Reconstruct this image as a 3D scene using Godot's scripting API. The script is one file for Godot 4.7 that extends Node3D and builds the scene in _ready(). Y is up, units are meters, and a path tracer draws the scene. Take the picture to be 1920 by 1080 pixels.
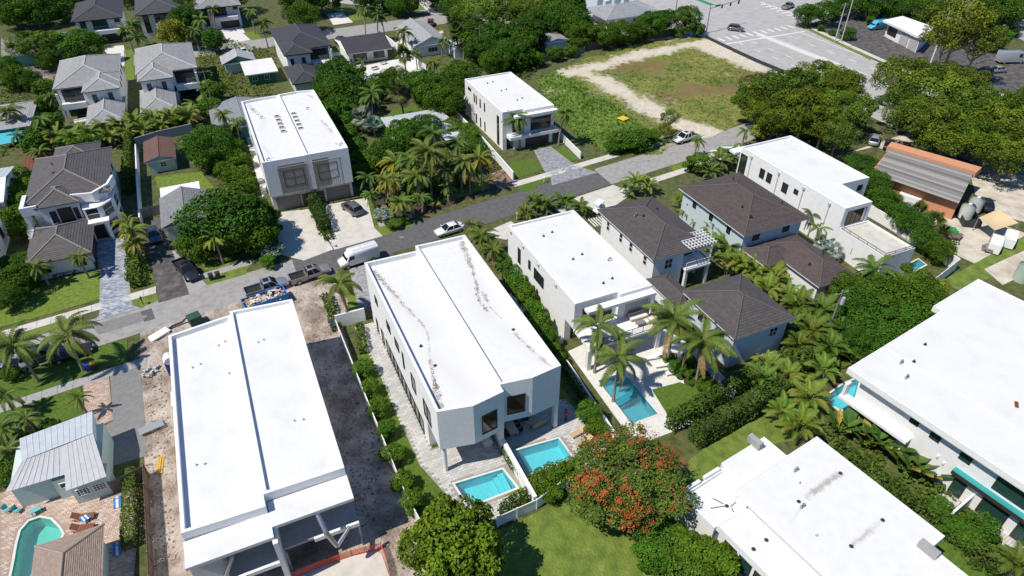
extends Node3D
# An aerial view of a subtropical residential street. x runs along the houses' fronts, z towards the viewer, metres.

var M := {}
var taken := {}
var rng := RandomNumberGenerator.new()

func _ready():
	rng.seed = 20240611
	setup_camera_and_light()
	make_materials()
	build_ground()
	build_houses()
	build_far_houses()
	build_walls_and_fences()
	build_plants()
	build_vehicles()
	build_details()

func setup_camera_and_light():
	var cam := Camera3D.new()
	cam.name = "camera"
	cam.position = Vector3(0, 56, 0)
	cam.rotation_degrees = Vector3(-36.98, -24.363, 0)
	cam.fov = 46.559
	cam.near = 0.5
	cam.far = 2000.0
	add_child(cam)
	cam.current = true
	var env := Environment.new()
	env.background_mode = Environment.BG_SKY
	var sky := Sky.new()
	var sm := ProceduralSkyMaterial.new()
	sm.sky_top_color = Color(0.33, 0.54, 0.82)
	sm.sky_horizon_color = Color(0.62, 0.77, 0.9)
	sm.sky_curve = 0.12
	sm.ground_bottom_color = Color(0.28, 0.27, 0.22)
	sm.ground_horizon_color = Color(0.5, 0.58, 0.62)
	sm.sun_angle_max = 2.0
	sky.sky_material = sm
	env.sky = sky
	env.background_energy_multiplier = 0.66
	env.tonemap_mode = Environment.TONE_MAPPER_LINEAR
	env.tonemap_exposure = 0.98
	env.sdfgi_enabled = true
	env.ssao_enabled = true
	env.ssil_enabled = true
	var we := WorldEnvironment.new()
	we.name = "world_environment"
	we.environment = env
	add_child(we)
	var sun := DirectionalLight3D.new()
	sun.name = "sun"
	sun.light_energy = 1.6
	sun.light_color = Color(1.0, 0.972, 0.925)
	sun.light_angular_distance = 0.53
	sun.shadow_enabled = true
	add_child(sun)
	sun.look_at_from_position(Vector3(-65, 100, 7), Vector3.ZERO, Vector3.UP)

# ---------------------------------------------------------------- mesh building
class MB:
	var v := PackedVector3Array()
	var n := PackedVector3Array()
	var c := PackedColorArray()
	var uv := PackedVector2Array()
	var col := Color(1, 1, 1)
	func tri(a: Vector3, b: Vector3, d: Vector3):            # counter-clockwise seen from outside
		var nn := (b - a).cross(d - a).normalized()
		v.append(a); v.append(d); v.append(b)
		for k in 3:
			n.append(nn); c.append(col)
		uv.append(Vector2(a.x, a.z)); uv.append(Vector2(d.x, d.z)); uv.append(Vector2(b.x, b.z))
	func trin(a: Vector3, b: Vector3, d: Vector3, na: Vector3, nb: Vector3, nd: Vector3):
		v.append(a); v.append(d); v.append(b)
		n.append(na); n.append(nd); n.append(nb)
		for k in 3: c.append(col)
		uv.append(Vector2(a.x, a.z)); uv.append(Vector2(d.x, d.z)); uv.append(Vector2(b.x, b.z))
	func quad(a: Vector3, b: Vector3, d: Vector3, e: Vector3):
		tri(a, b, d); tri(a, d, e)
	func quad_uv(a: Vector3, b: Vector3, d: Vector3, e: Vector3, ua: Vector2, ub: Vector2, ud: Vector2, ue: Vector2):
		var nn := (b - a).cross(d - a).normalized()
		for p in [a, d, b, a, e, d]: v.append(p)
		for p in [ua, ud, ub, ua, ue, ud]: uv.append(p)
		for k in 6:
			n.append(nn); c.append(col)
	func box(ctr: Vector3, size: Vector3, turn := 0.0, bas := Basis.IDENTITY):
		var b := bas if bas != Basis.IDENTITY else Basis(Vector3.UP, turn)
		var h := size * 0.5
		var p := []
		for i in 8:
			p.append(ctr + b * Vector3(h.x if i & 1 else -h.x, h.y if i & 2 else -h.y, h.z if i & 4 else -h.z))
		quad(p[4], p[5], p[7], p[6]); quad(p[1], p[0], p[2], p[3])
		quad(p[5], p[1], p[3], p[7]); quad(p[0], p[4], p[6], p[2])
		quad(p[6], p[7], p[3], p[2]); quad(p[0], p[1], p[5], p[4])
	# box with chamfered top edges
	func cbox(ctr: Vector3, size: Vector3, ch := 0.03, turn := 0.0):
		var b := Basis(Vector3.UP, turn)
		var h := size * 0.5
		var lo := []; var mid := []; var top := []
		for s in [Vector2(-1, 1), Vector2(1, 1), Vector2(1, -1), Vector2(-1, -1)]:
			lo.append(ctr + b * Vector3(s.x * h.x, -h.y, s.y * h.z))
			mid.append(ctr + b * Vector3(s.x * h.x, h.y - ch, s.y * h.z))
			top.append(ctr + b * Vector3(s.x * (h.x - ch), h.y, s.y * (h.z - ch)))
		for i in 4:
			var j := (i + 1) % 4
			quad(lo[i], lo[j], mid[j], mid[i]); quad(mid[i], mid[j], top[j], top[i])
		quad(top[0], top[1], top[2], top[3]); quad(lo[3], lo[2], lo[1], lo[0])
	func sheet(poly: PackedVector2Array, y: float):
		var idx := Geometry2D.triangulate_polygon(poly)
		for i in range(0, idx.size(), 3):
			var a := poly[idx[i]]; var b := poly[idx[i + 1]]; var d := poly[idx[i + 2]]
			if (b - a).cross(d - a) > 0.0:
				var t := b; b = d; d = t
			tri(Vector3(a.x, y, a.y), Vector3(b.x, y, b.y), Vector3(d.x, y, d.y))
	func prism(poly: PackedVector2Array, y0: float, y1: float, top := true, bottom := false):
		var m := poly.size()
		var ar := 0.0
		for i in m: ar += poly[i].cross(poly[(i + 1) % m])
		var ccw := ar > 0.0
		for i in m:
			var a := poly[i]; var b := poly[(i + 1) % m]
			if ccw:
				var t := a; a = b; b = t
			quad(Vector3(a.x, y0, a.y), Vector3(b.x, y0, b.y), Vector3(b.x, y1, b.y), Vector3(a.x, y1, a.y))
		if top: sheet(poly, y1)
		if bottom: sheet(poly, y0)
	func ring(outer: PackedVector2Array, inner: PackedVector2Array, y: float):
		var m := outer.size()
		for i in m:
			var j := (i + 1) % m
			var a := Vector3(outer[i].x, y, outer[i].y); var b := Vector3(outer[j].x, y, outer[j].y)
			var d := Vector3(inner[j].x, y, inner[j].y); var e := Vector3(inner[i].x, y, inner[i].y)
			if (b - a).cross(d - a).y < 0.0: quad(e, d, b, a)
			else: quad(a, b, d, e)
	func tube(pts: Array, rad: Array, sides := 6, cap := true):
		var m := pts.size()
		var rings := []
		for i in m:
			var t: Vector3 = (pts[min(i + 1, m - 1)] - pts[max(i - 1, 0)]).normalized()
			var s := t.cross(Vector3.UP if absf(t.y) < 0.95 else Vector3.RIGHT).normalized()
			var u := s.cross(t).normalized()
			var r := []
			for k in sides:
				var a := TAU * k / sides
				r.append([pts[i] + (s * cos(a) + u * sin(a)) * rad[i], s * cos(a) + u * sin(a)])
			rings.append(r)
		for i in m - 1:
			for k in sides:
				var l := (k + 1) % sides
				var A = rings[i][k]; var B = rings[i][l]; var C = rings[i + 1][l]; var D = rings[i + 1][k]
				trin(A[0], C[0], B[0], A[1], C[1], B[1]); trin(A[0], D[0], C[0], A[1], D[1], C[1])
		if cap:
			for k in range(1, sides - 1):
				tri(rings[m - 1][0][0], rings[m - 1][k + 1][0], rings[m - 1][k][0])
				tri(rings[0][0][0], rings[0][k][0], rings[0][k + 1][0])
	func disc(ctr: Vector3, r: float, sides := 16, squash := 1.0):
		for k in sides:
			var a := TAU * k / sides; var b := TAU * (k + 1) / sides
			tri(ctr, ctr + Vector3(cos(b) * r, 0, sin(b) * r * squash), ctr + Vector3(cos(a) * r, 0, sin(a) * r * squash))
	func mesh() -> ArrayMesh:
		var am := ArrayMesh.new()
		if v.size() == 0: return am
		var a := []
		a.resize(Mesh.ARRAY_MAX)
		a[Mesh.ARRAY_VERTEX] = v; a[Mesh.ARRAY_NORMAL] = n; a[Mesh.ARRAY_COLOR] = c; a[Mesh.ARRAY_TEX_UV] = uv
		am.add_surface_from_arrays(Mesh.PRIMITIVE_TRIANGLES, a)
		return am

func numbered(called: String) -> String:
	if not taken.has(called):
		taken[called] = 0
		return called
	taken[called] += 1
	return "%s_%03d" % [called, taken[called]]

# a Node3D at a thing's base; its parts are children
func thing(called: String, label: String, category: String, at := Vector3.ZERO, turn := 0.0, group := "") -> Node3D:
	var o := Node3D.new()
	o.name = numbered(called)
	add_child(o)
	o.position = at
	o.rotation.y = turn
	o.set_meta("label", label)
	o.set_meta("category", category)
	if group != "": o.set_meta("group", group)
	return o

# commits a shape as one named part. World-space shapes are moved into the thing's own frame (turned things are built in their own frame)
func part(t: Node3D, called: String, mb: MB, m: Material, stuff := false, local := false) -> MeshInstance3D:
	if not local and t.rotation.y == 0.0 and t.position != Vector3.ZERO:
		var off := t.position
		for i in mb.v.size(): mb.v[i] -= off
	return part_mesh(t, called, mb.mesh(), m, stuff)

func lpart(t: Node3D, called: String, mb: MB, m: Material) -> MeshInstance3D:
	return part_mesh(t, called, mb.mesh(), m)

func part_mesh(t: Node3D, called: String, me: Mesh, m: Material, stuff := false) -> MeshInstance3D:
	var o := MeshInstance3D.new()
	o.name = called
	o.mesh = me
	o.material_override = m
	t.add_child(o, true)
	if stuff: o.set_meta("kind", "stuff")
	return o

func sub(p: MeshInstance3D, t: Node3D, called: String, mb: MB, m: Material, stuff := false) -> MeshInstance3D:
	if t.rotation.y == 0.0 and t.position != Vector3.ZERO:
		for i in mb.v.size(): mb.v[i] -= t.position
	return part_mesh(p, called, mb.mesh(), m, stuff)

func structure(called: String, mb: MB, m: Material, label := "") -> MeshInstance3D:
	var o := MeshInstance3D.new()
	o.name = numbered(called)
	o.mesh = mb.mesh()
	o.material_override = m
	add_child(o)
	o.set_meta("kind", "structure")
	if label != "": o.set_meta("label", label)
	return o

func V2(a: Array) -> PackedVector2Array:
	var p := PackedVector2Array()
	for i in range(0, a.size(), 2): p.append(Vector2(a[i], a[i + 1]))
	return p

func rect(x0: float, x1: float, z0: float, z1: float) -> PackedVector2Array:
	return PackedVector2Array([Vector2(x0, z0), Vector2(x1, z0), Vector2(x1, z1), Vector2(x0, z1)])

# ---------------------------------------------------------------- materials
func lin(r: float, g: float, b: float) -> Color:
	return Color(r, g, b).linear_to_srgb()

func flat(r: float, g: float, b: float, rough := 0.8, metal := 0.0) -> StandardMaterial3D:
	var m := StandardMaterial3D.new()
	m.albedo_color = lin(r, g, b)
	m.roughness = rough
	m.metallic = metal
	return m

func ramp(cols: Array, offs: Array) -> Gradient:
	var gr := Gradient.new()
	var pc := PackedColorArray(); var po := PackedFloat32Array()
	for k in cols: pc.append(lin(k[0], k[1], k[2]))
	for k in offs: po.append(k)
	gr.colors = pc; gr.offsets = po
	return gr

func noise_tex(freq: float, gr: Gradient, sd: int, oct := 4, size := 512, normal := false, bump := 4.0, kind := FastNoiseLite.TYPE_SIMPLEX_SMOOTH) -> NoiseTexture2D:
	var nz := FastNoiseLite.new()
	nz.noise_type = kind
	nz.frequency = freq
	nz.fractal_octaves = oct
	nz.seed = sd
	var t := NoiseTexture2D.new()
	t.width = size; t.height = size
	t.seamless = true
	t.noise = nz
	if gr: t.color_ramp = gr
	if normal:
		t.as_normal_map = true
		t.bump_strength = bump
	return t

var normals := {}
func shared_normal(bump: float) -> NoiseTexture2D:
	if not normals.has(bump): normals[bump] = noise_tex(0.05, null, 70 + int(bump * 4), 5, 512, true, bump)
	return normals[bump]

# a surface whose colour wanders between the given tones; tile = metres per repeat
func noisy(cols: Array, offs: Array, tile: float, freq := 0.02, rough := 0.9, sd := 1, bump := 0.0, oct := 5) -> StandardMaterial3D:
	var m := StandardMaterial3D.new()
	m.albedo_texture = noise_tex(freq, ramp(cols, offs), sd, oct)
	m.uv1_triplanar = true
	m.uv1_world_triplanar = true
	m.uv1_scale = Vector3.ONE / tile
	m.roughness = rough
	if bump > 0.0:
		m.normal_enabled = true
		m.normal_texture = shared_normal(bump)
		m.normal_scale = 1.0
	return m

func vcol(rough := 0.8, back := 0.0) -> StandardMaterial3D:
	var m := StandardMaterial3D.new()
	m.vertex_color_use_as_albedo = true
	m.roughness = rough
	if back > 0.0:
		m.backlight_enabled = true
		m.backlight = Color(back * 0.8, back, back * 0.3)
	return m

func make_materials():
	M.stucco = noisy([[0.74, 0.74, 0.73], [0.8, 0.8, 0.79], [0.83, 0.83, 0.825]], [0.0, 0.5, 1.0], 6.0, 0.012, 0.85, 3, 1.2)
	M.stucco_warm = noisy([[0.62, 0.58, 0.52], [0.68, 0.65, 0.6]], [0.0, 1.0], 5.0, 0.012, 0.9, 4, 1.2)
	M.stucco_blue = noisy([[0.5, 0.58, 0.62], [0.56, 0.64, 0.68]], [0.0, 1.0], 5.0, 0.012, 0.9, 5, 1.0)
	M.stucco_mint = noisy([[0.5, 0.6, 0.56], [0.56, 0.66, 0.61]], [0.0, 1.0], 5.0, 0.012, 0.9, 6, 1.0)
	M.stucco_teal = noisy([[0.12, 0.42, 0.42], [0.15, 0.47, 0.47]], [0.0, 1.0], 5.0, 0.012, 0.9, 6, 1.0)
	M.stucco_orange = noisy([[0.55, 0.25, 0.13], [0.62, 0.3, 0.16]], [0.0, 1.0], 5.0, 0.015, 0.9, 8, 1.0)
	M.stucco_grey = noisy([[0.3, 0.3, 0.31], [0.36, 0.36, 0.37]], [0.0, 1.0], 5.0, 0.012, 0.9, 9, 1.0)
	M.membrane = noisy([[0.65, 0.64, 0.615], [0.705, 0.697, 0.675], [0.725, 0.717, 0.697]], [0.0, 0.4, 1.0], 19.0, 0.008, 0.7, 11, 0.3, 6)
	M.cladding = noisy([[0.29, 0.26, 0.225], [0.37, 0.335, 0.295]], [0.0, 1.0], 2.0, 0.02, 0.8, 12)
	M.white = flat(0.8, 0.8, 0.79, 0.5)
	M.offwhite = flat(0.66, 0.65, 0.61, 0.7)
	M.black = flat(0.015, 0.015, 0.017, 0.45)
	M.dark = flat(0.03, 0.03, 0.033, 0.6)
	M.bronze = flat(0.045, 0.035, 0.03, 0.5)
	M.grey = flat(0.22, 0.22, 0.22, 0.7)
	M.lightgrey = flat(0.45, 0.45, 0.45, 0.7)
	M.steel = flat(0.55, 0.55, 0.56, 0.35, 0.9)
	M.galv = flat(0.42, 0.43, 0.44, 0.5, 0.5)
	M.glass = flat(0.02, 0.028, 0.03, 0.04)
	M.glass_green = flat(0.02, 0.06, 0.05, 0.04)
	M.pane = StandardMaterial3D.new()
	M.pane.albedo_color = Color(0.8, 0.9, 0.9, 0.12)
	M.pane.transparency = BaseMaterial3D.TRANSPARENCY_ALPHA
	M.pane.roughness = 0.02
	M.interior = flat(0.2, 0.16, 0.12, 0.9)
	M.garage = flat(0.2, 0.185, 0.17, 0.6)
	M.garage_dark = flat(0.05, 0.04, 0.038, 0.6)
	M.tile = vcol(0.75)
	M.asphalt_old = noisy([[0.25, 0.24, 0.225], [0.32, 0.31, 0.29], [0.36, 0.345, 0.325]], [0.0, 0.5, 1.0], 9.0, 0.012, 0.95, 21, 2.0, 6)
	M.asphalt_new = noisy([[0.085, 0.082, 0.083], [0.11, 0.107, 0.107], [0.13, 0.126, 0.125]], [0.0, 0.5, 1.0], 7.0, 0.014, 0.9, 22, 2.0, 6)
	M.asphalt_mid = noisy([[0.18, 0.175, 0.17], [0.24, 0.235, 0.225]], [0.0, 1.0], 7.0, 0.014, 0.9, 28, 2.0, 6)
	M.asphalt_dark = noisy([[0.05, 0.045, 0.045], [0.1, 0.09, 0.088], [0.17, 0.155, 0.15]], [0.0, 0.55, 1.0], 9.0, 0.01, 0.9, 23, 2.0, 6)
	M.road = noisy([[0.33, 0.32, 0.31], [0.4, 0.39, 0.375], [0.43, 0.42, 0.4]], [0.0, 0.5, 1.0], 16.0, 0.01, 0.9, 24, 1.0, 6)
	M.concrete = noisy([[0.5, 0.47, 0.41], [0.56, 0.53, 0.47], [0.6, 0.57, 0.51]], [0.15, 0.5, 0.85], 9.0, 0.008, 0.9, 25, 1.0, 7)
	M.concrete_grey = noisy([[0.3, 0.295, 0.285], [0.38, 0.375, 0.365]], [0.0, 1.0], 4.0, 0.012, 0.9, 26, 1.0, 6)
	M.concrete_white = noisy([[0.6, 0.58, 0.54], [0.72, 0.7, 0.66]], [0.0, 1.0], 4.0, 0.012, 0.85, 27, 0.8, 6)
	M.lawn = noisy([[0.08, 0.125, 0.016], [0.125, 0.185, 0.02], [0.165, 0.225, 0.028], [0.22, 0.24, 0.06]], [0.0, 0.4, 0.75, 1.0], 6.5, 0.016, 1.0, 31, 4.0, 7)
	M.lawn_lush = noisy([[0.05, 0.095, 0.01], [0.08, 0.14, 0.013], [0.115, 0.175, 0.02]], [0.0, 0.5, 1.0], 5.0, 0.018, 1.0, 32, 4.0, 7)
	M.lawn_dry = noisy([[0.085, 0.125, 0.02], [0.13, 0.185, 0.026], [0.17, 0.22, 0.036], [0.26, 0.26, 0.09]], [0.0, 0.4, 0.75, 1.0], 9.0, 0.01, 1.0, 33, 4.0, 7)
	M.soil = noisy([[0.04, 0.05, 0.014], [0.085, 0.1, 0.026], [0.14, 0.125, 0.06]], [0.0, 0.5, 1.0], 9.0, 0.012, 1.0, 34, 4.0, 7)
	M.mulch = noisy([[0.03, 0.02, 0.013], [0.07, 0.045, 0.03], [0.1, 0.07, 0.05]], [0.0, 0.5, 1.0], 2.5, 0.03, 1.0, 35, 6.0, 6)
	M.dirt = noisy([[0.2, 0.152, 0.115], [0.33, 0.268, 0.215], [0.42, 0.352, 0.295], [0.5, 0.435, 0.375]], [0.12, 0.42, 0.62, 0.9], 17.0, 0.008, 1.0, 36, 5.0, 8)
	M.sand = noisy([[0.42, 0.36, 0.28], [0.55, 0.49, 0.4], [0.64, 0.59, 0.51]], [0.1, 0.5, 0.9], 14.0, 0.008, 1.0, 37, 3.0, 8)
	M.paver = vcol(0.85)
	M.joint_brick = flat(0.36, 0.27, 0.215, 0.95)
	M.joint = flat(0.3, 0.28, 0.25, 0.95)
	M.leaf = vcol(0.75, 0.24)
	M.leaf.metallic_specular = 0.25
	M.frond = vcol(0.6, 0.2)
	M.frond.metallic_specular = 0.35
	M.leaves = [M.leaf]; M.fronds = [M.frond]
	for c in [Color(0.92, 1.0, 0.93), Color(1.0, 0.97, 0.84), Color(0.84, 0.93, 0.92), Color(0.96, 0.95, 0.84)]:
		var a: StandardMaterial3D = M.leaf.duplicate(); a.albedo_color = c; M.leaves.append(a)
		var b: StandardMaterial3D = M.frond.duplicate(); b.albedo_color = c; M.fronds.append(b)
	M.flower = vcol(0.7, 0.2)
	M.bark = noisy([[0.1, 0.075, 0.05], [0.2, 0.165, 0.125]], [0.0, 1.0], 1.2, 0.03, 0.95, 41, 6.0, 5)
	M.bark_pale = noisy([[0.22, 0.19, 0.15], [0.34, 0.3, 0.25]], [0.0, 1.0], 1.0, 0.03, 0.95, 42, 5.0, 5)
	M.dark_bark = flat(0.06, 0.045, 0.035, 0.95)
	M.wood = noisy([[0.13, 0.09, 0.06], [0.24, 0.18, 0.13]], [0.0, 1.0], 1.5, 0.02, 0.9, 43, 2.0, 5)
	M.wood_grey = noisy([[0.15, 0.14, 0.13], [0.3, 0.285, 0.265]], [0.0, 1.0], 2.0, 0.02, 0.9, 44, 2.0, 5)
	M.plank_pale = noisy([[0.26, 0.25, 0.235], [0.4, 0.385, 0.36]], [0.0, 1.0], 3.0, 0.02, 0.9, 47, 2.0, 5)
	M.plank_dark = noisy([[0.1, 0.095, 0.09], [0.2, 0.19, 0.18]], [0.0, 1.0], 3.0, 0.02, 0.9, 48, 2.0, 5)
	M.wood_red = flat(0.25, 0.09, 0.045, 0.7)
	M.metal_roof = noisy([[0.46, 0.49, 0.52], [0.56, 0.59, 0.62]], [0.0, 1.0], 6.0, 0.01, 0.45, 45, 0.0, 6)
	M.pool_wall = noisy([[0.03, 0.46, 0.54], [0.045, 0.54, 0.62], [0.08, 0.62, 0.69]], [0.0, 0.5, 1.0], 1.4, 0.03, 0.6, 51, 0.0, 4)
	M.pool_green = noisy([[0.06, 0.46, 0.35], [0.09, 0.56, 0.44]], [0.0, 1.0], 1.6, 0.03, 0.6, 52, 0.0, 4)
	M.pool_deep = noisy([[0.02, 0.28, 0.35], [0.035, 0.38, 0.46]], [0.0, 1.0], 1.4, 0.03, 0.6, 53, 0.0, 4)
	M.water = StandardMaterial3D.new()
	M.water.albedo_color = Color(0.75, 0.95, 0.97, 0.1)
	M.water.transparency = BaseMaterial3D.TRANSPARENCY_ALPHA
	M.water.roughness = 0.03
	M.glass_warm = flat(0.06, 0.04, 0.025, 0.05)
	M.teal = flat(0.03, 0.3, 0.3, 0.6)
	M.green_paint = flat(0.03, 0.14, 0.08, 0.7)
	M.metal_roof_dull = noisy([[0.42, 0.43, 0.44], [0.53, 0.535, 0.54]], [0.0, 1.0], 5.0, 0.012, 0.6, 46, 0.0, 6)
	M.blue = flat(0.02, 0.06, 0.36, 0.5)
	M.sky_blue = flat(0.03, 0.42, 0.52, 0.5)
	M.royal = flat(0.03, 0.2, 0.55, 0.5)
	M.red = flat(0.55, 0.02, 0.02, 0.7)
	M.orange = flat(0.75, 0.1, 0.04, 0.7)
	M.yellow = flat(0.75, 0.48, 0.03, 0.6)
	M.green = flat(0.02, 0.25, 0.08, 0.6)
	M.tan = flat(0.5, 0.38, 0.22, 0.8)
	M.rubber = flat(0.018, 0.018, 0.018, 0.9)
	M.rust = flat(0.16, 0.06, 0.03, 0.9)
	M.skin = flat(0.35, 0.2, 0.13, 0.6)

# ---------------------------------------------------------------- building kit
func face_basis(n: Vector2) -> Basis:
	var z := Vector3(n.x, 0, n.y).normalized()
	return Basis(Vector3.UP.cross(z), Vector3.UP, z)

# a window or glazed door: frame bars stand proud of the wall, the pane sits back inside them
func window(t: Node3D, c: Vector3, w: float, h: float, n: Vector2, opt := {}):
	var b := face_basis(n)
	var fm: Material = opt.get("frame", M.black)
	var gm: Material = opt.get("glass", M.glass)
	var fw: float = opt.get("fw", 0.07)
	var f := MB.new()
	var o: Vector3 = c + b.z * 0.035
	f.box(o + b.y * (h - fw) * 0.5, Vector3(w, fw, 0.09), 0, b)
	f.box(o - b.y * (h - fw) * 0.5, Vector3(w, fw, 0.09), 0, b)
	f.box(o + b.x * (w - fw) * 0.5, Vector3(fw, h - 2 * fw, 0.088), 0, b)
	f.box(o - b.x * (w - fw) * 0.5, Vector3(fw, h - 2 * fw, 0.088), 0, b)
	var nx: int = opt.get("nx", 1)
	var ny: int = opt.get("ny", 1)
	for i in range(1, nx):
		f.box(o + b.x * (w * i / nx - w * 0.5), Vector3(fw * 0.7, h - 2 * fw, 0.07), 0, b)
	for i in range(1, ny):
		f.box(o + b.y * (h * i / ny - h * 0.5), Vector3(w - 2 * fw, fw * 0.7, 0.066), 0, b)
	var wn := part(t, opt.get("called", "window"), f, fm)
	var p := MB.new()
	p.box(c + b.z * 0.012, Vector3(w - fw, h - fw, 0.03), 0, b)
	sub(wn, t, "pane", p, gm)
	return wn

# garage door made of separate horizontal panels
func garage_door(t: Node3D, c: Vector3, w: float, h: float, n: Vector2, m: Material, rows := 4):
	var b := face_basis(n)
	var f := MB.new()
	f.box(c + b.z * 0.03 + b.y * (h * 0.5 + 0.05), Vector3(w + 0.2, 0.1, 0.08), 0, b)
	f.box(c + b.z * 0.03 + b.x * (w * 0.5 + 0.05), Vector3(0.1, h, 0.08), 0, b)
	f.box(c + b.z * 0.03 - b.x * (w * 0.5 + 0.05), Vector3(0.1, h, 0.08), 0, b)
	var g := part(t, "garage_door", f, m)
	for i in rows:
		var p := MB.new()
		p.box(c + b.z * 0.02 + b.y * (h * (i + 0.5) / rows - h * 0.5), Vector3(w, h / rows - 0.025, 0.05), 0, b)
		sub(g, t, "panel", p, m)

# flat-roofed block: walls with a parapet round a sunken roof
func block(t: Node3D, poly: PackedVector2Array, y0: float, y1: float, wall: Material, roof: Material, thick := 0.28, drop := 0.35, called := "wall") -> MeshInstance3D:
	var w := MB.new()
	w.prism(poly, y0, y1, false)
	var inner := inset(poly, thick)
	w.ring(poly, inner, y1)
	var m := inner.size()
	for i in m:                                                 # inner faces of the parapet
		var a := inner[i]; var b := inner[(i + 1) % m]
		var q := [Vector3(a.x, y1 - drop, a.y), Vector3(b.x, y1 - drop, b.y), Vector3(b.x, y1, b.y), Vector3(a.x, y1, a.y)]
		if signed_area(inner) < 0.0: w.quad(q[1], q[0], q[3], q[2])
		else: w.quad(q[0], q[1], q[2], q[3])
	var wn := part(t, called, w, wall)
	var r := MB.new()
	r.sheet(inner, y1 - drop)
	part(t, "roof", r, roof)
	return wn

func signed_area(p: PackedVector2Array) -> float:
	var a := 0.0
	for i in p.size(): a += p[i].cross(p[(i + 1) % p.size()])
	return a

# moves every edge inwards by d, keeping the corner count
func inset(p: PackedVector2Array, d: float) -> PackedVector2Array:
	var m := p.size()
	var s := 1.0 if signed_area(p) > 0.0 else -1.0
	var out := PackedVector2Array()
	for i in m:
		var e0 := (p[i] - p[(i + m - 1) % m]).normalized()
		var e1 := (p[(i + 1) % m] - p[i]).normalized()
		var n0 := Vector2(-e0.y, e0.x) * s
		var n1 := Vector2(-e1.y, e1.x) * s
		var k := n0 + n1
		var l := 1.0 + n0.dot(n1)
		if l < 0.05: out.append(p[i] + n0 * d)
		else: out.append(p[i] + k * (d / l))
	return out

func roof_vent(t: Node3D, x: float, y: float, z: float, kind := 0):
	var m := MB.new()
	if kind == 0:                                                # short pipe with a flashing
		m.tube([Vector3(x, y, z), Vector3(x, y + 0.04, z)], [0.2, 0.17], 10)
		m.tube([Vector3(x, y, z), Vector3(x, y + 0.26, z)], [0.08, 0.08], 8)
		part(t, "roof_vent", m, M.dark)
	elif kind == 1:                                              # gooseneck
		m.tube([Vector3(x, y, z), Vector3(x, y + 0.35, z), Vector3(x + 0.15, y + 0.48, z), Vector3(x + 0.34, y + 0.42, z), Vector3(x + 0.38, y + 0.25, z)], [0.1, 0.1, 0.1, 0.1, 0.1], 8)
		part(t, "roof_vent", m, M.galv)
	elif kind == 3:                                              # small grey pipe boot
		m.tube([Vector3(x, y, z), Vector3(x, y + 0.03, z)], [0.13, 0.1], 8)
		m.tube([Vector3(x, y, z), Vector3(x, y + 0.22, z)], [0.05, 0.05], 7)
		part(t, "roof_vent", m, M.lightgrey)
	else:                                                        # drain in a dark sump
		m.tube([Vector3(x, y, z), Vector3(x, y + 0.05, z)], [0.2, 0.17], 10)
		part(t, "roof_drain", m, M.dark)

# one slope of tiles: e0-e1 the eave, r0-r1 the top edge; every tile is a raised slab
func tile_slope(m: MB, e0: Vector3, e1: Vector3, r0: Vector3, r1: Vector3, base: Color, course := 0.36, wide := 0.42, jit := 0.13):
	var nrm := (e1 - e0).cross((r0 + r1) * 0.5 - e0).normalized()
	if nrm.y < 0: nrm = -nrm
	var along := (e1 - e0).normalized()
	var up_len := ((r0 + r1) * 0.5 - (e0 + e1) * 0.5)
	up_len -= along * up_len.dot(along)
	var rows := int(ceil(up_len.length() / course))
	for i in rows:
		var s0 := float(i) / rows
		var s1 := float(i + 1) / rows
		var a0 := e0.lerp(r0, s0); var b0 := e1.lerp(r1, s0)
		var a1 := e0.lerp(r0, s1); var b1 := e1.lerp(r1, s1)
		var len0 := (b0 - a0).dot(along)
		var cols := maxi(1, int(round(len0 / wide)))
		var sh := 0.5 if i % 2 else 0.0
		var row_tone := rng.randf_range(0.95, 1.05)
		for j in cols + 1:
			var u0 := clampf((j - sh) / cols, 0, 1); var u1 := clampf((j + 1 - sh) / cols, 0, 1)
			if u1 - u0 < 0.001: continue
			var lift := 0.045 + rng.randf() * 0.012
			var k := (1.0 + rng.randf_range(-jit, jit)) * row_tone
			m.col = Color(base.r * k, base.g * k, base.b * k)
			var p0 := a0.lerp(b0, u0); var p1 := a0.lerp(b0, u1)
			var w1 := (b1 - a1).dot(along)
			# upper edge keeps the tile's own width, cut by the slope's sides
			var q0 := a1; var q1 := b1
			if w1 > 0.02:
				q0 = a1 + along * clampf((p0 - a1).dot(along), 0, w1)
				q1 = a1 + along * clampf((p1 - a1).dot(along), 0, w1)
			else:
				q0 = a1; q1 = a1
			var f0 := p0 + nrm * lift; var f1 := p1 + nrm * lift
			var t0 := q0 + nrm * 0.012; var t1 := q1 + nrm * 0.012
			if (f1 - f0).cross(t1 - f0).y + (t1 - f0).cross(t0 - f0).y >= 0.0:
				m.quad(f0, f1, t1, t0); m.quad(p0, p1, f1, f0)
			else:
				m.quad(t0, t1, f1, f0); m.quad(f0, f1, p1, p0)

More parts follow.
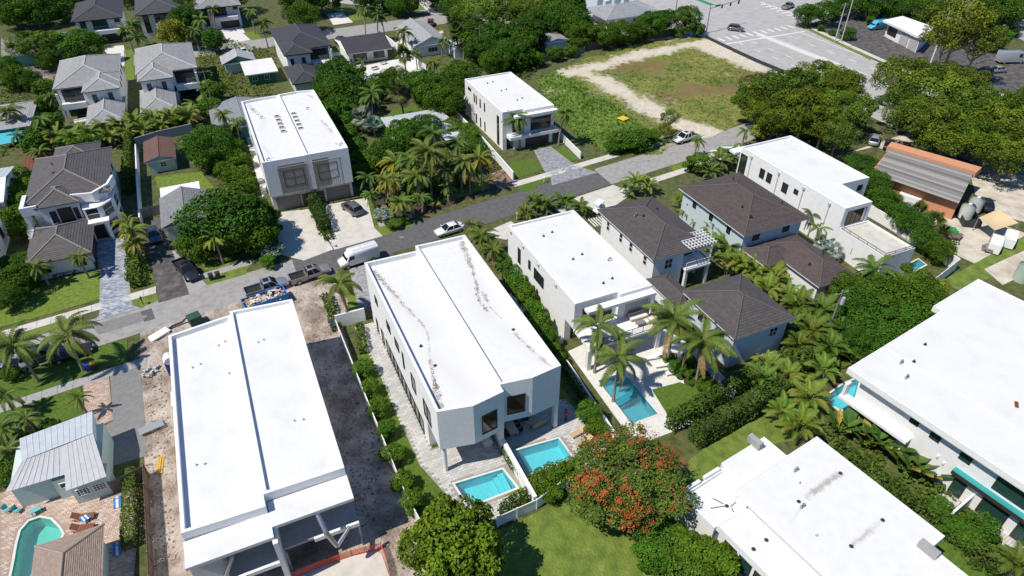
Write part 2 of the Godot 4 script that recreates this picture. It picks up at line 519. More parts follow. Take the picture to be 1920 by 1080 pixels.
# hip roof over a rectangle (eaves included). opt: slope, tone, cap, fascia, course
func hip_roof(t: Node3D, x0: float, x1: float, z0: float, z1: float, y: float, opt := {}):
	var slope: float = opt.get("slope", 0.36)
	var tone: Color = opt.get("tone", Color(0.075, 0.062, 0.055))
	var w := x1 - x0
	var d := z1 - z0
	var half := minf(w, d) * 0.5
	var rise := half * slope
	var A := Vector3(x0, y, z0); var B := Vector3(x1, y, z0); var C := Vector3(x1, y, z1); var D := Vector3(x0, y, z1)
	var p: Vector3; var q: Vector3
	if w >= d:
		p = Vector3(x0 + half, y + rise, (z0 + z1) * 0.5); q = Vector3(x1 - half, y + rise, (z0 + z1) * 0.5)
	else:
		p = Vector3((x0 + x1) * 0.5, y + rise, z0 + half); q = Vector3((x0 + x1) * 0.5, y + rise, z1 - half)
	var m := MB.new()
	var course: float = opt.get("course", 0.36)
	var wide: float = opt.get("wide", 0.42)
	if w >= d:
		tile_slope(m, D, C, p, q, tone, course, wide); tile_slope(m, B, A, q, p, tone, course, wide)
		tile_slope(m, A, D, p, p, tone, course, wide); tile_slope(m, C, B, q, q, tone, course, wide)
	else:
		tile_slope(m, A, D, p, q, tone, course, wide); tile_slope(m, C, B, q, p, tone, course, wide)
		tile_slope(m, B, A, p, p, tone, course, wide); tile_slope(m, D, C, q, q, tone, course, wide)
	part(t, "roof_tiles", m, M.tile, true)
	var cp := MB.new()
	var ct: Color = opt.get("cap", tone * 1.25)
	cp.col = Color(ct.r, ct.g, ct.b)
	var up := Vector3(0, 0.03, 0)
	for e in [[A, p], [B, q if w >= d else p], [C, q], [D, p if w >= d else q], [p, q]]:
		if (e[0] - e[1]).length() > 0.3:
			cp.tube([e[0] + up, e[1] + up], [0.13, 0.13], 6)
	part(t, "ridge_cap", cp, M.tile)
	var fs := MB.new()
	fs.prism(rect(x0 + 0.05, x1 - 0.05, z0 + 0.05, z1 - 0.05), y - 0.22, y - 0.012, true, true)
	part(t, "fascia", fs, opt.get("fascia", M.white))
	return y + rise

# gable roof, ridge along x ("x") or z ("z")
func gable_roof(t: Node3D, x0: float, x1: float, z0: float, z1: float, y: float, axis: String, opt := {}):
	var slope: float = opt.get("slope", 0.35)
	var tone: Color = opt.get("tone", Color(0.2, 0.2, 0.2))
	var m := MB.new()
	var course: float = opt.get("course", 0.36)
	var wide: float = opt.get("wide", 0.42)
	var p: Vector3; var q: Vector3
	var A := Vector3(x0, y, z0); var B := Vector3(x1, y, z0); var C := Vector3(x1, y, z1); var D := Vector3(x0, y, z1)
	var g := MB.new()
	if axis == "x":
		var rise := (z1 - z0) * 0.5 * slope
		p = Vector3(x0, y + rise, (z0 + z1) * 0.5); q = Vector3(x1, y + rise, (z0 + z1) * 0.5)
		tile_slope(m, D, C, p, q, tone, course, wide); tile_slope(m, B, A, q, p, tone, course, wide)
		for e in [[p + Vector3(0.35, -0.03, 0), D + Vector3(0.35, -0.03, -0.3), A + Vector3(0.35, -0.03, 0.3)], [q + Vector3(-0.35, -0.03, 0), B + Vector3(-0.35, -0.03, 0.3), C + Vector3(-0.35, -0.03, -0.3)]]: g.tri(e[0], e[2], e[1])
	else:
		var rise := (x1 - x0) * 0.5 * slope
		p = Vector3((x0 + x1) * 0.5, y + rise, z0); q = Vector3((x0 + x1) * 0.5, y + rise, z1)
		tile_slope(m, A, D, p, q, tone, course, wide); tile_slope(m, C, B, q, p, tone, course, wide)
		for e in [[p + Vector3(0, -0.03, 0.35), A + Vector3(0.3, -0.03, 0.35), B + Vector3(-0.3, -0.03, 0.35)], [q + Vector3(0, -0.03, -0.35), C + Vector3(-0.3, -0.03, -0.35), D + Vector3(0.3, -0.03, -0.35)]]: g.tri(e[0], e[2], e[1])
	part(t, "roof_tiles", m, opt.get("mat", M.tile), true)
	for i in 2:
		var gm := MB.new()
		gm.tri(g.v[i * 3], g.v[i * 3 + 2], g.v[i * 3 + 1])
		part(t, "gable_wall", gm, opt.get("wall", M.stucco))
	var cp := MB.new()
	cp.col = Color(tone.r, tone.g, tone.b) * 1.2
	cp.tube([p + Vector3(0, 0.03, 0), q + Vector3(0, 0.03, 0)], [0.12, 0.12], 6)
	part(t, "ridge_cap", cp, M.tile)
	var fs := MB.new()
	fs.prism(rect(x0 + 0.05, x1 - 0.05, z0 + 0.05, z1 - 0.05), y - 0.2, y - 0.012, true, true)
	part(t, "fascia", fs, opt.get("fascia", M.white))

# sloping sheet-metal roof made of separate standing-seam sheets; low edge a-b, high edge d-c
func seam_roof(t: Node3D, a: Vector3, b: Vector3, c: Vector3, d: Vector3, nsheets: int, m: Material, alt: Array = []):
	for i in nsheets:
		var u0 := float(i) / nsheets; var u1 := float(i + 1) / nsheets
		var s := MB.new()
		var p0 := a.lerp(b, u0); var p1 := a.lerp(b, u1); var q1 := d.lerp(c, u1); var q0 := d.lerp(c, u0)
		var nrm := (p1 - p0).cross(q0 - p0).normalized()
		if nrm.y < 0: nrm = -nrm
		var dn := nrm * 0.05
		s.quad(p0, p1, q1, q0) if (p1 - p0).cross(q0 - p0).y > 0 else s.quad(q0, q1, p1, p0)
		s.quad(p0 - dn, p0 + nrm * 0.0, q0, q0 - dn)
		s.box((p1 + q1) * 0.5 + nrm * 0.01, Vector3(0.04, 0.04, (p1 - q1).length()), 0, Basis((p1 - q1).cross(nrm).normalized() * -1.0, nrm, (p1 - q1).normalized()))
		part(t, "roof_sheet", s, m if alt.is_empty() else alt[rng.randi() % alt.size()])

func solid(t: Node3D, called: String, poly: PackedVector2Array, y0: float, y1: float, m: Material, bottom := true) -> MeshInstance3D:
	var b := MB.new()
	b.prism(poly, y0, y1, true, bottom)
	return part(t, called, b, m)

func boxpart(t: Node3D, called: String, c: Vector3, s: Vector3, m: Material, turn := 0.0) -> MeshInstance3D:
	var b := MB.new()
	b.cbox(c, s, minf(0.02, minf(s.x, minf(s.y, s.z)) * 0.2), turn)
	return part(t, called, b, m)

func railing(t: Node3D, a: Vector3, b: Vector3, h: float, m: Material, glass := false, spacing := 0.14):
	var f := MB.new()
	var d := b - a
	var l := d.length()
	var ang := atan2(-d.z, d.x)
	f.box((a + b) * 0.5 + Vector3(0, h, 0), Vector3(l, 0.05, 0.06), ang)
	f.box((a + b) * 0.5 + Vector3(0, 0.1, 0), Vector3(l, 0.04, 0.04), ang)
	var np := maxi(1, int(l / 1.4))
	for i in np + 1: f.box(a.lerp(b, float(i) / np) + Vector3(0, h * 0.5, 0), Vector3(0.05, h, 0.05), ang)
	if not glass:
		for i in int(l / spacing): f.box(a.lerp(b, (i + 0.5) * spacing / l) + Vector3(0, h * 0.5, 0), Vector3(0.02, h - 0.1, 0.02), ang)
	var r := part(t, "railing", f, m)
	if glass:
		var g := MB.new()
		g.box((a + b) * 0.5 + Vector3(0, h * 0.55, 0), Vector3(l, h * 0.8, 0.012), ang)
		sub(r, t, "pane", g, M.pane)

# a swimming pool: coping, basin, rippled water
func pool(called: String, label: String, poly: PackedVector2Array, basin: Material, depth := 1.3, deck_y := 0.05, steps := []):
	var c := Vector2.ZERO
	for p in poly: c += p
	c /= poly.size()
	var t := thing(called, label, "pool", Vector3(c.x, 0, c.y))
	var b := MB.new()
	var s := signed_area(poly)
	for i in poly.size():
		var p := poly[i]; var q := poly[(i + 1) % poly.size()]
		if s < 0: b.quad(Vector3(q.x, deck_y - depth, q.y), Vector3(p.x, deck_y - depth, p.y), Vector3(p.x, deck_y, p.y), Vector3(q.x, deck_y, q.y))
		else: b.quad(Vector3(p.x, deck_y - depth, p.y), Vector3(q.x, deck_y - depth, q.y), Vector3(q.x, deck_y, q.y), Vector3(p.x, deck_y, p.y))
	b.sheet(poly, deck_y - depth)
	part(t, "basin", b, basin)
	var k := MB.new()
	var outer := inset(poly, -0.22)
	k.ring(outer, poly, deck_y + 0.03)
	for i in poly.size():
		var j := (i + 1) % poly.size()
		var p := outer[i]; var q := outer[j]
		if s > 0:
			var tt := p; p = q; q = tt
		k.quad(Vector3(p.x, deck_y - 0.1, p.y), Vector3(q.x, deck_y - 0.1, q.y), Vector3(q.x, deck_y + 0.03, q.y), Vector3(p.x, deck_y + 0.03, p.y))
	part(t, "coping", k, M.concrete_white)
	for st in steps:
		var sb := MB.new()
		sb.prism(rect(st[0], st[1], st[2], st[3]), deck_y - depth, deck_y - st[4], true)
		part(t, "step", sb, basin)
	# rippled water: a fine grid clipped to the basin
	var w := MB.new()
	var lo := poly[0]; var hi := poly[0]
	for p in poly:
		lo = lo.min(p); hi = hi.max(p)
	var step := 0.11
	var nz := FastNoiseLite.new()
	nz.seed = 5; nz.frequency = 0.9; nz.fractal_octaves = 2
	var ix := int((hi.x - lo.x) / step) + 1
	var iz := int((hi.y - lo.y) / step) + 1
	for i in ix:
		for j in iz:
			var a := Vector2(lo.x + i * step, lo.y + j * step)
			var cs := [a, a + Vector2(0, step), a + Vector2(step, step), a + Vector2(step, 0)]
			var ok := true
			var pts := []
			for q in cs:
				var qq: Vector2 = q
				if not Geometry2D.is_point_in_polygon(qq, poly):
					ok = false
					break
				pts.append(Vector3(qq.x, deck_y - 0.14 + nz.get_noise_2d(qq.x, qq.y) * 0.055, qq.y))
			if not ok: continue
			w.quad(pts[0], pts[1], pts[2], pts[3])
	part(t, "water", w, M.water)
	return t

# ---------------------------------------------------------------- ground
func street_z(x: float) -> float:
	return -83.2 - 0.125 * (x + 30.0)

func band(x0: float, x1: float, o0: float, o1: float, n := 1) -> PackedVector2Array:
	var p := PackedVector2Array()
	for i in n + 1:
		var x := lerpf(x0, x1, float(i) / n)
		p.append(Vector2(x, street_z(x) + o0))
	for i in n + 1:
		var x := lerpf(x1, x0, float(i) / n)
		p.append(Vector2(x, street_z(x) + o1))
	return p

# paving: a joint-coloured slab carrying raised pavers
func paving(called: String, poly: PackedVector2Array, y: float, sx: float, sz: float, tones: Array, turn := 0.0, label := ""):
	var jm: Material = M.joint_brick if called.begins_with("brick") else M.joint
	var base := MB.new()
	for q in cut(poly): base.prism(q, y - 0.03, y)
	var holes := []
	for pp in pool_polys():
		if bounds(pp).intersects(bounds(poly)): holes.append(inset(pp, -0.28))
	var s := structure(called, base, jm, label)
	var m := MB.new()
	var ca := cos(turn); var sa := sin(turn)
	var lo := Vector2(1e9, 1e9); var hi := Vector2(-1e9, -1e9)
	for p in poly:
		var r := Vector2(p.x * ca + p.y * sa, -p.x * sa + p.y * ca)
		lo = lo.min(r); hi = hi.max(r)
	var row := 0
	var v := lo.y
	while v < hi.y:
		var u := lo.x - (sx * 0.5 if row % 2 else 0.0)
		while u < hi.x:
			var cs := [Vector2(u + 0.012, v + 0.012), Vector2(u + sx - 0.012, v + 0.012), Vector2(u + sx - 0.012, v + sz - 0.012), Vector2(u + 0.012, v + sz - 0.012)]
			var ok := true
			var w := []
			for q in cs:
				var qq: Vector2 = q
				var r := Vector2(qq.x * ca - qq.y * sa, qq.x * sa + qq.y * ca)
				if not Geometry2D.is_point_in_polygon(r, poly): ok = false
				for hp in holes:
					if Geometry2D.is_point_in_polygon(r, hp): ok = false
				w.append(r)
			if ok:
				var tc: Array = tones[rng.randi() % tones.size()]
				var k := rng.randf_range(0.88, 1.1)
				m.col = Color(tc[0] * k, tc[1] * k, tc[2] * k)
				var h := y + 0.016 + rng.randf() * 0.006
				var ctr: Vector2 = (w[0] + w[2]) * 0.5
				var tp := []
				for q in w: tp.append(q.lerp(ctr, 0.05))
				m.quad(Vector3(tp[3].x, h, tp[3].y), Vector3(tp[2].x, h, tp[2].y), Vector3(tp[1].x, h, tp[1].y), Vector3(tp[0].x, h, tp[0].y))
				for i in 4:
					var j := (i + 1) % 4
					m.quad(Vector3(w[j].x, y, w[j].y), Vector3(w[i].x, y, w[i].y), Vector3(tp[i].x, h, tp[i].y), Vector3(tp[j].x, h, tp[j].y))
			u += sx
		v += sz
		row += 1
	part_mesh(s, "pavers", m.mesh(), M.paver, true)
	return s

# the pieces of a sheet left once the pools are cut out of it
func cut(poly: PackedVector2Array, margin := 0.2) -> Array:
	var polys: Array = [poly]
	for pp in pool_polys():
		var h := inset(pp, -margin)
		var hb := bounds(h)
		var nxt := []
		for q in polys:
			if not bounds(q).intersects(hb) or Geometry2D.intersect_polygons(q, h).is_empty():
				nxt.append(q)
				continue
			var cx := hb.get_center().x
			for half in [rect(-1000, cx, -1000, 1000), rect(cx, 1000, -1000, 1000)]:
				for r in Geometry2D.intersect_polygons(q, half):
					for s in Geometry2D.clip_polygons(r, h): nxt.append(s)
		polys = nxt
	return polys

func slab(called: String, poly: PackedVector2Array, y: float, m: Material, thick := 0.1, label := ""):
	var b := MB.new()
	for q in cut(poly): b.prism(q, y - thick, y)
	return structure(called, b, m, label)

# separate concrete flags with open joints
func flags(called: String, poly: PackedVector2Array, y: float, n: int, m: Material):
	# poly: band polygon of 2 * (n + 1) corners, first side then the other side back
	var b := MB.new()
	b.prism(poly, y - 0.1, y - 0.03)
	var s := structure(called, b, M.joint)
	var half := poly.size() / 2
	for i in half - 1:
		var a := poly[i]; var c := poly[i + 1]
		var d := poly[poly.size() - 2 - i]; var e := poly[poly.size() - 1 - i]
		var f := MB.new()
		f.prism(PackedVector2Array([a.lerp(c, 0.012), a.lerp(c, 0.988), e.lerp(d, 0.988), e.lerp(d, 0.012)]), y - 0.06, y + rng.randf() * 0.006)
		part_mesh(s, "paving_slab", f.mesh(), m)
	return s

func build_ground():
	var g := MB.new()
	g.quad(Vector3(-500, -1.5, 200), Vector3(700, -1.5, 200), Vector3(700, -1.5, -800), Vector3(-500, -1.5, -800))
	structure("bedrock", g, M.soil)
	build_earth()
	# the street with its older and newer asphalt
	slab("street", band(-110, 123.6, 0, 6.3, 6), 0.03, M.asphalt_old, 0.06, "pale worn asphalt street")
	slab("street_resurfaced", band(4, 59, -0.02, 6.3, 3), 0.036, M.asphalt_new, 0.05, "dark newly laid asphalt on the street")
	slab("street_patch", V2([-16.46, -83.28, -15.09, -83.53, -14.69, -80.89, -16.04, -80.79]), 0.042, M.asphalt_new, 0.03)
	slab("street_patch", V2([-22.33, -82.93, -16.53, -83.31, -16.16, -81.08, -21.32, -80.4]), 0.04, M.asphalt_mid, 0.03)
	slab("dirt_verge", band(-16.5, 9.5, 6.28, 10.5, 2), 0.033, M.dirt, 0.05)
	for q in [[20.5, 2.9], [-16, 3.0], [70, 2.6]]:
		var mh := MB.new()
		mh.tube([Vector3(q[0], 0.0, street_z(q[0]) + q[1]), Vector3(q[0], 0.045, street_z(q[0]) + q[1])], [0.36, 0.34], 16)
		structure("manhole_cover", mh, M.grey)
	# sidewalks
	flags("sidewalk", band(-62, -14.4, -3.35, -1.7, 30), 0.075, 30, M.concrete)
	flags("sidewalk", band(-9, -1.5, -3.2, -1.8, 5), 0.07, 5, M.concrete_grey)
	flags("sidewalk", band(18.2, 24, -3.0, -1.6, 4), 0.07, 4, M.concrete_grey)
	flags("sidewalk", band(43.2, 66.2, -3.35, -1.7, 15), 0.075, 15, M.concrete)
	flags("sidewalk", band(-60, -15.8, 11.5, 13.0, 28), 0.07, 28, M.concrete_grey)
	flags("sidewalk", band(46, 84, 8.3, 9.9, 24), 0.075, 24, M.concrete)
	# verges and front lawns on the far side
	slab("verge", band(-62, -23.4, -1.65, -0.1), 0.045, M.lawn_dry)
	slab("verge", V2([-17.56, -87.46, -14.41, -87.09, -14.2, -85.03, -16.32, -84.09, -17.49, -85.24]), 0.045, M.lawn_dry)
	slab("front_lawn", V2([-30.2, -95.99, -26.25, -96.01, -21.63, -95.92, -21.46, -88.58, -26.95, -87.78, -32.97, -87.28, -33.75, -93.63]), 0.05, M.lawn)
	slab("front_lawn", V2([-17.51, -99.8, -15.97, -99.1, -14.56, -89.88, -17.5, -89.16]), 0.05, M.lawn)
	paving("paver_driveway", V2([-22.83, -105.94, -17.96, -104.24, -17.63, -88.55, -17.36, -85.19, -16.39, -84.12, -22.53, -83.26, -21.4, -84.66, -21.59, -94.6]), 0.06, 0.5, 0.25, [[0.28, 0.31, 0.36], [0.36, 0.39, 0.44], [0.42, 0.45, 0.5], [0.22, 0.25, 0.3]], 0.35, "blue grey paver driveway in front of the brown tiled house")
	slab("asphalt_driveway", V2([-15.37, -100.11, -14.69, -108.7, -12.57, -108.1, -12.03, -97.32, -11.14, -91.16, -10.29, -84.69, -14.21, -84.39, -14.48, -89.98]), 0.05, M.asphalt_dark, 0.05)
	slab("gravel_apron", V2([-12.03, -97.32, -11.23, -96.96, -7.92, -85.91, -10.22, -84.66, -11.14, -91.16]), 0.04, M.concrete_grey, 0.04)
	slab("front_lawn", V2([-11.72, -99.59, -5.95, -99.47, -3.42, -93.42, -4.59, -89.37, -7.85, -89.68, -8.63, -94.22, -11.12, -96.12]), 0.045, M.lawn)
	slab("verge", V2([-8.37, -87.49, -3.93, -88.63, -1.68, -88.8, -2.72, -86.34, -7.92, -85.91]), 0.045, M.lawn_dry)
	# duplex driveways
	slab("concrete_driveway", V2([3.58, -102.26, 9.0, -101.32, 9.62, -92.42, 10.14, -87.6, 5.57, -86.42, 2.74, -89.38]), 0.06, M.concrete, 0.06)
	slab("concrete_driveway", V2([11.98, -101.7, 18.72, -100.82, 17.37, -90.97, 17.95, -88.14, 10.26, -87.39, 10.04, -92.06]), 0.06, M.concrete, 0.06)
	slab("front_lawn", V2([16.92, -99.46, 19.42, -99.31, 19.95, -93.37, 16.93, -92.93]), 0.05, M.lawn_lush)
	slab("verge", V2([17.06, -91.46, 23.71, -92.22, 22.92, -89.16, 18.07, -88.25]), 0.045, M.lawn)
	slab("planting_bed", V2([18.88, -100.74, 45.21, -107.18, 44.01, -96.05, 26.24, -91.63, 23.17, -93.39, 20.07, -94.42]), 0.03, M.mulch, 0.05)
	slab("front_lawn", V2([27.51, -96.84, 39.02, -98.74, 39.24, -95.63, 28.33, -93.71]), 0.05, M.lawn)
	paving("brick_driveway", V2([40.92, -100.1, 44.63, -101.4, 44.2, -94.88, 40.28, -94.53]), 0.05, 0.4, 0.2, [[0.22, 0.13, 0.09], [0.27, 0.17, 0.12], [0.18, 0.11, 0.08]], 0.3)
	slab("back_lawn", V2([28.57, -134.81, 41.05, -137.61, 40.14, -133.06, 29.86, -129.96]), 0.04, M.lawn_lush)
	slab("front_lawn", V2([46.32, -103.48, 51.13, -102.52, 50.47, -97.83, 44.08, -96.89]), 0.05, M.lawn_lush)
	slab("verge", V2([43.61, -94.5, 50.42, -95.8, 50.47, -94.44, 45.57, -91.72, 43.58, -91.8]), 0.045, M.lawn_lush)
	paving("paver_driveway", V2([52.55, -106.13, 56.26, -106.01, 56.58, -98.59, 57.09, -96.46, 58.93, -92.85, 49.29, -91.93, 50.48, -94.88, 50.55, -97.56]), 0.06, 0.5, 0.25, [[0.22, 0.23, 0.25], [0.28, 0.29, 0.31], [0.33, 0.34, 0.36]], 0.0, "grey paver driveway of the white box house with garage")
	slab("front_lawn", V2([56.38, -104.66, 58.54, -105.24, 58.78, -99.3, 56.4, -98.67]), 0.05, M.lawn_lush)
	slab("verge", V2([56.1, -96.67, 59.47, -97.29, 59.3, -94.06, 56.68, -94.32]), 0.045, M.lawn_lush)
	# near side of the street
	slab("verge", band(-62, -18, 6.5, 11.4), 0.045, M.lawn_lush)
	slab("front_lawn", V2([-30.96, -71.06, -22.98, -71.48, -22.41, -67.63, -22.18, -66.21, -28.77, -65.27, -30.14, -64.46]), 0.05, M.lawn_lush)
	slab("verge", V2([59.06, -86.66, 66.34, -87.7, 67.81, -85.71, 60.15, -84.09]), 0.045, M.lawn)
	slab("verge", V2([72.32, -89.56, 76.66, -89.98, 75.99, -86.97, 71.53, -86.47]), 0.045, M.lawn)
	slab("concrete_driveway", V2([50.52, -86.42, 59.15, -87.68, 60.81, -83.78, 54.42, -80.75, 51.74, -80.83]), 0.06, M.concrete, 0.06)
	slab("concrete_driveway", V2([78.7, -90.28, 90.11, -92.0, 87.93, -87.83, 78.91, -86.58]), 0.06, M.concrete, 0.06)
	slab("concrete_driveway", V2([31.83, -82.36, 37.85, -84.0, 38.29, -81.5, 34.99, -79.26]), 0.06, M.concrete, 0.06)
	paving("paver_driveway", V2([11.13, -81.52, 13.93, -81.73, 14.6, -77.79, 12.35, -69.62, 9.94, -72.57, 10.69, -77.48]), 0.05, 0.4, 0.2, [[0.25, 0.25, 0.26], [0.33, 0.33, 0.34], [0.4, 0.4, 0.41]], 0.0)
	# building site
	slab("site_ground", V2([-16.59, -74.31, -12.33, -77.01, -6.39, -78.1, 2.64, -80.44, 6.48, -79.38, 9.5, -74.68, 7.18, -69.33, 6.93, -52.59, 7.03, -40.08, 9.18, -33.22, 7.73, -25.54, -15.47, -31.62, -15.87, -46.95, -16.47, -61.5]), 0.035, M.dirt, 0.1, "pale bare dirt round the unfinished duplex")
	slab("site_slab", V2([-6.06, -37.59, 2.8, -36.57, 3.26, -35.9, 3.32, -32.01, -5.5, -33.45]), 0.09, M.concrete, 0.1)
	slab("front_lawn", V2([9.31, -75.42, 10.71, -75.71, 10.81, -70.32, 8.88, -69.98]), 0.06, M.lawn)
	# the angled white duplex: path, lawn strip, patios
	paving("paver_patio", V2([8.7, -68.4, 11.4, -68.4, 11.4, -45.5, 17.9, -45.5, 17.9, -36.0, 11.6, -34.0, 11.2, -38.0, 9.5, -44.0]), 0.05, 0.6, 0.3, [[0.46, 0.45, 0.43], [0.5, 0.49, 0.47], [0.53, 0.52, 0.5]], 0.0, "pale paver patio and side path of the angled white duplex")
	paving("paver_patio", V2([18.4, -47.0, 24.8, -47.0, 27.6, -46.0, 28.4, -37.8, 18.4, -37.8]), 0.05, 0.6, 0.3, [[0.46, 0.45, 0.43], [0.5, 0.49, 0.47], [0.53, 0.52, 0.5]])
	slab("side_lawn", V2([7.6, -63.0, 9.3, -63.0, 9.4, -50.0, 9.5, -44.0, 11.2, -38.0, 11.5, -34.0, 8.2, -34.0, 7.6, -50.0]), 0.055, M.lawn_lush)
	slab("back_lawn", V2([11.6, -36.4, 11.6, -34.2, 17.9, -35.3, 17.9, -37.3]), 0.062, M.lawn)
	slab("side_lawn", V2([25.2, -50.0, 28.0, -50.0, 28.4, -37.0, 26.8, -37.0, 26.0, -45.5, 25.2, -46.5]), 0.045, M.lawn)
	# the box house with the pool lounge
	slab("stone_patio", V2([31.6, -53.0, 44.0, -55.0, 46.0, -48.0, 42.0, -43.8, 38.5, -37.0, 31.2, -37.0]), 0.05, M.concrete_white, 0.1, "cream stone pool deck behind the white box house")
	slab("back_lawn", V2([37.32, -43.23, 41.02, -42.88, 43.6, -38.82, 38.25, -37.55, 36.47, -37.52]), 0.06, M.lawn_lush)
	slab("planting_bed", V2([43.8, -49.56, 46.24, -47.36, 44.03, -39.36, 41.07, -42.96, 38.78, -43.42]), 0.035, M.mulch)
	# common ground near the viewer
	slab("back_lawn", V2([13.35, -33.71, 20.04, -34.19, 23.33, -33.7, 35.68, -32.22, 45.47, -33.86, 53.82, -35.38, 53.06, -32.57, 43.96, -31.3, 35.32, -30.0, 30.39, -28.52, 28.0, -23.55, 27.3, -19.6, 10.87, -25.07]), 0.04, M.lawn_dry, 0.06, "sunlit lawn between the red-flowered tree and the white house")
	slab("back_lawn", V2([34.97, -33.07, 40.26, -34.58, 49.57, -35.75, 52.76, -32.27, 50.46, -29.95, 43.96, -31.3, 36.92, -30.35, 32.52, -28.87]), 0.033, M.lawn_dry, 0.05)
	slab("side_lawn", V2([49.88, -15.84, 51.35, -15.89, 52.31, -12.43, 52.21, -9.87, 47.97, -10.24, 48.9, -13.53]), 0.05, M.lawn_lush)
	slab("planting_bed", V2([51.75, -16.32, 52.51, -15.79, 53.28, -12.11, 53.48, -9.29, 51.98, -9.71, 52.31, -12.43]), 0.045, M.mulch)
	paving("paver_patio", V2([54.41, -19.49, 56.28, -19.6, 56.37, -17.74, 54.95, -17.4, 54.12, -17.9]), 0.05, 0.5, 0.25, [[0.5, 0.49, 0.48], [0.42, 0.41, 0.41], [0.58, 0.57, 0.56]], -0.14)
	paving("paver_patio", V2([55.39, -14.68, 58.09, -15.01, 58.94, -12.46, 57.2, -10.33, 55.33, -12.03]), 0.05, 0.5, 0.25, [[0.5, 0.49, 0.48], [0.42, 0.41, 0.41], [0.58, 0.57, 0.56]], -0.14)
	# bottom left garden
	paving("brick_patio", V2([-29.33, -57.89, -27.97, -57.96, -25.69, -55.9, -22.82, -54.6, -19.52, -54.83, -18.21, -55.31, -16.73, -55.37, -16.97, -46.83, -17.33, -42.43, -18.79, -40.98, -25.24, -43.9, -28.01, -47.26]), 0.04, 0.42, 0.21, [[0.5, 0.37, 0.29], [0.56, 0.43, 0.35], [0.45, 0.32, 0.25], [0.58, 0.47, 0.39]], 0.2, "pinkish brick patio round the kidney pool")
	paving("brick_driveway", V2([-22.74, -72.24, -19.98, -72.56, -19.35, -63.81, -20.76, -63.44, -21.53, -65.83, -22.2, -66.48]), 0.045, 0.42, 0.21, [[0.48, 0.36, 0.28], [0.55, 0.43, 0.35], [0.42, 0.3, 0.24]], 0.1)
	slab("concrete_driveway", V2([-19.86, -72.61, -16.6, -72.65, -16.14, -62.19, -16.05, -56.93, -18.22, -56.93, -20.01, -57.0, -20.69, -62.99, -19.35, -63.64]), 0.055, M.asphalt_mid, 0.05)
	# houses along the back
	slab("back_lawn", V2([-13.8, -123.99, -6.2, -122.8, -4.45, -115.42, -8.95, -115.37, -13.11, -117.26]), 0.04, M.lawn)
	slab("stone_patio", V2([31.89, -166.06, 44.77, -168.15, 49.04, -159.58, 41.66, -153.44, 33.21, -155.7, 30.22, -161.83]), 0.05, M.concrete_white)
	slab("stone_patio", V2([3.16, -134.61, 5.1, -135.4, 4.19, -116.29, 3.54, -109.72, 2.66, -108.49, 2.82, -119.18]), 0.05, M.concrete_white)
	slab("back_street", V2([-120, -182, -40, -190.5, 5, -191, 70, -193, 124, -195, 124, -203.5, 70, -203, 5, -199.5, -40, -199, -120, -192]), 0.03, M.asphalt_old, 0.06)
	slab("back_street_path", V2([18.88, -180.8, 32.3, -179.4, 50.64, -182.61, 62.79, -186.35, 62.37, -184.31, 50.2, -180.21, 31.71, -176.84, 19.15, -178.4]), 0.06, M.concrete)
	slab("verge", V2([21.98, -183.12, 33.3, -183.82, 58.0, -186.29, 63.31, -187.82, 63.06, -186.23, 50.78, -183.07, 32.39, -179.84, 21.52, -180.52]), 0.045, M.lawn_dry)
	slab("concrete_driveway", V2([-24.71, -210.09, -19.55, -209.26, -18.96, -199.32, -19.38, -190.57, -20.14, -193.96, -23.53, -203.73]), 0.05, M.concrete_white)
	slab("concrete_driveway", V2([5.43, -214.03, 11.16, -214.32, 12.06, -200.08, 6.4, -199.03]), 0.05, M.concrete_white)
	slab("concrete_driveway", V2([36.32, -217.07, 41.3, -217.43, 41.66, -205.26, 35.78, -204.93]), 0.05, M.concrete_white)
	slab("concrete_driveway", V2([66.39, -222.1, 74.84, -222.76, 71.94, -211.0, 65.45, -208.49]), 0.05, M.concrete_white)
	slab("verge", V2([10.83, -207.64, 14.52, -208.21, 14.93, -200.37, 12.06, -200.08]), 0.05, M.lawn)
	slab("verge", V2([41.41, -219.37, 66.39, -222.1, 65.84, -209.65, 41.64, -206.49]), 0.045, M.lawn)
	slab("verge", V2([-19.5, -204.3, -17.2, -204.72, -16.99, -179.21, -18.83, -180.05]), 0.05, M.lawn)
	slab("bare_yard", V2([-44.67, -199.88, -35.46, -200.02, -34.18, -183.14, -38.51, -183.23, -43.68, -191.3]), 0.03, M.dirt)
	build_vacant_lot()
	# the wide road and the corner lots
	slab("arterial_road", V2([124.2, -60, 124.2, -140, 122.5, -152, 110, -155, 40, -232, 60, -262, 128, -192, 130, -240, 175, -240, 178, -196, 260, -205, 260, -160, 172, -150.5, 160, -148.5, 157.4, -140, 152.5, -110, 149.5, -85, 147, -60]), 0.03, M.road, 0.06, "wide pale multi-lane road at the crossing")
	road_markings()
	flags("sidewalk", PackedVector2Array(V2([159.5, -146, 156.5, -128, 154.0, -110, 151.8, -96, 153.4, -96, 155.6, -110, 158.1, -128, 161.1, -146])), 0.1, 3, M.concrete)
	slab("verge", V2([157.6, -144, 154.8, -127, 153.2, -118, 154.6, -118, 156.3, -127, 159.2, -144]), 0.07, M.lawn_dry)
	slab("parking_lot", V2([161.5, -146, 158.2, -126, 154.2, -98, 170, -97, 205, -118, 200, -145, 185, -152]), 0.05, M.asphalt_dark, 0.06, "dark patchy parking lot of the white repair shop")
	slab("parking_lot", V2([166.77, -97.98, 189.82, -102.47, 182.94, -88.67, 163.04, -83.05, 162.13, -87.99]), 0.05, M.asphalt_dark)
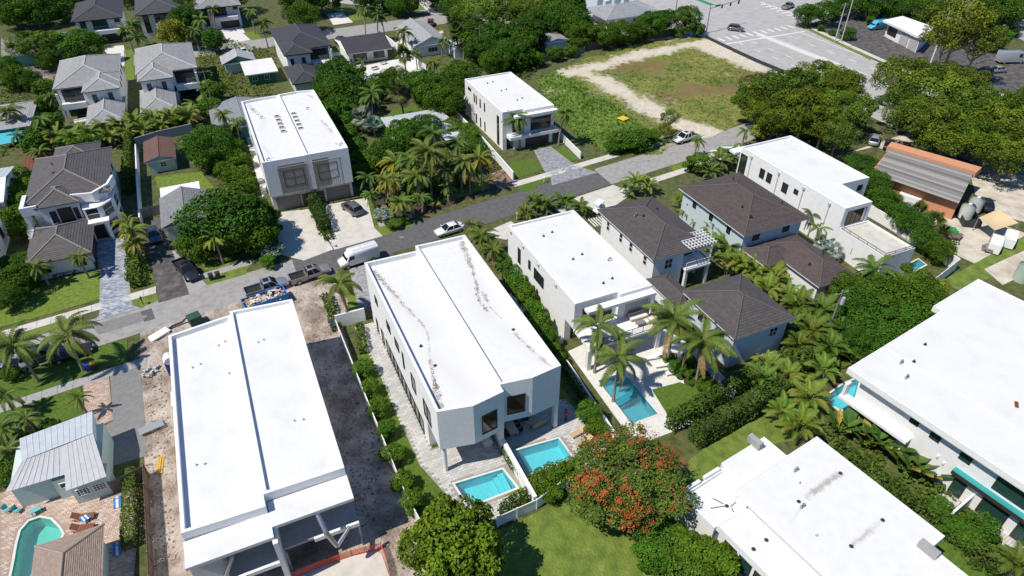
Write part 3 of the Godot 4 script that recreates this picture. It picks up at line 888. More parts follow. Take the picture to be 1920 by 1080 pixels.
	slab("parking_lot", V2([104.93, -80.13, 124.09, -82.07, 123.12, -69.43, 127.81, -60.31, 121.53, -48.85, 113.13, -49.01, 110.42, -53.88, 110.02, -55.95, 119.12, -64.24, 113.26, -80.2]), 0.04, M.sand, 0.05, "sandy parking yard round the orange building")
	slab("yard_ground", V2([95.26, -61.69, 102.19, -63.42, 106.43, -56.63, 109.66, -47.12, 94.89, -44.32, 94.0, -49.31]), 0.045, M.sand)
	slab("back_lane", V2([85.82, -44.14, 95.79, -45.41, 109.28, -47.29, 106.4, -43.69, 93.84, -41.91, 86.88, -41.62]), 0.05, M.lawn_dry)
	slab("sandy_patch", V2([94.62, -43.71, 105.22, -44.54, 102.65, -40.81, 93.43, -40.01]), 0.056, M.sand, 0.03)
	slab("gravel_lot", V2([223.18, -137.06, 252.39, -137.87, 229.95, -109.53, 198.98, -102.97, 207.98, -119.48]), 0.04, M.concrete_grey)
	slab("crossing_plaza", V2([153.39, -92.67, 161.81, -93.63, 162.3, -86.85, 153.72, -83.91]), 0.06, M.concrete)
	slab("verge", V2([158.62, -86.77, 170.95, -88.37, 172.67, -82.16, 155.76, -78.15]), 0.055, M.lawn)

# raised garden earth everywhere, with holes left for the pools
func build_earth():
	var b := MB.new()
	# far field in big sheets, the near garden ground cut round the basins
	b.quad(Vector3(-500, 0, -135), Vector3(700, 0, -135), Vector3(700, 0, -800), Vector3(-500, 0, -800))
	b.quad(Vector3(-500, 0, 200), Vector3(700, 0, 200), Vector3(700, 0, -10), Vector3(-500, 0, -10))
	b.quad(Vector3(-500, 0, -10), Vector3(-60, 0, -10), Vector3(-60, 0, -135), Vector3(-500, 0, -135))
	b.quad(Vector3(140, 0, -10), Vector3(700, 0, -10), Vector3(700, 0, -135), Vector3(140, 0, -135))
	for q in cut(rect(-60, 140, -135, -10)): b.sheet(q, 0.0)
	structure("ground", b, M.soil, "dark planted earth between the houses")

func bounds(p: PackedVector2Array) -> Rect2:
	var r := Rect2(p[0], Vector2.ZERO)
	for q in p: r = r.expand(q)
	return r

# grass, sand and brown patches of the empty lot, as one surface whose colour is set by what grows where
func build_vacant_lot():
	var poly := V2([69.4, -140.09, 86.52, -148.34, 107.34, -153.31, 126.96, -151.77, 125.81, -138.5, 124.79, -123.15, 110.46, -106.86, 99.3, -100.62, 87.24, -96.54, 77.11, -96.57, 73.69, -94.28, 65.19, -97.63, 63.16, -106.35, 63.83, -116.69])
	var bb := bounds(poly)
	var n1 := FastNoiseLite.new(); n1.seed = 4; n1.frequency = 0.09; n1.fractal_octaves = 5
	var n2 := FastNoiseLite.new(); n2.seed = 9; n2.frequency = 0.5; n2.fractal_octaves = 4
	var n3 := FastNoiseLite.new(); n3.seed = 14; n3.frequency = 0.05; n3.fractal_octaves = 4
	var paths := [V2([78.61, -140.73, 87.59, -142.13, 102.19, -145.39, 118.31, -146.83, 129.52, -145.32]), V2([82.1, -140.39, 83.1, -131.94, 83.95, -120.58, 84.71, -110.33, 85.7, -102.32, 88.03, -98.41]), V2([123.38, -142.04, 124.12, -132.23, 125.53, -124.94])]
	var wid := [2.6, 2.7, 4.5]
	var brown := [[Vector2(98.04, -137.82), 6.0], [Vector2(99.41, -120.03), 3.6], [Vector2(108.33, -117.85), 5.0], [Vector2(91.89, -117.68), 3.6], [Vector2(117.28, -119.2), 4.0], [Vector2(91.38, -138.28), 3.0]]
	var m := MB.new()
	var st := 0.4
	var nx := int(bb.size.x / st) + 1
	var nz := int(bb.size.y / st) + 1
	var cols := {}
	var cell := func(i: int, j: int) -> Color:
		var p := bb.position + Vector2(i, j) * st
		var a := n1.get_noise_2d(p.x, p.y); var f := n2.get_noise_2d(p.x, p.y); var w := n3.get_noise_2d(p.x, p.y)
		var d := 1e9
		for k in 3:
			var pl: PackedVector2Array = paths[k]
			for s in pl.size() - 1:
				var q := Geometry2D.get_closest_point_to_segment(p, pl[s], pl[s + 1])
				d = minf(d, p.distance_to(q) - wid[k])
		var sand := clampf(0.5 - (d + a * 2.2 + f * 2.4) * 0.6, 0, 1)
		var lush: bool = p.x < 78.0 and p.y > -150.0
		var grass := Color(0.105, 0.17, 0.022) if lush else Color(0.165, 0.182, 0.04)
		var k2 := 1.0 + a * 0.55 + f * 0.5
		var c := Color(grass.r * k2, grass.g * (1.0 + a * 0.35 + f * 0.4), grass.b * k2)
		for bq in brown:
			var e := clampf(1.2 - p.distance_to(bq[0]) / bq[1] + a * 1.1 + f * 0.5, 0, 0.55)
			c = c.lerp(Color(0.17, 0.085, 0.045), e)
		var bare := clampf((w + f * 0.5 - 0.45) * 4.0, 0, 0.7)
		c = c.lerp(Color(0.4, 0.35, 0.26), bare)
		return c.lerp(Color(0.56 + f * 0.12, 0.5 + f * 0.12, 0.4 + f * 0.12), sand)
	for i in nx:
		for j in nz:
			var p := bb.position + Vector2(i, j) * st
			if not Geometry2D.is_point_in_polygon(p + Vector2(st, st) * 0.5, poly): continue
			var hs := []
			for o in [[0, 1], [1, 1], [1, 0], [0, 0]]:
				var key := Vector2i(i + o[0], j + o[1])
				if not cols.has(key): cols[key] = [cell.call(key.x, key.y), 0.05 + absf(n2.get_noise_2d(key.x * st * 1.7, key.y * st * 1.7)) * 0.14]
				hs.append([Vector3(bb.position.x + key.x * st, cols[key][1], bb.position.y + key.y * st), cols[key][0]])
			var nn := Vector3.UP
			for t in [[0, 1, 2], [0, 2, 3]]:
				nn = (hs[t[1]][0] - hs[t[0]][0]).cross(hs[t[2]][0] - hs[t[0]][0]).normalized()
				for q in [t[0], t[2], t[1]]:
					m.v.append(hs[q][0]); m.n.append(nn); m.c.append(hs[q][1]); m.uv.append(Vector2.ZERO)
	structure("vacant_lot", m, vcol(1.0), "overgrown empty lot with a sandy track across it")
	# tall weeds standing on it
	var w := MB.new()
	for i in 9000:
		var p := bb.position + Vector2(rng.randf() * bb.size.x, rng.randf() * bb.size.y)
		if not Geometry2D.is_point_in_polygon(p, poly): continue
		var key := Vector2i(int((p.x - bb.position.x) / st), int((p.y - bb.position.y) / st))
		if not cols.has(key): continue
		var c: Color = cols[key][0]
		if c.r > c.g * 1.02: continue
		var lush: bool = p.x < 78.0 and p.y > -150.0
		var h := rng.randf_range(0.15, 0.55) * (1.2 if lush else 0.6)
		w.col = Color(c.r * rng.randf_range(0.7, 1.3), c.g * rng.randf_range(0.8, 1.4), c.b)
		for k in 4:
			var a := rng.randf() * TAU
			var b3 := Vector3(p.x + rng.randf_range(-0.2, 0.2), 0.05, p.y + rng.randf_range(-0.2, 0.2))
			var sd := Vector3(cos(a), 0, sin(a)) * 0.1
			w.tri(b3 - sd, b3 + sd, b3 + Vector3(rng.randf_range(-0.25, 0.25), h, rng.randf_range(-0.25, 0.25)))
	var o := MeshInstance3D.new()
	o.name = "tall_weeds"; o.mesh = w.mesh(); o.material_override = M.leaf
	add_child(o)
	o.set_meta("kind", "stuff"); o.set_meta("label", "tall green weeds growing over the empty lot"); o.set_meta("category", "weeds")

func road_markings():
	var w := MB.new()
	# lane lines of the wide road
	for q in [[Vector2(126.94, -145.46), Vector2(126.97, -104.63), 0], [Vector2(132.35, -146.13), Vector2(132.08, -104.86), 1], [Vector2(136.08, -144.44), Vector2(136.46, -105.87), 1], [Vector2(143.83, -143.06), Vector2(143.84, -107.96), 0], [Vector2(148.88, -144.03), Vector2(148.57, -109.05), 1], [Vector2(154.17, -145.54), Vector2(153.44, -110.18), 0]]:
		var l: float = q[0].distance_to(q[1])
		var n := int(l / 6.0) if q[2] == 1 else 1
		for i in n:
			var c: Vector2 = q[0].lerp(q[1], (i + 0.5) / n)
			w.box(Vector3(c.x, 0.036, c.y), Vector3(2.6 if q[2] == 1 else l, 0.006, 0.2), -(q[1] - q[0]).angle())
	for i in 12:                                               # zebra bars
		w.box(Vector3(127.0 + i * 2.6, 0.036, -147.0 - i * 0.15), Vector3(0.6, 0.006, 2.8))
	for i in 8: w.box(Vector3(164.0 + i * 0.2, 0.036, -153.0 - i * 2.6), Vector3(2.8, 0.006, 0.6))
	w.box(Vector3(142, 0.036, -143.5), Vector3(28, 0.006, 0.5))
	w.box(Vector3(166.5, 0.036, -164), Vector3(0.5, 0.006, 20))
	structure("road_marking", w, M.white, "white painted lane lines and crosswalk bars")
	var y := MB.new()
	for i in 2:
		y.box(Vector3(139.6 + i * 0.35, 0.036, -82), Vector3(0.14, 0.006, 30))
		y.box(Vector3(220, 0.036, -178 + i * 0.35), Vector3(80, 0.006, 0.14))
	structure("road_marking", y, M.yellow, "yellow painted centre lines")
	var gm := MB.new()
	gm.box(Vector3(150, 0.037, -186), Vector3(2.0, 0.006, 18))
	gm.box(Vector3(176.0, 0.037, -205), Vector3(2.0, 0.006, 22))
	structure("road_marking", gm, M.green, "green painted cycle lane")
	var k := MB.new()
	k.prism(V2([141.13, -146.44, 142.89, -146.74, 143.05, -131.66, 143.31, -118.19, 141.74, -117.18, 141.13, -130.6]), 0.02, 0.17)
	structure("traffic_island", k, M.stucco_warm)

func pool_polys() -> Array:
	return [
		V2([12.0, -40.35, 17.04, -40.0, 17.41, -37.41, 12.32, -37.36]),
		V2([19.28, -41.62, 24.12, -41.23, 24.24, -38.46, 19.17, -38.39]),
		V2([32.4, -47.0, 35.8, -47.0, 35.8, -39.8, 32.4, -39.8]),
		kidney(),
		V2([85.49, -49.02, 88.08, -49.35, 87.83, -47.96, 85.09, -47.59]),
		V2([54.47, -33.99, 58.04, -34.7, 60.83, -34.78, 57.0, -32.12, 54.69, -31.83]),
	]

func kidney() -> PackedVector2Array:
	var src := V2([-27.16, -46.87, -27.07, -49.06, -27.05, -50.8, -26.91, -52.25, -26.33, -53.05, -25.45, -53.09, -24.5, -52.41, -23.74, -51.12, -23.36, -50.15, -23.55, -49.69, -24.28, -49.67, -24.98, -49.27, -25.32, -48.27, -25.53, -46.96, -25.82, -45.73])
	return src

# ---------------------------------------------------------------- houses
const W_ := Vector2(-1, 0)
const E_ := Vector2(1, 0)
const S_ := Vector2(0, 1)
const N_ := Vector2(0, -1)

# dirt washed into trails on a pale roof: print on the roof sheet, uv 0..1 over its rectangle
func stained_roof(seed_: int, trails: Array, w: int, h: int) -> StandardMaterial3D:
	var nz := FastNoiseLite.new(); nz.seed = seed_; nz.frequency = 0.03; nz.fractal_octaves = 5
	var nf := FastNoiseLite.new(); nf.seed = seed_ + 3; nf.frequency = 0.16; nf.fractal_octaves = 3
	var im := Image.create(w, h, false, Image.FORMAT_RGB8)
	var asp := float(w) / h
	for y in h:
		for x in w:
			var a := nz.get_noise_2d(x, y)
			var f := nf.get_noise_2d(x, y)
			var k := 0.705 + a * 0.035
			var c := Color(k, k * 0.989, k * 0.958)
			var p := Vector2(float(x) / w * asp, float(y) / h)
			for t in trails:                                     # u0, v0, u1, v1, width, strength, 1 = pale silt / 0 = dark mould
				var q0 := Vector2(t[0] * asp, t[1]); var q1 := Vector2(t[2] * asp, t[3])
				var d: float = p.distance_to(Geometry2D.get_closest_point_to_segment(p, q0, q1)) / t[4]
				if d > 2.6: continue
				if t[6] > 0.5: c = c.lerp(Color(0.36, 0.33, 0.28), clampf((1.15 - d + a * 0.9 + f * 0.7) * t[5], 0, 0.75))
				else: c = c.lerp(Color(0.13, 0.105, 0.075), clampf(clampf(1.2 - d + a * 1.1 + f * 1.2, 0, 1) * clampf(0.45 + f * 1.8 + a, 0, 1) * t[5], 0, 0.92))
			im.set_pixel(x, y, c.linear_to_srgb())
	var m := StandardMaterial3D.new()
	m.albedo_texture = ImageTexture.create_from_image(im)
	m.roughness = 0.75
	return m

func roof_sheet_uv(t: Node3D, x0: float, x1: float, z0: float, z1: float, y: float, m: Material):
	var b := MB.new()
	b.quad_uv(Vector3(x0, y, z1), Vector3(x1, y, z1), Vector3(x1, y, z0), Vector3(x0, y, z0), Vector2(0, 1), Vector2(1, 1), Vector2(1, 0), Vector2(0, 0))
	part(t, "roof_membrane", b, m)

func build_houses():
	house_site_duplex()
	house_angled_duplex()
	house_pool_box()
	house_screen_duplex()
	house_garage_box()
	house_terrace_box()
	house_corner_villa()
	house_low_villa()
	house_brown_roofs()
	house_glass_front()
	house_grey_roofs()
	house_cottages()

func house_site_duplex():
	var t := thing("unfinished_duplex", "long white flat-roofed duplex under construction with open balconies and bare dirt round it", "house", Vector3(-4.65, 0, -53))
	var pa := V2([-11.4, -65.8, -7.6, -66.4, -4.85, -66.8, -4.85, -39.1, -11.4, -39.3])
	var pb := V2([-4.85, -67.4, 2.05, -66.8, 2.05, -40.3, -4.85, -40.35])
	block(t, pa, 3.1, 7.9, M.stucco, M.membrane, 0.3, 0.55)
	block(t, pb, 3.1, 7.95, M.stucco, M.membrane, 0.3, 0.4)
	var fl := MB.new()
	fl.sheet(pa, 3.1); fl.sheet(pb, 3.1)
	part(t, "floor_slab", fl, M.concrete_grey)
	for q in [[-11.4, -11.15, -65.8, -39.3], [1.8, 2.05, -66.8, -40.3], [-4.95, -4.7, -66.6, -40.2], [-11.14, -4.96, -50.2, -49.9], [-4.69, 1.79, -50.2, -49.9]]: solid(t, "ground_floor_wall", rect(q[0], q[1], q[2], q[3]), 0, 3.09, M.stucco, false)
	boxpart(t, "wall_jog", Vector3(-11.5, 3.7, -56.1), Vector3(0.3, 7.4, 2.2), M.stucco)
	# front canopies, balconies and the fin between the two units
	solid(t, "canopy", rect(-11.5, -4.75, -39.15, -36.6), 6.6, 6.95, M.membrane)
	solid(t, "canopy", rect(-4.75, 2.1, -40.25, -37.6), 6.6, 6.95, M.membrane)
	solid(t, "fin_wall", rect(-4.95, -4.55, -40.2, -36.2), 0, 6.58, M.stucco)
	solid(t, "end_wall", rect(-11.45, -9.0, -39.05, -37.3), 0, 6.58, M.stucco_warm)
	solid(t, "balcony_slab", rect(-8.98, -4.97, -39.05, -36.75), 3.1, 3.4, M.stucco_grey)
	solid(t, "balcony_slab", rect(-4.53, 2.05, -40.2, -37.75), 3.1, 3.4, M.stucco_grey)
	solid(t, "balcony_edge", rect(-1.9, 2.06, -37.74, -37.5), 3.05, 3.5, M.stucco)
	solid(t, "balcony_edge", rect(-8.9, -4.97, -36.74, -36.5), 3.05, 3.5, M.stucco)
	for x in [-4.45, 1.9]: solid(t, "post", rect(x, x + 0.15, -37.7, -37.5), 0, 3.05, M.stucco_grey)
	# silver duct hanging over the balcony
	var d := MB.new()
	d.tube([Vector3(-1.15, 6.5, -38.01), Vector3(-0.83, 5.4, -36.52), Vector3(-0.79, 5.2, -36.43), Vector3(-0.24, 3.6, -35.96)], [0.22, 0.22, 0.23, 0.2], 10)
	d.tube([Vector3(-0.24, 3.6, -35.96), Vector3(1.13, 4.8, -36.51)], [0.2, 0.16], 8)
	part(t, "metal_duct", d, M.steel)
	var d2 := MB.new()
	d2.tube([Vector3(-8.15, 6.2, -36.83), Vector3(-9.14, 4.0, -36.85)], [0.2, 0.2], 8)
	part(t, "metal_duct", d2, M.galv)
	for p in [[-9.4, -60.0], [-8.6, -60.2], [-6.6, -62.5], [-5.9, -62.9], [-9.9, -46.5], [-9.2, -46.3], [-6.0, -57.5], [-2.6, -61.0], [-2.0, -61.2], [-1.0, -48.0], [-0.2, -47.8]]:
		roof_vent(t, p[0], 7.36 if p[0] < -4.8 else 7.56, p[1], 3)

func house_angled_duplex():
	var t := thing("angled_duplex", "white two-storey duplex with folded overhanging front and dirt trails on its flat roof", "house", Vector3(18, 0, -55))
	var pl := V2([11.3, -68.8, 18.08, -68.65, 18.08, -41.85, 14.7, -41.3, 11.3, -42.0])
	var pr := V2([18.08, -69.65, 24.75, -69.5, 24.75, -42.7, 21.4, -42.3, 18.08, -42.75])
	block(t, pl, 3.8, 9.2, M.stucco, M.membrane, 0.28, 0.62)
	block(t, pr, 3.8, 9.3, M.stucco, M.membrane, 0.28, 0.5)
	var u := MB.new()
	u.sheet(pl, 3.8); u.sheet(pr, 3.8)
	part(t, "soffit", u, M.stucco)
	roof_sheet_uv(t, 11.7, 17.7, -67.6, -42.8, 8.586, stained_roof(3, [[0.04, 0.0, 0.11, 0.09, 0.012, 1.8, 0], [0.11, 0.09, 0.2, 0.2, 0.008, 1.6, 0], [0.2, 0.2, 0.27, 0.31, 0.006, 0.9, 0], [0.27, 0.31, 0.36, 0.41, 0.008, 0.8, 0], [0.36, 0.41, 0.43, 0.5, 0.005, 0.7, 0], [0.43, 0.5, 0.42, 0.58, 0.005, 0.6, 0], [0.42, 0.58, 0.25, 0.73, 0.004, 0.5, 0], [0.25, 0.73, 0.13, 0.87, 0.007, 1.5, 0], [0.13, 0.87, 0.04, 1.0, 0.01, 2.2, 0], [0.05, 0.9, 0.03, 1.0, 0.012, 1.2, 1], [0.1, 0.06, 0.24, 0.26, 0.022, 0.3, 1], [0.2, 0.3, 0.5, 0.55, 0.07, 0.12, 1], [0.3, 0.7, 0.6, 0.95, 0.06, 0.1, 1]], 192, 768))
	roof_sheet_uv(t, 18.4, 24.4, -69.0, -43.2, 8.806, stained_roof(8, [[0.94, 0.0, 0.85, 0.12, 0.013, 1.6, 0], [0.85, 0.12, 0.77, 0.25, 0.01, 1.5, 0], [0.77, 0.25, 0.62, 0.4, 0.006, 1.0, 0], [0.6, 0.4, 0.52, 0.47, 0.009, 1.3, 0], [0.5, 0.48, 0.52, 0.57, 0.007, 1.0, 0], [0.66, 0.44, 0.64, 0.5, 0.009, 1.0, 0], [0.6, 0.52, 0.68, 0.64, 0.003, 0.6, 0], [0.72, 0.75, 0.8, 0.86, 0.005, 1.1, 0], [0.8, 0.86, 0.93, 0.99, 0.007, 0.7, 0], [0.86, 0.93, 0.95, 1.0, 0.016, 0.45, 1], [0.9, 0.04, 0.8, 0.22, 0.024, 0.3, 1], [0.7, 0.3, 0.45, 0.6, 0.06, 0.13, 1], [0.6, 0.7, 0.9, 0.95, 0.05, 0.12, 1]], 192, 768))
	# ground floor stands back under the fold
	solid(t, "ground_floor_wall", V2([11.3, -68.8, 18.06, -68.6, 18.06, -46.0, 11.3, -46.0]), 0, 3.79, M.stucco, false)
	solid(t, "ground_floor_wall", V2([18.1, -69.6, 24.75, -69.5, 24.75, -47.0, 18.1, -47.0]), 0, 3.79, M.stucco, false)
	solid(t, "garden_divider", rect(17.93, 18.3, -45.98, -34.6), 0, 1.75, M.stucco)
	var col := MB.new()
	col.tube([Vector3(11.75, 0, -42.3), Vector3(11.75, 3.8, -42.3)], [0.24, 0.24], 16)
	part(t, "column", col, M.stucco)
	solid(t, "column", rect(24.3, 24.75, -43.3, -42.75), 0, 3.79, M.stucco)
	solid(t, "column", rect(17.7, 18.25, -43.0, -42.3), 1.76, 3.79, M.stucco)
	solid(t, "outdoor_kitchen", rect(16.4, 17.3, -45.9, -43.2), 0.05, 1.0, M.concrete_white)
	# side glazing
	for w in [[-59.2, 6.3, 1.5, 1.15], [-55.85, 6.3, 1.6, 1.2], [-53.5, 5.9, 0.5, 2.3], [-50.0, 5.6, 1.4, 2.2], [-45.5, 5.6, 2.2, 2.3], [-64.5, 6.3, 1.2, 1.1]]:
		window(t, Vector3(11.3, w[1], w[0]), w[2], w[3], W_, {"nx": 2 if w[2] > 1.4 else 1})
	for i in 9:
		window(t, Vector3(11.3, 1.2, -61.3 + i * 1.62), 1.5, 2.2, W_, {"glass": M.glass_green})
	window(t, Vector3(11.3, 1.2, -63.6), 1.2, 2.2, W_)
	window(t, Vector3(11.3, 1.1, -66.2), 0.9, 2.1, W_, {"called": "side_door"})
	# front windows in the folded faces
	var n1 := Vector2(0.155, 1.0).normalized()
	window(t, Vector3(16.4, 5.9, -41.58), 1.75, 2.65, n1, {"glass": M.glass_warm, "fw": 0.1})
	window(t, Vector3(19.7, 6.1, -42.5), 1.9, 2.55, Vector2(-0.135, 1.0).normalized(), {"glass": M.glass_warm, "fw": 0.1})
	for x in [13.0, 14.8, 16.6]: window(t, Vector3(x, 1.5, -45.99), 1.7, 2.7, S_, {"called": "sliding_door"})
	for x in [19.6, 21.4, 23.2]: window(t, Vector3(x, 1.5, -46.99), 1.7, 2.7, S_, {"called": "sliding_door"})
	for z in [-60.0, -53.0]: window(t, Vector3(24.75, 6.0, z), 1.6, 1.4, E_)
	roof_vent(t, 13.0, 8.6, -52.0, 0); roof_vent(t, 13.4, 8.6, -48.6, 2); roof_vent(t, 22.9, 8.82, -50.2, 2)

func house_pool_box():
	var t := thing("box_house", "white box house with six dark roof pipes and a furnished balcony over the pool deck", "house", Vector3(37, 0, -62))
	block(t, V2([32.05, -72.1, 42.3, -72.1, 42.3, -52.3, 37.9, -52.3, 37.9, -52.9, 32.05, -52.9]), 3.5, 7.4, M.stucco, M.membrane, 0.28, 0.3)
	solid(t, "ground_floor_wall", V2([32.05, -72.1, 42.3, -72.1, 42.3, -55.0, 32.05, -55.0]), 0, 3.49, M.stucco, false)
	solid(t, "canopy", rect(33.0, 42.4, -52.28, -51.3), 6.55, 6.95, M.stucco)
	solid(t, "balcony_slab", rect(32.05, 42.3, -52.88, -48.9), 3.2, 3.52, M.stucco)
	solid(t, "column", rect(31.95, 32.5, -49.5, -48.95), 0, 3.19, M.stucco)
	solid(t, "column", rect(41.6, 42.15, -49.5, -48.95), 0, 3.19, M.stucco)
	solid(t, "corner_column", rect(41.9, 42.3, -51.7, -51.3), 3.53, 6.54, M.stucco)
	railing(t, Vector3(32.1, 3.52, -49.0), Vector3(42.25, 3.52, -49.0), 1.0, M.bronze)
	railing(t, Vector3(42.2, 3.52, -52.2), Vector3(42.2, 3.52, -49.05), 1.0, M.bronze)
	window(t, Vector3(35.2, 5.0, -52.9), 4.1, 2.6, S_, {"nx": 3, "glass": M.glass_warm})
	window(t, Vector3(40.4, 4.9, -52.3), 3.2, 2.4, S_, {"nx": 2, "frame": M.lightgrey, "glass": M.lightgrey})
	for x in [34.0, 36.4, 38.8]: window(t, Vector3(x, 1.5, -54.99), 2.2, 2.7, S_, {"called": "sliding_door"})
	window(t, Vector3(32.05, 4.65, -68.3), 0.85, 2.4, W_)
	window(t, Vector3(32.05, 5.2, -65.1), 0.65, 1.4, W_)
	window(t, Vector3(32.05, 4.9, -62.3), 2.8, 1.7, W_, {"nx": 3})
	for z in [-68.0, -63.0, -58.0]: window(t, Vector3(42.3, 5.4, z), 1.0, 1.4, E_)
	for p in [[35.5, -68.0], [37.0, -68.4], [36.5, -61.5], [38.1, -62.0], [37.4, -55.4], [38.9, -55.8]]: roof_vent(t, p[0], 7.1, p[1], 0)
	for z in [-71.0, -67.0, -62.5, -57.6]:
		var s := MB.new()
		s.box(Vector3(31.95, 6.9, z), Vector3(0.18, 0.3, 0.35))
		part(t, "roof_scupper", s, M.lightgrey)
	roof_vent(t, 40.4, 7.1, -59.3, 1)

func house_screen_duplex():
	var t := thing("screened_duplex", "white flat-roofed duplex with two slatted screens over its front windows and skylights in pairs", "house", Vector3(10.4, 0, -115))
	block(t, V2([3.7, -129.6, 6.9, -130.1, 10.4, -130.1, 10.4, -102.0, 3.7, -102.1]), 3.0, 9.1, M.stucco, M.membrane, 0.3, 0.45)
	block(t, V2([10.4, -130.2, 13.9, -130.6, 17.1, -130.0, 17.1, -101.9, 10.4, -102.0]), 3.0, 9.15, M.stucco, M.membrane, 0.3, 0.4)
	roof_sheet_uv(t, 4.2, 10.0, -129.0, -102.6, 8.656, stained_roof(21, [[0.1, 0.02, 0.22, 0.16, 0.02, 0.4, 1], [0.14, 0.1, 0.3, 0.22, 0.014, 0.6, 0], [0.1, 0.75, 0.2, 0.95, 0.02, 0.2, 1], [0.4, 0.3, 0.2, 0.5, 0.03, 0.12, 1]], 128, 512))
	roof_sheet_uv(t, 10.8, 16.7, -129.0, -102.6, 8.756, stained_roof(22, [[0.85, 0.02, 0.93, 0.08, 0.02, 0.5, 1], [0.8, 0.5, 0.93, 0.72, 0.01, 0.6, 0], [0.84, 0.6, 0.95, 0.8, 0.03, 0.2, 1], [0.85, 0.9, 0.97, 0.96, 0.012, 0.5, 1]], 128, 512))
	for i in 5:
		for x in [8.7, 11.6]:
			var s := boxpart(t, "skylight", Vector3(x, 8.78, -120.5 + i * 1.75), Vector3(0.95, 0.28, 0.7), M.offwhite)
			var g := MB.new()
			g.box(Vector3(x, 8.925, -120.5 + i * 1.75), Vector3(0.78, 0.02, 0.55))
			sub(s, t, "pane", g, M.glass)
	solid(t, "ground_floor_wall", V2([3.9, -129.4, 16.9, -129.6, 16.9, -102.5, 3.9, -102.6]), 0, 2.99, M.stucco_warm, false)
	garage_door(t, Vector3(6.4, 1.15, -102.55), 3.7, 2.2, S_, M.garage)
	garage_door(t, Vector3(14.5, 1.15, -102.5), 3.7, 2.2, S_, M.garage)
	for x in [9.1, 11.6]:
		var dr := MB.new()
		dr.box(Vector3(x, 1.1, -102.5), Vector3(1.1, 2.2, 0.08))
		var dn := part(t, "front_door", dr, M.wood)
		for i in 4:
			var b := MB.new()
			b.box(Vector3(x, 0.45 + i * 0.5, -102.44), Vector3(1.0, 0.2, 0.05))
			sub(dn, t, "panel", b, M.dark)
	for k in 2:
		var x0 := 5.7 if k == 0 else 11.1
		var x1 := x0 + 4.35
		window(t, Vector3((x0 + x1) * 0.5 + 0.1, 5.75, -102.0), 3.2, 2.8, S_, {"nx": 2, "ny": 2, "fw": 0.09})
		var fr := MB.new()
		for q in [[x0, 3.3, x1, 3.2], [x0, 8.0, x1, 8.25]]: fr.box(Vector3((q[0] + q[2]) * 0.5, (q[1] + q[3]) * 0.5, -101.15), Vector3(x1 - x0 + 0.1, 0.12, 0.1))
		for x in [x0, x1]:
			fr.box(Vector3(x, 5.7, -101.15), Vector3(0.12, 5.0, 0.1))
			for y in [3.4, 8.0]: fr.box(Vector3(x, y, -101.55), Vector3(0.08, 0.08, 0.9))
		var sc := part(t, "slat_screen", fr, M.cladding)
		for i in 13:
			var sl := MB.new()
			sl.box(Vector3(x0 + (i + 0.5) * (x1 - x0) / 13.0, 5.7, -101.15), Vector3(0.05, 4.75, 0.06))
			sub(sc, t, "slat", sl, M.cladding)
		var bk := MB.new()
		bk.box(Vector3((x0 + x1) * 0.5, 5.7, -101.98), Vector3(x1 - x0, 4.9, 0.06))
		part(t, "cladding_panel", bk, M.cladding)
	for z in [-125.0, -118.0, -110.0]: window(t, Vector3(3.7, 6.2, z), 0.8, 1.8, W_)
	roof_vent(t, 6.0, 8.66, -121.0, 1); roof_vent(t, 14.2, 8.76, -121.5, 1); roof_vent(t, 4.6, 8.66, -103.4, 1); roof_vent(t, 16.3, 8.76, -104.0, 1)

func house_garage_box():
	var t := thing("box_house", "white box house with tall side slit window and dark garage beside the empty lot", "house", Vector3(52, 0, -118))
	block(t, V2([47.1, -127.6, 57.5, -127.7, 57.5, -107.6, 51.3, -107.6, 51.3, -108.3, 47.1, -108.3]), 3.0, 7.6, M.stucco, M.membrane, 0.26, 0.3)
	solid(t, "ground_floor_wall", V2([47.1, -127.6, 57.5, -127.7, 57.5, -107.9, 49.4, -107.9, 49.4, -109.5, 47.9, -109.5, 47.9, -108.3, 47.1, -108.3]), 0, 2.99, M.stucco, false)
	solid(t, "balcony_slab", rect(47.9, 58.3, -108.28, -106.5), 2.5, 3.1, M.stucco)
	solid(t, "canopy", rect(49.0, 57.9, -107.58, -106.6), 6.6, 7.0, M.stucco)
	railing(t, Vector3(52.4, 3.1, -106.6), Vector3(58.2, 3.1, -106.6), 0.95, M.bronze)
	window(t, Vector3(54.7, 4.6, -107.6), 4.2, 2.5, S_, {"nx": 2})
	window(t, Vector3(50.0, 4.6, -108.3), 1.8, 2.5, S_)
	garage_door(t, Vector3(54.2, 1.2, -107.9), 4.8, 2.35, S_, M.garage_dark)
	window(t, Vector3(48.7, 1.2, -109.5), 1.0, 2.3, S_, {"called": "front_door", "glass": M.glass_green})
	window(t, Vector3(47.1, 3.3, -110.35), 1.0, 5.8, W_, {"ny": 4})
	window(t, Vector3(47.1, 6.4, -124.9), 1.6, 0.6, W_)
	for z in [-122.4, -121.3, -119.2, -117.0]: window(t, Vector3(47.1, 5.4, z), 0.5, 1.75, W_)
	for z in [-121.5, -119.3, -117.0]: window(t, Vector3(47.1, 1.4, z), 0.5, 2.0, W_)
	for p in [[50.7, -124.0], [52.0, -124.3], [51.6, -119.0], [52.8, -119.3], [52.4, -113.3], [53.7, -113.8]]: roof_vent(t, p[0], 7.3, p[1], 0)
	solid(t, "back_balcony", rect(47.0, 53.0, -131.0, -127.72), 2.8, 3.1, M.stucco)

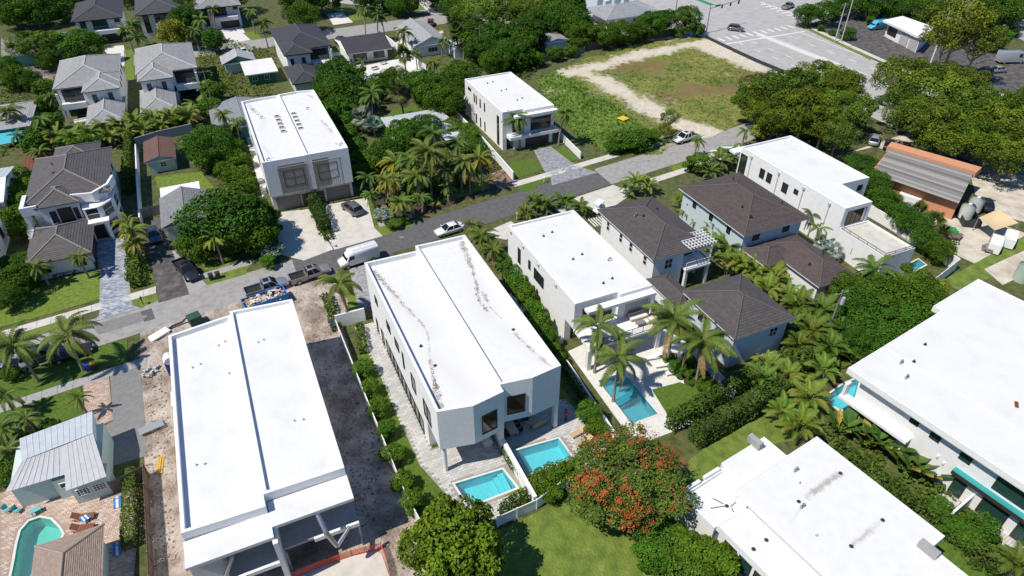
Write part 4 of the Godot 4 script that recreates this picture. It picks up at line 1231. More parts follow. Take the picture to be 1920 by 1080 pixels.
func house_terrace_box():
	var t := thing("terrace_house", "white two-storey box house with roof terrace at its garden end beside the orange building", "house", Vector3(83, 0, -66))
	block(t, V2([78.0, -78.8, 88.75, -78.9, 88.75, -61.9, 83.15, -62.1, 83.15, -56.2, 78.0, -56.3]), 0.0, 7.4, M.stucco, M.membrane, 0.26, 0.3)
	block(t, V2([78.0, -56.28, 83.6, -56.1, 83.6, -47.9, 77.8, -48.0]), 0.0, 4.2, M.stucco, M.concrete, 0.2, 0.25)
	railing(t, Vector3(78.0, 4.2, -55.9), Vector3(77.95, 4.2, -48.1), 0.5, M.bronze, true)
	railing(t, Vector3(77.95, 4.2, -48.1), Vector3(83.5, 4.2, -48.0), 0.5, M.bronze, true)
	railing(t, Vector3(83.45, 4.2, -48.0), Vector3(83.45, 4.2, -55.9), 0.5, M.bronze)
	window(t, Vector3(80.6, 5.55, -56.25), 3.7, 2.3, S_, {"nx": 4, "glass": M.glass_warm, "called": "sliding_door"})
	for z in [-73.05, -71.4]: window(t, Vector3(78.0, 5.1, z), 1.1, 1.6, W_)
	window(t, Vector3(78.0, 5.05, -67.8), 1.2, 1.6, W_)
	window(t, Vector3(78.0, 5.5, -65.5), 0.9, 0.8, W_)
	window(t, Vector3(78.0, 4.6, -77.7), 1.6, 3.6, W_, {"ny": 2})
	window(t, Vector3(87.3, 5.9, -61.95), 1.0, 1.0, S_)
	window(t, Vector3(78.0, 2.0, -52.6), 1.1, 1.0, W_)
	for z in [-76.0, -69.6, -64.2, -59.0]:
		var s := MB.new()
		s.box(Vector3(77.88, 6.75, z), Vector3(0.24, 0.35, 0.4))
		s.box(Vector3(77.92, 4.9, z), Vector3(0.1, 3.4, 0.1))
		part(t, "downpipe", s, M.lightgrey)
	solid(t, "front_canopy", rect(76.9, 80.2, -80.3, -78.82), 6.1, 6.5, M.stucco)

func house_corner_villa():
	# brown hip roof with pergola balcony, its link and the rear pavilion
	var t := thing("tiled_villa", "white villa with dark brown hip roof and a white pergola over its balcony", "house", Vector3(51.4, 0, -65))
	var tone := Color(0.08, 0.07, 0.067)
	solid(t, "wall", rect(47.1, 55.6, -71.9, -60.6), 0, 5.98, M.stucco, false)
	solid(t, "wall", rect(47.1, 51.9, -60.6, -58.5), 0, 5.97, M.stucco, false)
	hip_roof(t, 46.55, 56.15, -72.5, -57.95, 6.15, {"tone": tone, "slope": 0.38})
	# balcony with pergola
	solid(t, "balcony_slab", rect(51.95, 56.1, -60.58, -57.6), 3.1, 3.4, M.stucco)
	for p in [[52.3, -57.9], [55.8, -57.9], [55.8, -60.4]]:
		solid(t, "column", rect(p[0] - 0.2, p[0] + 0.2, p[1] - 0.2, p[1] + 0.2), 0, 3.09, M.white)
	for p in [[55.9, -57.8], [55.9, -60.3]]: solid(t, "pergola_post", rect(p[0] - 0.1, p[0] + 0.1, p[1] - 0.1, p[1] + 0.1), 3.42, 6.2, M.white)
	for i in 9:
		var b := MB.new()
		b.box(Vector3(52.1 + i * 0.52, 6.75, -59.2), Vector3(0.09, 0.16, 3.4))
		part(t, "pergola_rafter", b, M.white)
	for i in 6:
		var b := MB.new()
		b.box(Vector3(54.2, 6.9, -60.7 + i * 0.6), Vector3(4.6, 0.12, 0.08))
		part(t, "pergola_batten", b, M.white)
	railing(t, Vector3(52.0, 3.42, -57.7), Vector3(56.0, 3.42, -57.7), 1.0, M.white)
	railing(t, Vector3(56.0, 3.42, -57.7), Vector3(56.0, 3.42, -60.4), 1.0, M.white)
	window(t, Vector3(49.5, 4.6, -58.5), 1.3, 1.6, S_, {"frame": M.white, "nx": 2, "ny": 2})
	window(t, Vector3(53.8, 4.5, -60.6), 2.6, 2.1, S_, {"nx": 2})
	window(t, Vector3(53.8, 1.4, -60.6), 2.6, 2.5, S_, {"nx": 2})
	for z in [-70.0, -66.5, -63.9, -60.4]: window(t, Vector3(47.1, 4.6, z), 0.8, 1.5, W_, {"frame": M.white, "ny": 2})
	roof_vent(t, 49.3, 7.35, -67.0, 1); roof_vent(t, 53.4, 7.3, -67.5, 0); roof_vent(t, 50.2, 7.7, -66.2, 0)
	# linking roof
	solid(t, "link_wall", rect(46.4, 49.0, -57.4, -52.3), 0, 3.2, M.stucco, false)
	hip_roof(t, 45.9, 49.3, -58.0, -50.9, 3.4, {"tone": tone})
	# front pergola towards the drive
	for i in 8:
		var b := MB.new()
		b.box(Vector3(46.6 + i * 0.45, 3.2, -73.7), Vector3(0.1, 0.14, 2.3))
		part(t, "pergola_rafter", b, M.white)
	var p2 := thing("garden_pavilion", "two-storey guest house with brown hip roof behind the leaning palms", "house", Vector3(51.5, 0, -47))
	solid(p2, "wall", rect(47.6, 55.6, -51.4, -42.6), 0, 4.98, M.stucco_blue, false)
	hip_roof(p2, 47.0, 56.2, -52.0, -42.0, 5.15, {"tone": tone, "slope": 0.4})
	window(p2, Vector3(53.6, 3.6, -42.6), 1.3, 1.4, S_, {"frame": M.white, "nx": 2, "ny": 2})
	window(p2, Vector3(47.6, 3.5, -44.6), 0.8, 1.3, W_, {"nx": 2, "ny": 3})
	window(p2, Vector3(47.6, 3.5, -48.6), 0.8, 1.3, W_, {"nx": 2, "ny": 3})

func house_low_villa():
	var t := thing("tiled_villa", "white villa with wide brown tiled hip roof beside the white terrace house", "house", Vector3(67, 0, -65))
	var tone := Color(0.084, 0.065, 0.06)
	solid(t, "wall", rect(62.4, 73.0, -73.0, -58.9), 0, 5.68, M.stucco_blue, false)
	hip_roof(t, 61.7, 73.7, -73.7, -58.1, 5.9, {"tone": tone, "slope": 0.36})
	for x in [64.7, 70.2]: window(t, Vector3(x, 4.6, -58.9), 1.2, 1.1, S_)
	for z in [-70.0, -66.0, -62.0]: window(t, Vector3(62.4, 4.6, z), 0.8, 1.2, W_)
	roof_vent(t, 65.0, 7.3, -63.0, 0); roof_vent(t, 69.0, 7.6, -70.0, 0); roof_vent(t, 71.6, 6.9, -62.0, 0); roof_vent(t, 64.6, 7.1, -60.6, 0)
	solid(t, "wing_wall", rect(66.2, 71.6, -58.9, -47.9), 0, 3.1, M.stucco, false)
	hip_roof(t, 65.6, 72.2, -58.6, -47.2, 3.3, {"tone": tone, "slope": 0.42})
	solid(t, "wing_wall", rect(63.0, 66.2, -58.9, -54.5), 0, 3.08, M.stucco, false)
	hip_roof(t, 62.4, 68.9, -58.8, -53.8, 3.28, {"tone": tone, "slope": 0.42})
	window(t, Vector3(68.9, 1.9, -47.9), 0.8, 0.9, S_)
	roof_vent(t, 70.6, 4.3, -52.0, 0); roof_vent(t, 67.2, 4.2, -51.0, 0)

func house_brown_roofs():
	var t := thing("tiled_villa", "white villa with brown-grey tiled hips, corner balcony and angled glazed bay", "house", Vector3(-24, 0, -112))
	var tone := Color(0.1, 0.09, 0.087)
	var cap := Color(0.22, 0.2, 0.19)
	solid(t, "wall", rect(-29.3, -19.2, -123.8, -108.0), 0, 6.28, M.stucco, false)
	hip_roof(t, -30.0, -18.6, -124.5, -107.6, 6.5, {"tone": tone, "slope": 0.38, "cap": cap, "fascia": M.stucco_grey})
	hip_roof(t, -28.5, -22.6, -112.5, -105.9, 6.48, {"tone": tone, "slope": 0.42, "cap": cap, "fascia": M.stucco_grey})
	hip_roof(t, -27.5, -20.5, -128.5, -121.0, 6.2, {"tone": tone, "slope": 0.4, "cap": cap, "fascia": M.stucco_grey})
	solid(t, "wall", rect(-27.0, -21.2, -127.8, -123.8), 0, 6.0, M.stucco, false)
	solid(t, "wall", rect(-28.0, -23.0, -108.0, -106.6), 0, 6.26, M.stucco, false)
	# angled bay with raised parapet
	solid(t, "bay_wall", V2([-23.0, -108.2, -19.0, -111.8, -18.4, -111.0, -18.6, -107.8, -20.4, -105.6, -22.6, -105.6]), 0, 5.2, M.stucco, false)
	var pp := MB.new()
	pp.prism(V2([-24.0, -107.9, -21.0, -107.2, -19.0, -109.4, -18.3, -112.2, -18.05, -112.0, -18.7, -109.1, -20.8, -106.85, -24.0, -107.55]), 5.6, 7.0, true, true)
	part(t, "parapet", pp, M.stucco)
	solid(t, "parapet", rect(-30.25, -29.7, -110.3, -106.3), 3.2, 6.95, M.stucco)
	solid(t, "parapet", rect(-30.25, -28.1, -106.28, -105.95), 5.6, 6.95, M.stucco)
	var nb := Vector2(0.76, 0.65).normalized()
	for y in [4.1, 1.5]:
		window(t, Vector3(-19.5, y, -106.7), 2.0, 2.0, Vector2(0.78, 0.63).normalized(), {"fw": 0.1, "ny": 2, "frame": M.white})
		window(t, Vector3(-18.5, y, -109.4), 2.4, 2.0, Vector2(1.0, 0.06).normalized(), {"fw": 0.1, "ny": 2, "frame": M.white})
	window(t, Vector3(-21.5, 4.2, -105.6), 1.8, 2.0, S_, {"fw": 0.1, "frame": M.white, "ny": 2})
	window(t, Vector3(-26.6, 4.4, -106.6), 1.1, 2.2, S_, {"frame": M.white, "fw": 0.1})
	window(t, Vector3(-25.0, 4.3, -106.58), 1.9, 2.6, S_, {"glass": M.bronze})
	window(t, Vector3(-23.6, 4.4, -106.6), 0.9, 2.2, S_, {"frame": M.white, "fw": 0.1})
	solid(t, "balcony_slab", rect(-30.2, -26.6, -106.6, -103.7), 2.9, 3.2, M.stucco)
	railing(t, Vector3(-30.1, 3.2, -103.8), Vector3(-26.7, 3.2, -103.8), 1.0, M.bronze, true)
	railing(t, Vector3(-30.1, 3.2, -106.5), Vector3(-30.1, 3.2, -103.8), 1.0, M.bronze, true)
	solid(t, "entry_canopy", rect(-22.8, -19.6, -105.6, -104.2), 3.0, 3.4, M.stucco)
	solid(t, "entry_column", rect(-20.2, -19.8, -104.6, -104.2), 0, 3.0, M.stucco)
	window(t, Vector3(-21.5, 1.3, -105.59), 1.6, 2.5, S_, {"called": "front_door", "glass": M.bronze})
	# garage wing
	solid(t, "garage_wall", rect(-29.4, -22.3, -106.6, -96.8), 0, 2.85, M.stucco, false)
	hip_roof(t, -30.0, -21.7, -106.8, -96.1, 3.05, {"tone": tone, "slope": 0.42, "cap": cap, "fascia": M.stucco_grey})
	window(t, Vector3(-23.6, 1.5, -96.8), 1.2, 1.1, S_)
	window(t, Vector3(-28.0, 1.5, -96.8), 1.2, 1.1, S_)
	garage_door(t, Vector3(-22.3, 1.2, -101.5), 5.0, 2.2, E_, M.garage_dark)
	for z in [-121.0, -118.0, -114.6]: window(t, Vector3(-19.2, 4.6, z), 1.0, 1.4, E_)
	for p in [[-26.5, -117.5], [-25.0, -118.6], [-26.0, -114.0]]: roof_vent(t, p[0], 8.1, p[1], 0)

func house_glass_front():
	# the two houses of the next street, turned with it
	var turn := deg_to_rad(8.7)
	var t := thing("glass_front_house", "big white flat-roofed house with teal-edged canopy and green glass doors", "house", Vector3(53.23, 0, -32.0), turn)
	# own frame: x along the street, z towards the viewer, origin under the roof's garden corner
	block(t, V2([0, 0, 17.6, 0, 17.6, -1.0, 27.5, -1.0, 27.5, 34, 0, 34]), 6.3, 7.0, M.stucco, M.membrane, 0.14, 0.07)
	solid(t, "soffit", V2([0.05, 0.05, 27.4, 0.05, 27.4, 33.9, 0.05, 33.9]), 6.2, 6.29, M.stucco)
	solid(t, "wall", V2([0.95, 1.4, 27.0, 1.4, 27.0, 33.5, 0.95, 33.5]), 0, 6.19, M.stucco, false)
	solid(t, "side_canopy", rect(-0.1, 0.94, 0.2, 8.0), 2.85, 3.2, M.stucco)
	solid(t, "canopy_fin", rect(0.1, 0.94, 0.3, 0.6), 3.21, 4.9, M.stucco)
	for w in [[7.5, 5.2, 0.9, 0.75], [9.7, 5.1, 1.0, 1.0], [12.7, 5.0, 1.1, 1.0], [17.0, 4.7, 2.9, 1.9], [20.6, 4.7, 2.4, 1.9]]: window(t, Vector3(0.95, w[1], w[0]), w[2], w[3], W_, {"glass": M.glass_green})
	solid(t, "entry_canopy", rect(0.3, 0.94, 12.4, 33), 2.85, 3.3, M.bronze)
	solid(t, "canopy_top", rect(0.29, 0.94, 12.4, 33), 3.31, 3.37, M.teal)
	window(t, Vector3(0.95, 1.35, 13.4), 1.2, 2.4, W_, {"glass": M.glass_green, "frame": M.bronze, "fw": 0.12, "called": "glass_door"})
	window(t, Vector3(0.95, 1.4, 16.7), 2.4, 2.5, W_, {"glass": M.glass_green, "frame": M.bronze, "fw": 0.14, "nx": 1, "called": "glass_door"})
	window(t, Vector3(0.95, 1.4, 20.2), 3.0, 2.5, W_, {"glass": M.glass_green, "frame": M.bronze, "fw": 0.14, "nx": 2, "called": "glass_door"})
	window(t, Vector3(0.95, 1.4, 3.8), 5.0, 2.3, W_, {"glass": M.glass, "nx": 3})
	solid(t, "garden_wall", rect(-2.6, 0.94, 14.7, 14.9), 0, 1.9, M.stucco)
	for w in [[10.7, 3.2], [11.4, 2.9]]:
		var b := MB.new()
		b.box(Vector3(0.86, w[1], w[0]), Vector3(0.18, 0.3, 0.2))
		part(t, "wall_lamp", b, M.white)
	boxpart(t, "wall_cabinet", Vector3(0.7, 1.0, 11.6), Vector3(0.4, 0.9, 0.8), M.lightgrey)
	for x in [6.3]:
		var s := MB.new()
		s.box(Vector3(x, 6.955, 17.0), Vector3(0.16, 0.05, 33.4))
		part(t, "roof_seam", s, M.stucco)
	for p in [[5.2, 2.6, 1], [3.6, 4.2, 1], [6.8, 3.2, 0], [10.4, 2.3, 0]]: roof_vent(t, p[0], 6.93, p[1], p[2])
	var rs := MB.new()
	rs.box(Vector3(9.4, 7.0, 12.3), Vector3(0.8, 0.16, 0.3), 0.5)
	part(t, "rusty_bracket", rs, M.rust)
	# nearer house
	var h := thing("stepped_white_house", "low white house with stepped flat roofs, stained round four roof drains", "house", Vector3(45.17, 0, -27.41), deg_to_rad(8.1))
	block(h, V2([-11.4, 0, 0, 0, 0, 12.9, -1.9, 12.9, -1.9, 16, -11.4, 16]), 4.35, 5.0, M.stucco, M.membrane, 0.14, 0.07)
	roof_sheet_uv(h, -11.2, -0.2, 0.2, 12.7, 4.936, stained_roof(31, [[0.85, 0.3, 0.42, 0.3, 0.03, 0.55, 1], [0.78, 0.3, 0.5, 0.3, 0.02, 0.45, 1], [0.74, 0.71, 0.34, 0.72, 0.026, 0.35, 1], [0.56, 0.71, 0.36, 0.72, 0.018, 0.4, 1], [0.3, 0.34, 0.1, 0.38, 0.012, 0.2, 1]], 256, 288))
	var so := MB.new()
	so.sheet(V2([-11.4, 0, 0, 0, 0, 12.9, -1.9, 12.9, -1.9, 16, -11.4, 16]), 4.35)
	part(h, "soffit", so, M.stucco)
	solid(h, "wall", V2([-10.8, 0.6, -0.5, 0.6, -0.5, 12.4, -2.4, 12.4, -2.4, 15.6, -10.8, 15.6]), 0, 4.34, M.stucco, false)
	block(h, V2([-9.7, -3.1, -3.7, -3.1, -3.7, 0.58, -9.7, 0.58]), 0, 4.2, M.stucco, M.membrane, 0.14, 0.07, "back_wing_wall")
	block(h, V2([-15.3, -2.65, -9.72, -2.75, -9.72, 0.58, -10.82, 0.58, -10.82, 1.4, -15.2, 1.4]), 0, 3.85, M.stucco, M.membrane, 0.2, 0.3, "side_wing_wall")
	block(h, V2([-14.9, 1.42, -11.45, 1.42, -11.45, 16, -14.9, 16]), 3.3, 4.1, M.stucco, M.membrane, 0.16, 0.1, "front_wing_wall")
	solid(h, "front_wing_base", rect(-14.3, -10.82, 1.45, 15.8), 0, 3.29, M.stucco, false)
	for q in [[-14.8, -2.9, 1.9], [-12.3, -2.95, 2.0]]: solid(h, "roof_curb", rect(q[0], q[0] + q[2], q[1], q[1] + 0.3), 3.86, 4.25, M.stucco)
	for p in [[-1.8, 4.0, 2], [-7.6, 3.95, 2], [-7.5, 9.2, 2], [-3.0, 9.1, 2], [-5.3, 1.6, 1], [-8.05, 4.5, 1], [-9.1, 7.0, 3], [-5.9, 2.7, 3]]: roof_vent(h, p[0], 4.93, p[1], p[2])
	roof_vent(h, -12.4, 3.56, 0.3, 2)
	for i in 4:
		var br := MB.new()
		br.box(Vector3(-12.4 + [-0.8, 0.6, 0.1, -0.3][i], 3.58, 0.3 + [-0.35, 0.2, 0.6, -0.8][i]), Vector3([1.4, 0.8, 0.5, 1.0][i], 0.05, 0.06), [-0.4, 0.1, 1.1, -1.2][i])
		part(h, "fallen_frond", br, M.dark_bark)
	for p in [[-14.0, 4.7], [-12.4, 4.7]]: roof_vent(h, p[0], 4.01, p[1], 2)
	boxpart(h, "chimney", Vector3(-5.3, 4.6, -2.95), Vector3(0.55, 0.9, 1.5), M.concrete_grey)
	boxpart(h, "chimney", Vector3(-2.6, 5.3, 12.9), Vector3(0.6, 0.75, 1.6), M.concrete_grey)
	for z in [2.9, 4.6, 6.3, 8.0, 9.7]: window(h, Vector3(-14.3, 1.7, z), 1.4, 2.8, W_, {"glass": M.glass_green, "frame": M.white if int(z) % 2 else M.black})
	for z in [6.0, 10.0]: window(h, Vector3(-0.5, 1.6, z), 1.4, 1.4, E_)

func house_grey_roofs():
	var grey := Color(0.3, 0.3, 0.295)
	var cap := Color(0.46, 0.46, 0.45)
	# two grey-tiled villas in a row
	for k in 2:
		var o := 0.0 if k == 0 else 15.35
		var zz := 0.0 if k == 0 else -2.2
		var t := thing("grey_tiled_villa", ["white villa with pale grey tiled hip roof and furnished loggia beside the teal-walled bungalow", "white villa with pale grey tiled hip roof and dark upper balcony beside the green cottage"][k], "house", Vector3(-24.2 + o, 0, -166 + zz))
		solid(t, "wall", rect(-29.7 + o, -18.4 + o, -178.4 + zz, -160.6 + zz), 0, 6.1, M.stucco, false)
		hip_roof(t, -30.3 + o, -17.9 + o, -179.0 + zz, -159.8 + zz, 6.3, {"tone": grey, "cap": cap, "slope": 0.36, "fascia": M.stucco_grey})
		var wx := -24.8 + o if k == 0 else -29.9 + o
		solid(t, "wall", rect(wx + 0.5, wx + 6.4, -160.6 + zz, -156.2 + zz), 0, 6.08, M.stucco, false)
		hip_roof(t, wx, wx + 6.95, -166.0 + zz, -155.4 + zz, 6.28, {"tone": grey, "cap": cap, "slope": 0.38, "fascia": M.stucco_grey})
		for x in [1.9, 4.8]: window(t, Vector3(wx + x, 4.4, -156.2 + zz), 0.85, 1.9, S_, {"glass": M.glass_green})
		var bx := -29.7 + o if k == 0 else -23.4 + o
		solid(t, "balcony_slab", rect(bx, bx + 5.2, -160.6 + zz, -157.0 + zz), 2.7, 3.1, M.stucco)
		solid(t, "balcony_front", rect(bx, bx + 5.2, -157.2 + zz, -157.0 + zz), 3.1, 3.9, M.stucco)
		for x in [0.2, 5.0]: solid(t, "column", rect(bx + x - 0.2, bx + x + 0.2, -157.4 + zz, -157.0 + zz), 0, 6.1, M.stucco)
		window(t, Vector3(bx + 2.6, 4.5, -160.6 + zz), 4.0, 2.6, S_, {"nx": 3})
		window(t, Vector3(bx + 2.6, 1.3, -160.6 + zz), 4.0, 2.4, S_, {"nx": 3, "glass": M.glass_green})
		# low garage pavilion in front
		var gx := -24.8 + o if k == 0 else -30.4 + o
		solid(t, "garage_wall", rect(gx + 0.5, gx + 6.4, -158.0 + zz, -146.5 + zz), 0, 2.8, M.stucco, false)
		hip_roof(t, gx, gx + 6.95, -159.4 + zz, -145.9 + zz, 3.0, {"tone": grey, "cap": cap, "slope": 0.42, "fascia": M.stucco_grey})
		for z in [-176, -172, -168, -164]: window(t, Vector3(-18.4 + o, 4.5, z + zz), 0.8, 1.5, E_)
	# dark-roofed villa
	var navy := Color(0.05, 0.052, 0.058)
	var m := thing("navy_tiled_villa", "white villa with dark slate hip roof and blue-grey walls near the paved yard", "house", Vector3(22, 0, -172))
	solid(m, "wall", rect(16.7, 27.3, -184.2, -166.2), 0, 6.1, M.stucco, false)
	solid(m, "wall", rect(16.7, 22.0, -166.2, -162.8), 0, 6.08, M.stucco, false)
	hip_roof(m, 16.1, 27.9, -184.8, -165.4, 6.3, {"tone": navy, "cap": navy * 1.6, "fascia": M.dark})
	hip_roof(m, 16.1, 22.6, -171.0, -162.0, 6.28, {"tone": navy, "cap": navy * 1.6, "fascia": M.dark, "slope": 0.38})
	for x in [17.8, 20.4]: window(m, Vector3(x, 4.4, -162.8), 0.8, 1.6, S_)
	solid(m, "balcony_slab", rect(22.02, 27.3, -166.2, -163.0), 2.8, 3.1, M.stucco)
	railing(m, Vector3(22.1, 3.1, -163.1), Vector3(27.2, 3.1, -163.1), 1.0, M.dark)
	solid(m, "column", rect(26.9, 27.3, -163.5, -163.1), 0, 6.1, M.stucco)
	window(m, Vector3(24.7, 4.5, -166.2), 4.4, 2.4, S_, {"nx": 3})
	window(m, Vector3(24.7, 1.3, -166.2), 4.4, 2.4, S_, {"nx": 3})
	solid(m, "garage_wall", rect(16.3, 21.9, -163.0, -152.8), 0, 2.8, M.stucco_mint, false)
	hip_roof(m, 15.7, 22.6, -164.5, -152.1, 3.0, {"tone": navy, "cap": navy * 1.6, "fascia": M.dark, "slope": 0.4})
	# three across the back street
	var lab := ["white villa with charcoal hip roof and dark garage across the back street", "white villa with charcoal hip roof half hidden by round trees", "white villa with green glazing and brown garage door at its pale driveway"]
	for k in 3:
		var o: float = [-24.0, -8.8, 6.3][k]
		var tone: Color = [Color(0.06, 0.06, 0.068), Color(0.075, 0.075, 0.082), Color(0.28, 0.28, 0.28)][k]
		var h := thing("charcoal_roofed_villa", lab[k], "house", Vector3(o, 0, -222))
		solid(h, "wall", rect(o - 5.4, o + 5.4, -232, -214.2), 0, 6.1, M.stucco, false)
		hip_roof(h, o - 6.1, o + 6.1, -233, -212.5, 6.3, {"tone": tone, "cap": tone * 1.5, "fascia": M.dark})
		solid(h, "balcony_slab", rect(o - 1.6, o + 4.6, -214.2, -212.0), 2.6, 3.6, M.stucco)
		window(h, Vector3(o + 0.2, 4.7, -214.2), 3.6, 2.2, S_, {"nx": 3, "glass": M.glass_green})
		window(h, Vector3(o - 3.8, 3.4, -214.2), 1.4, 4.6, S_, {"ny": 3, "glass": M.glass_green})
		window(h, Vector3(o + 4.4, 5.2, -214.2), 1.3, 0.8, S_)
		garage_door(h, Vector3(o + 2.2, 1.2, -214.2), 4.8, 2.2, S_, M.garage_dark)

func house_cottages():
	# grey gable cottage beside the parked pickup
	var k := thing("grey_cottage", "small cottage with grey shingle gable roof beside the dark pickup truck", "house", Vector3(-8.8, 0, -104.5))
	solid(k, "wall", rect(-12.0, -6.0, -108.6, -100.2), 0, 2.65, M.stucco_mint, false)
	gable_roof(k, -12.6, -5.4, -109.4, -99.4, 2.8, "z", {"tone": Color(0.2, 0.2, 0.205), "slope": 0.4, "wall": M.stucco_grey})
	solid(k, "flat_annex", rect(-12.4, -6.4, -113.0, -109.42), 0, 2.9, M.stucco)
	window(k, Vector3(-9.0, 1.4, -100.2), 1.4, 1.1, S_, {"frame": M.white, "nx": 2})
	# brown-roofed shed
	var s := thing("garden_shed", "small white shed with rusty brown roof in the walled yard", "shed", Vector3(-12.1, 0, -129))
	solid(s, "wall", rect(-14.3, -9.9, -133.4, -125.6), 0, 2.4, M.stucco_blue, false)
	gable_roof(s, -14.8, -9.5, -134.4, -124.9, 2.5, "z", {"tone": Color(0.14, 0.075, 0.058), "slope": 0.3, "wall": M.stucco_blue})
	window(s, Vector3(-11.9, 1.4, -125.6), 1.0, 0.9, S_, {"frame": M.white, "nx": 2, "ny": 2})
	# low pale house among the palms
	var t := thing("pale_bungalow", "low bungalow with pale grey flat-pitched roof hidden among palms", "house", Vector3(34.5, 0, -120))
	solid(t, "wall", rect(29.2, 40.0, -125.2, -116.8), 0, 2.7, M.stucco_warm, false)
	hip_roof(t, 28.4, 40.9, -126.2, -115.8, 2.9, {"tone": Color(0.44, 0.46, 0.47), "cap": Color(0.5, 0.5, 0.5), "slope": 0.16})
	solid(t, "porch_roof", rect(36.5, 43.0, -115.8, -112.0), 2.2, 2.4, M.metal_roof)
	# dark-roofed bungalow with white yard
	var d := thing("dark_roofed_bungalow", "white bungalow with charcoal roof opening on a white paved yard", "house", Vector3(37, 0, -174))
	solid(d, "wall", rect(32.2, 42.0, -180.5, -169.4), 0, 2.8, M.stucco, false)
	gable_roof(d, 31.4, 43.0, -181.6, -167.6, 3.0, "x", {"tone": Color(0.065, 0.062, 0.07), "slope": 0.26})
	window(d, Vector3(35.0, 1.5, -169.4), 3.4, 2.0, S_, {"nx": 3}); window(d, Vector3(39.8, 1.5, -169.4), 3.0, 2.0, S_, {"nx": 2, "frame": M.white})
	# grey gable bungalow
	var e := thing("grey_bungalow", "white bungalow with grey gable roof and three dark windows by the wall", "house", Vector3(54, 0, -175))
	solid(e, "wall", rect(49.0, 57.6, -184.0, -167.2), 0, 2.7, M.stucco, false)
	gable_roof(e, 48.2, 58.2, -185.0, -166.6, 2.9, "z", {"tone": Color(0.33, 0.33, 0.33), "slope": 0.4})
	window(e, Vector3(53.4, 1.5, -167.2), 2.6, 1.2, S_, {"nx": 3, "frame": M.white})
	solid(e, "annex", rect(57.6, 63.0, -170.0, -162.4), 0, 2.4, M.stucco_blue)
	# weathered shed at the empty lot
	var w := thing("weathered_shed", "pale blue shed with weathered grey roof behind the empty lot", "shed", Vector3(83.8, 0, -160))
	solid(w, "wall", rect(80.9, 86.9, -164.2, -157.0), 0, 2.6, M.stucco_blue, false)
	gable_roof(w, 80.2, 87.4, -165.2, -156.4, 2.7, "z", {"tone": Color(0.27, 0.25, 0.235), "slope": 0.18, "wall": M.stucco_blue})
	window(w, Vector3(80.9, 1.4, -160), 1.0, 0.9, W_)
	# blue house at the crossing
	var b := thing("blue_house", "pale blue house with grey hip roof and white columns behind the wooden fence", "house", Vector3(113, 0, -171))
	solid(b, "wall", rect(107.0, 121.0, -178.0, -168.2), 0, 3.0, M.stucco_blue, false)
	hip_roof(b, 104.0, 123.6, -180.0, -165.8, 3.4, {"tone": Color(0.31, 0.32, 0.33), "cap": Color(0.42, 0.42, 0.42), "slope": 0.26})
	for x in [104.9, 107.8]: solid(b, "porch_column", rect(x - 0.3, x + 0.3, -166.9, -166.3), 0, 3.2, M.white)
	solid(b, "upper_storey", rect(108.0, 119.0, -186.0, -178.0), 0, 5.6, M.stucco_blue)
	for x in [110.0, 113.0, 116.2]: boxpart(b, "roof_box", Vector3(x, 5.0, -176.2), Vector3(1.5, 1.5, 1.5), M.stucco_blue)
	for x in [111.0, 115.0, 118.6]: window(b, Vector3(x, 1.6, -168.2), 1.4, 1.3, S_, {"frame": M.white})
	# green and white cottages by the back street
	var c := thing("green_cottage", "green cottage with white flat roof and white trim below the grey villa", "house", Vector3(10, 0, -168))
	solid(c, "wall", rect(7.6, 13.6, -172.0, -164.0), 0, 2.5, M.green_paint, false)
	solid(c, "flat_roof", rect(6.9, 14.3, -173.6, -163.2), 2.5, 2.75, M.membrane)
	for x in [8.9, 11.6]: window(c, Vector3(x, 1.4, -164.0), 1.2, 1.0, S_, {"frame": M.white, "nx": 2})
	var c2 := thing("grey_cottage", "cottage with grey gable roof and green gable by the back street", "house", Vector3(6.3, 0, -175))
	solid(c2, "wall", rect(3.4, 10.0, -179.0, -173.9), 0, 2.5, M.stucco_mint, false)
	gable_roof(c2, 2.8, 10.6, -179.8, -173.4, 2.6, "z", {"tone": Color(0.36, 0.37, 0.38), "slope": 0.4, "wall": M.green_paint})
	var c3 := thing("grey_cottage", "low grey-roofed cottage tucked against the screened duplex", "house", Vector3(2.6, 0, -140))
	solid(c3, "wall", rect(-1.6, 8.4, -146.0, -134.6), 0, 2.6, M.stucco_teal, false)
	gable_roof(c3, -2.4, 9.2, -147.0, -133.8, 2.7, "z", {"tone": Color(0.22, 0.23, 0.24), "slope": 0.22, "wall": M.stucco_teal})

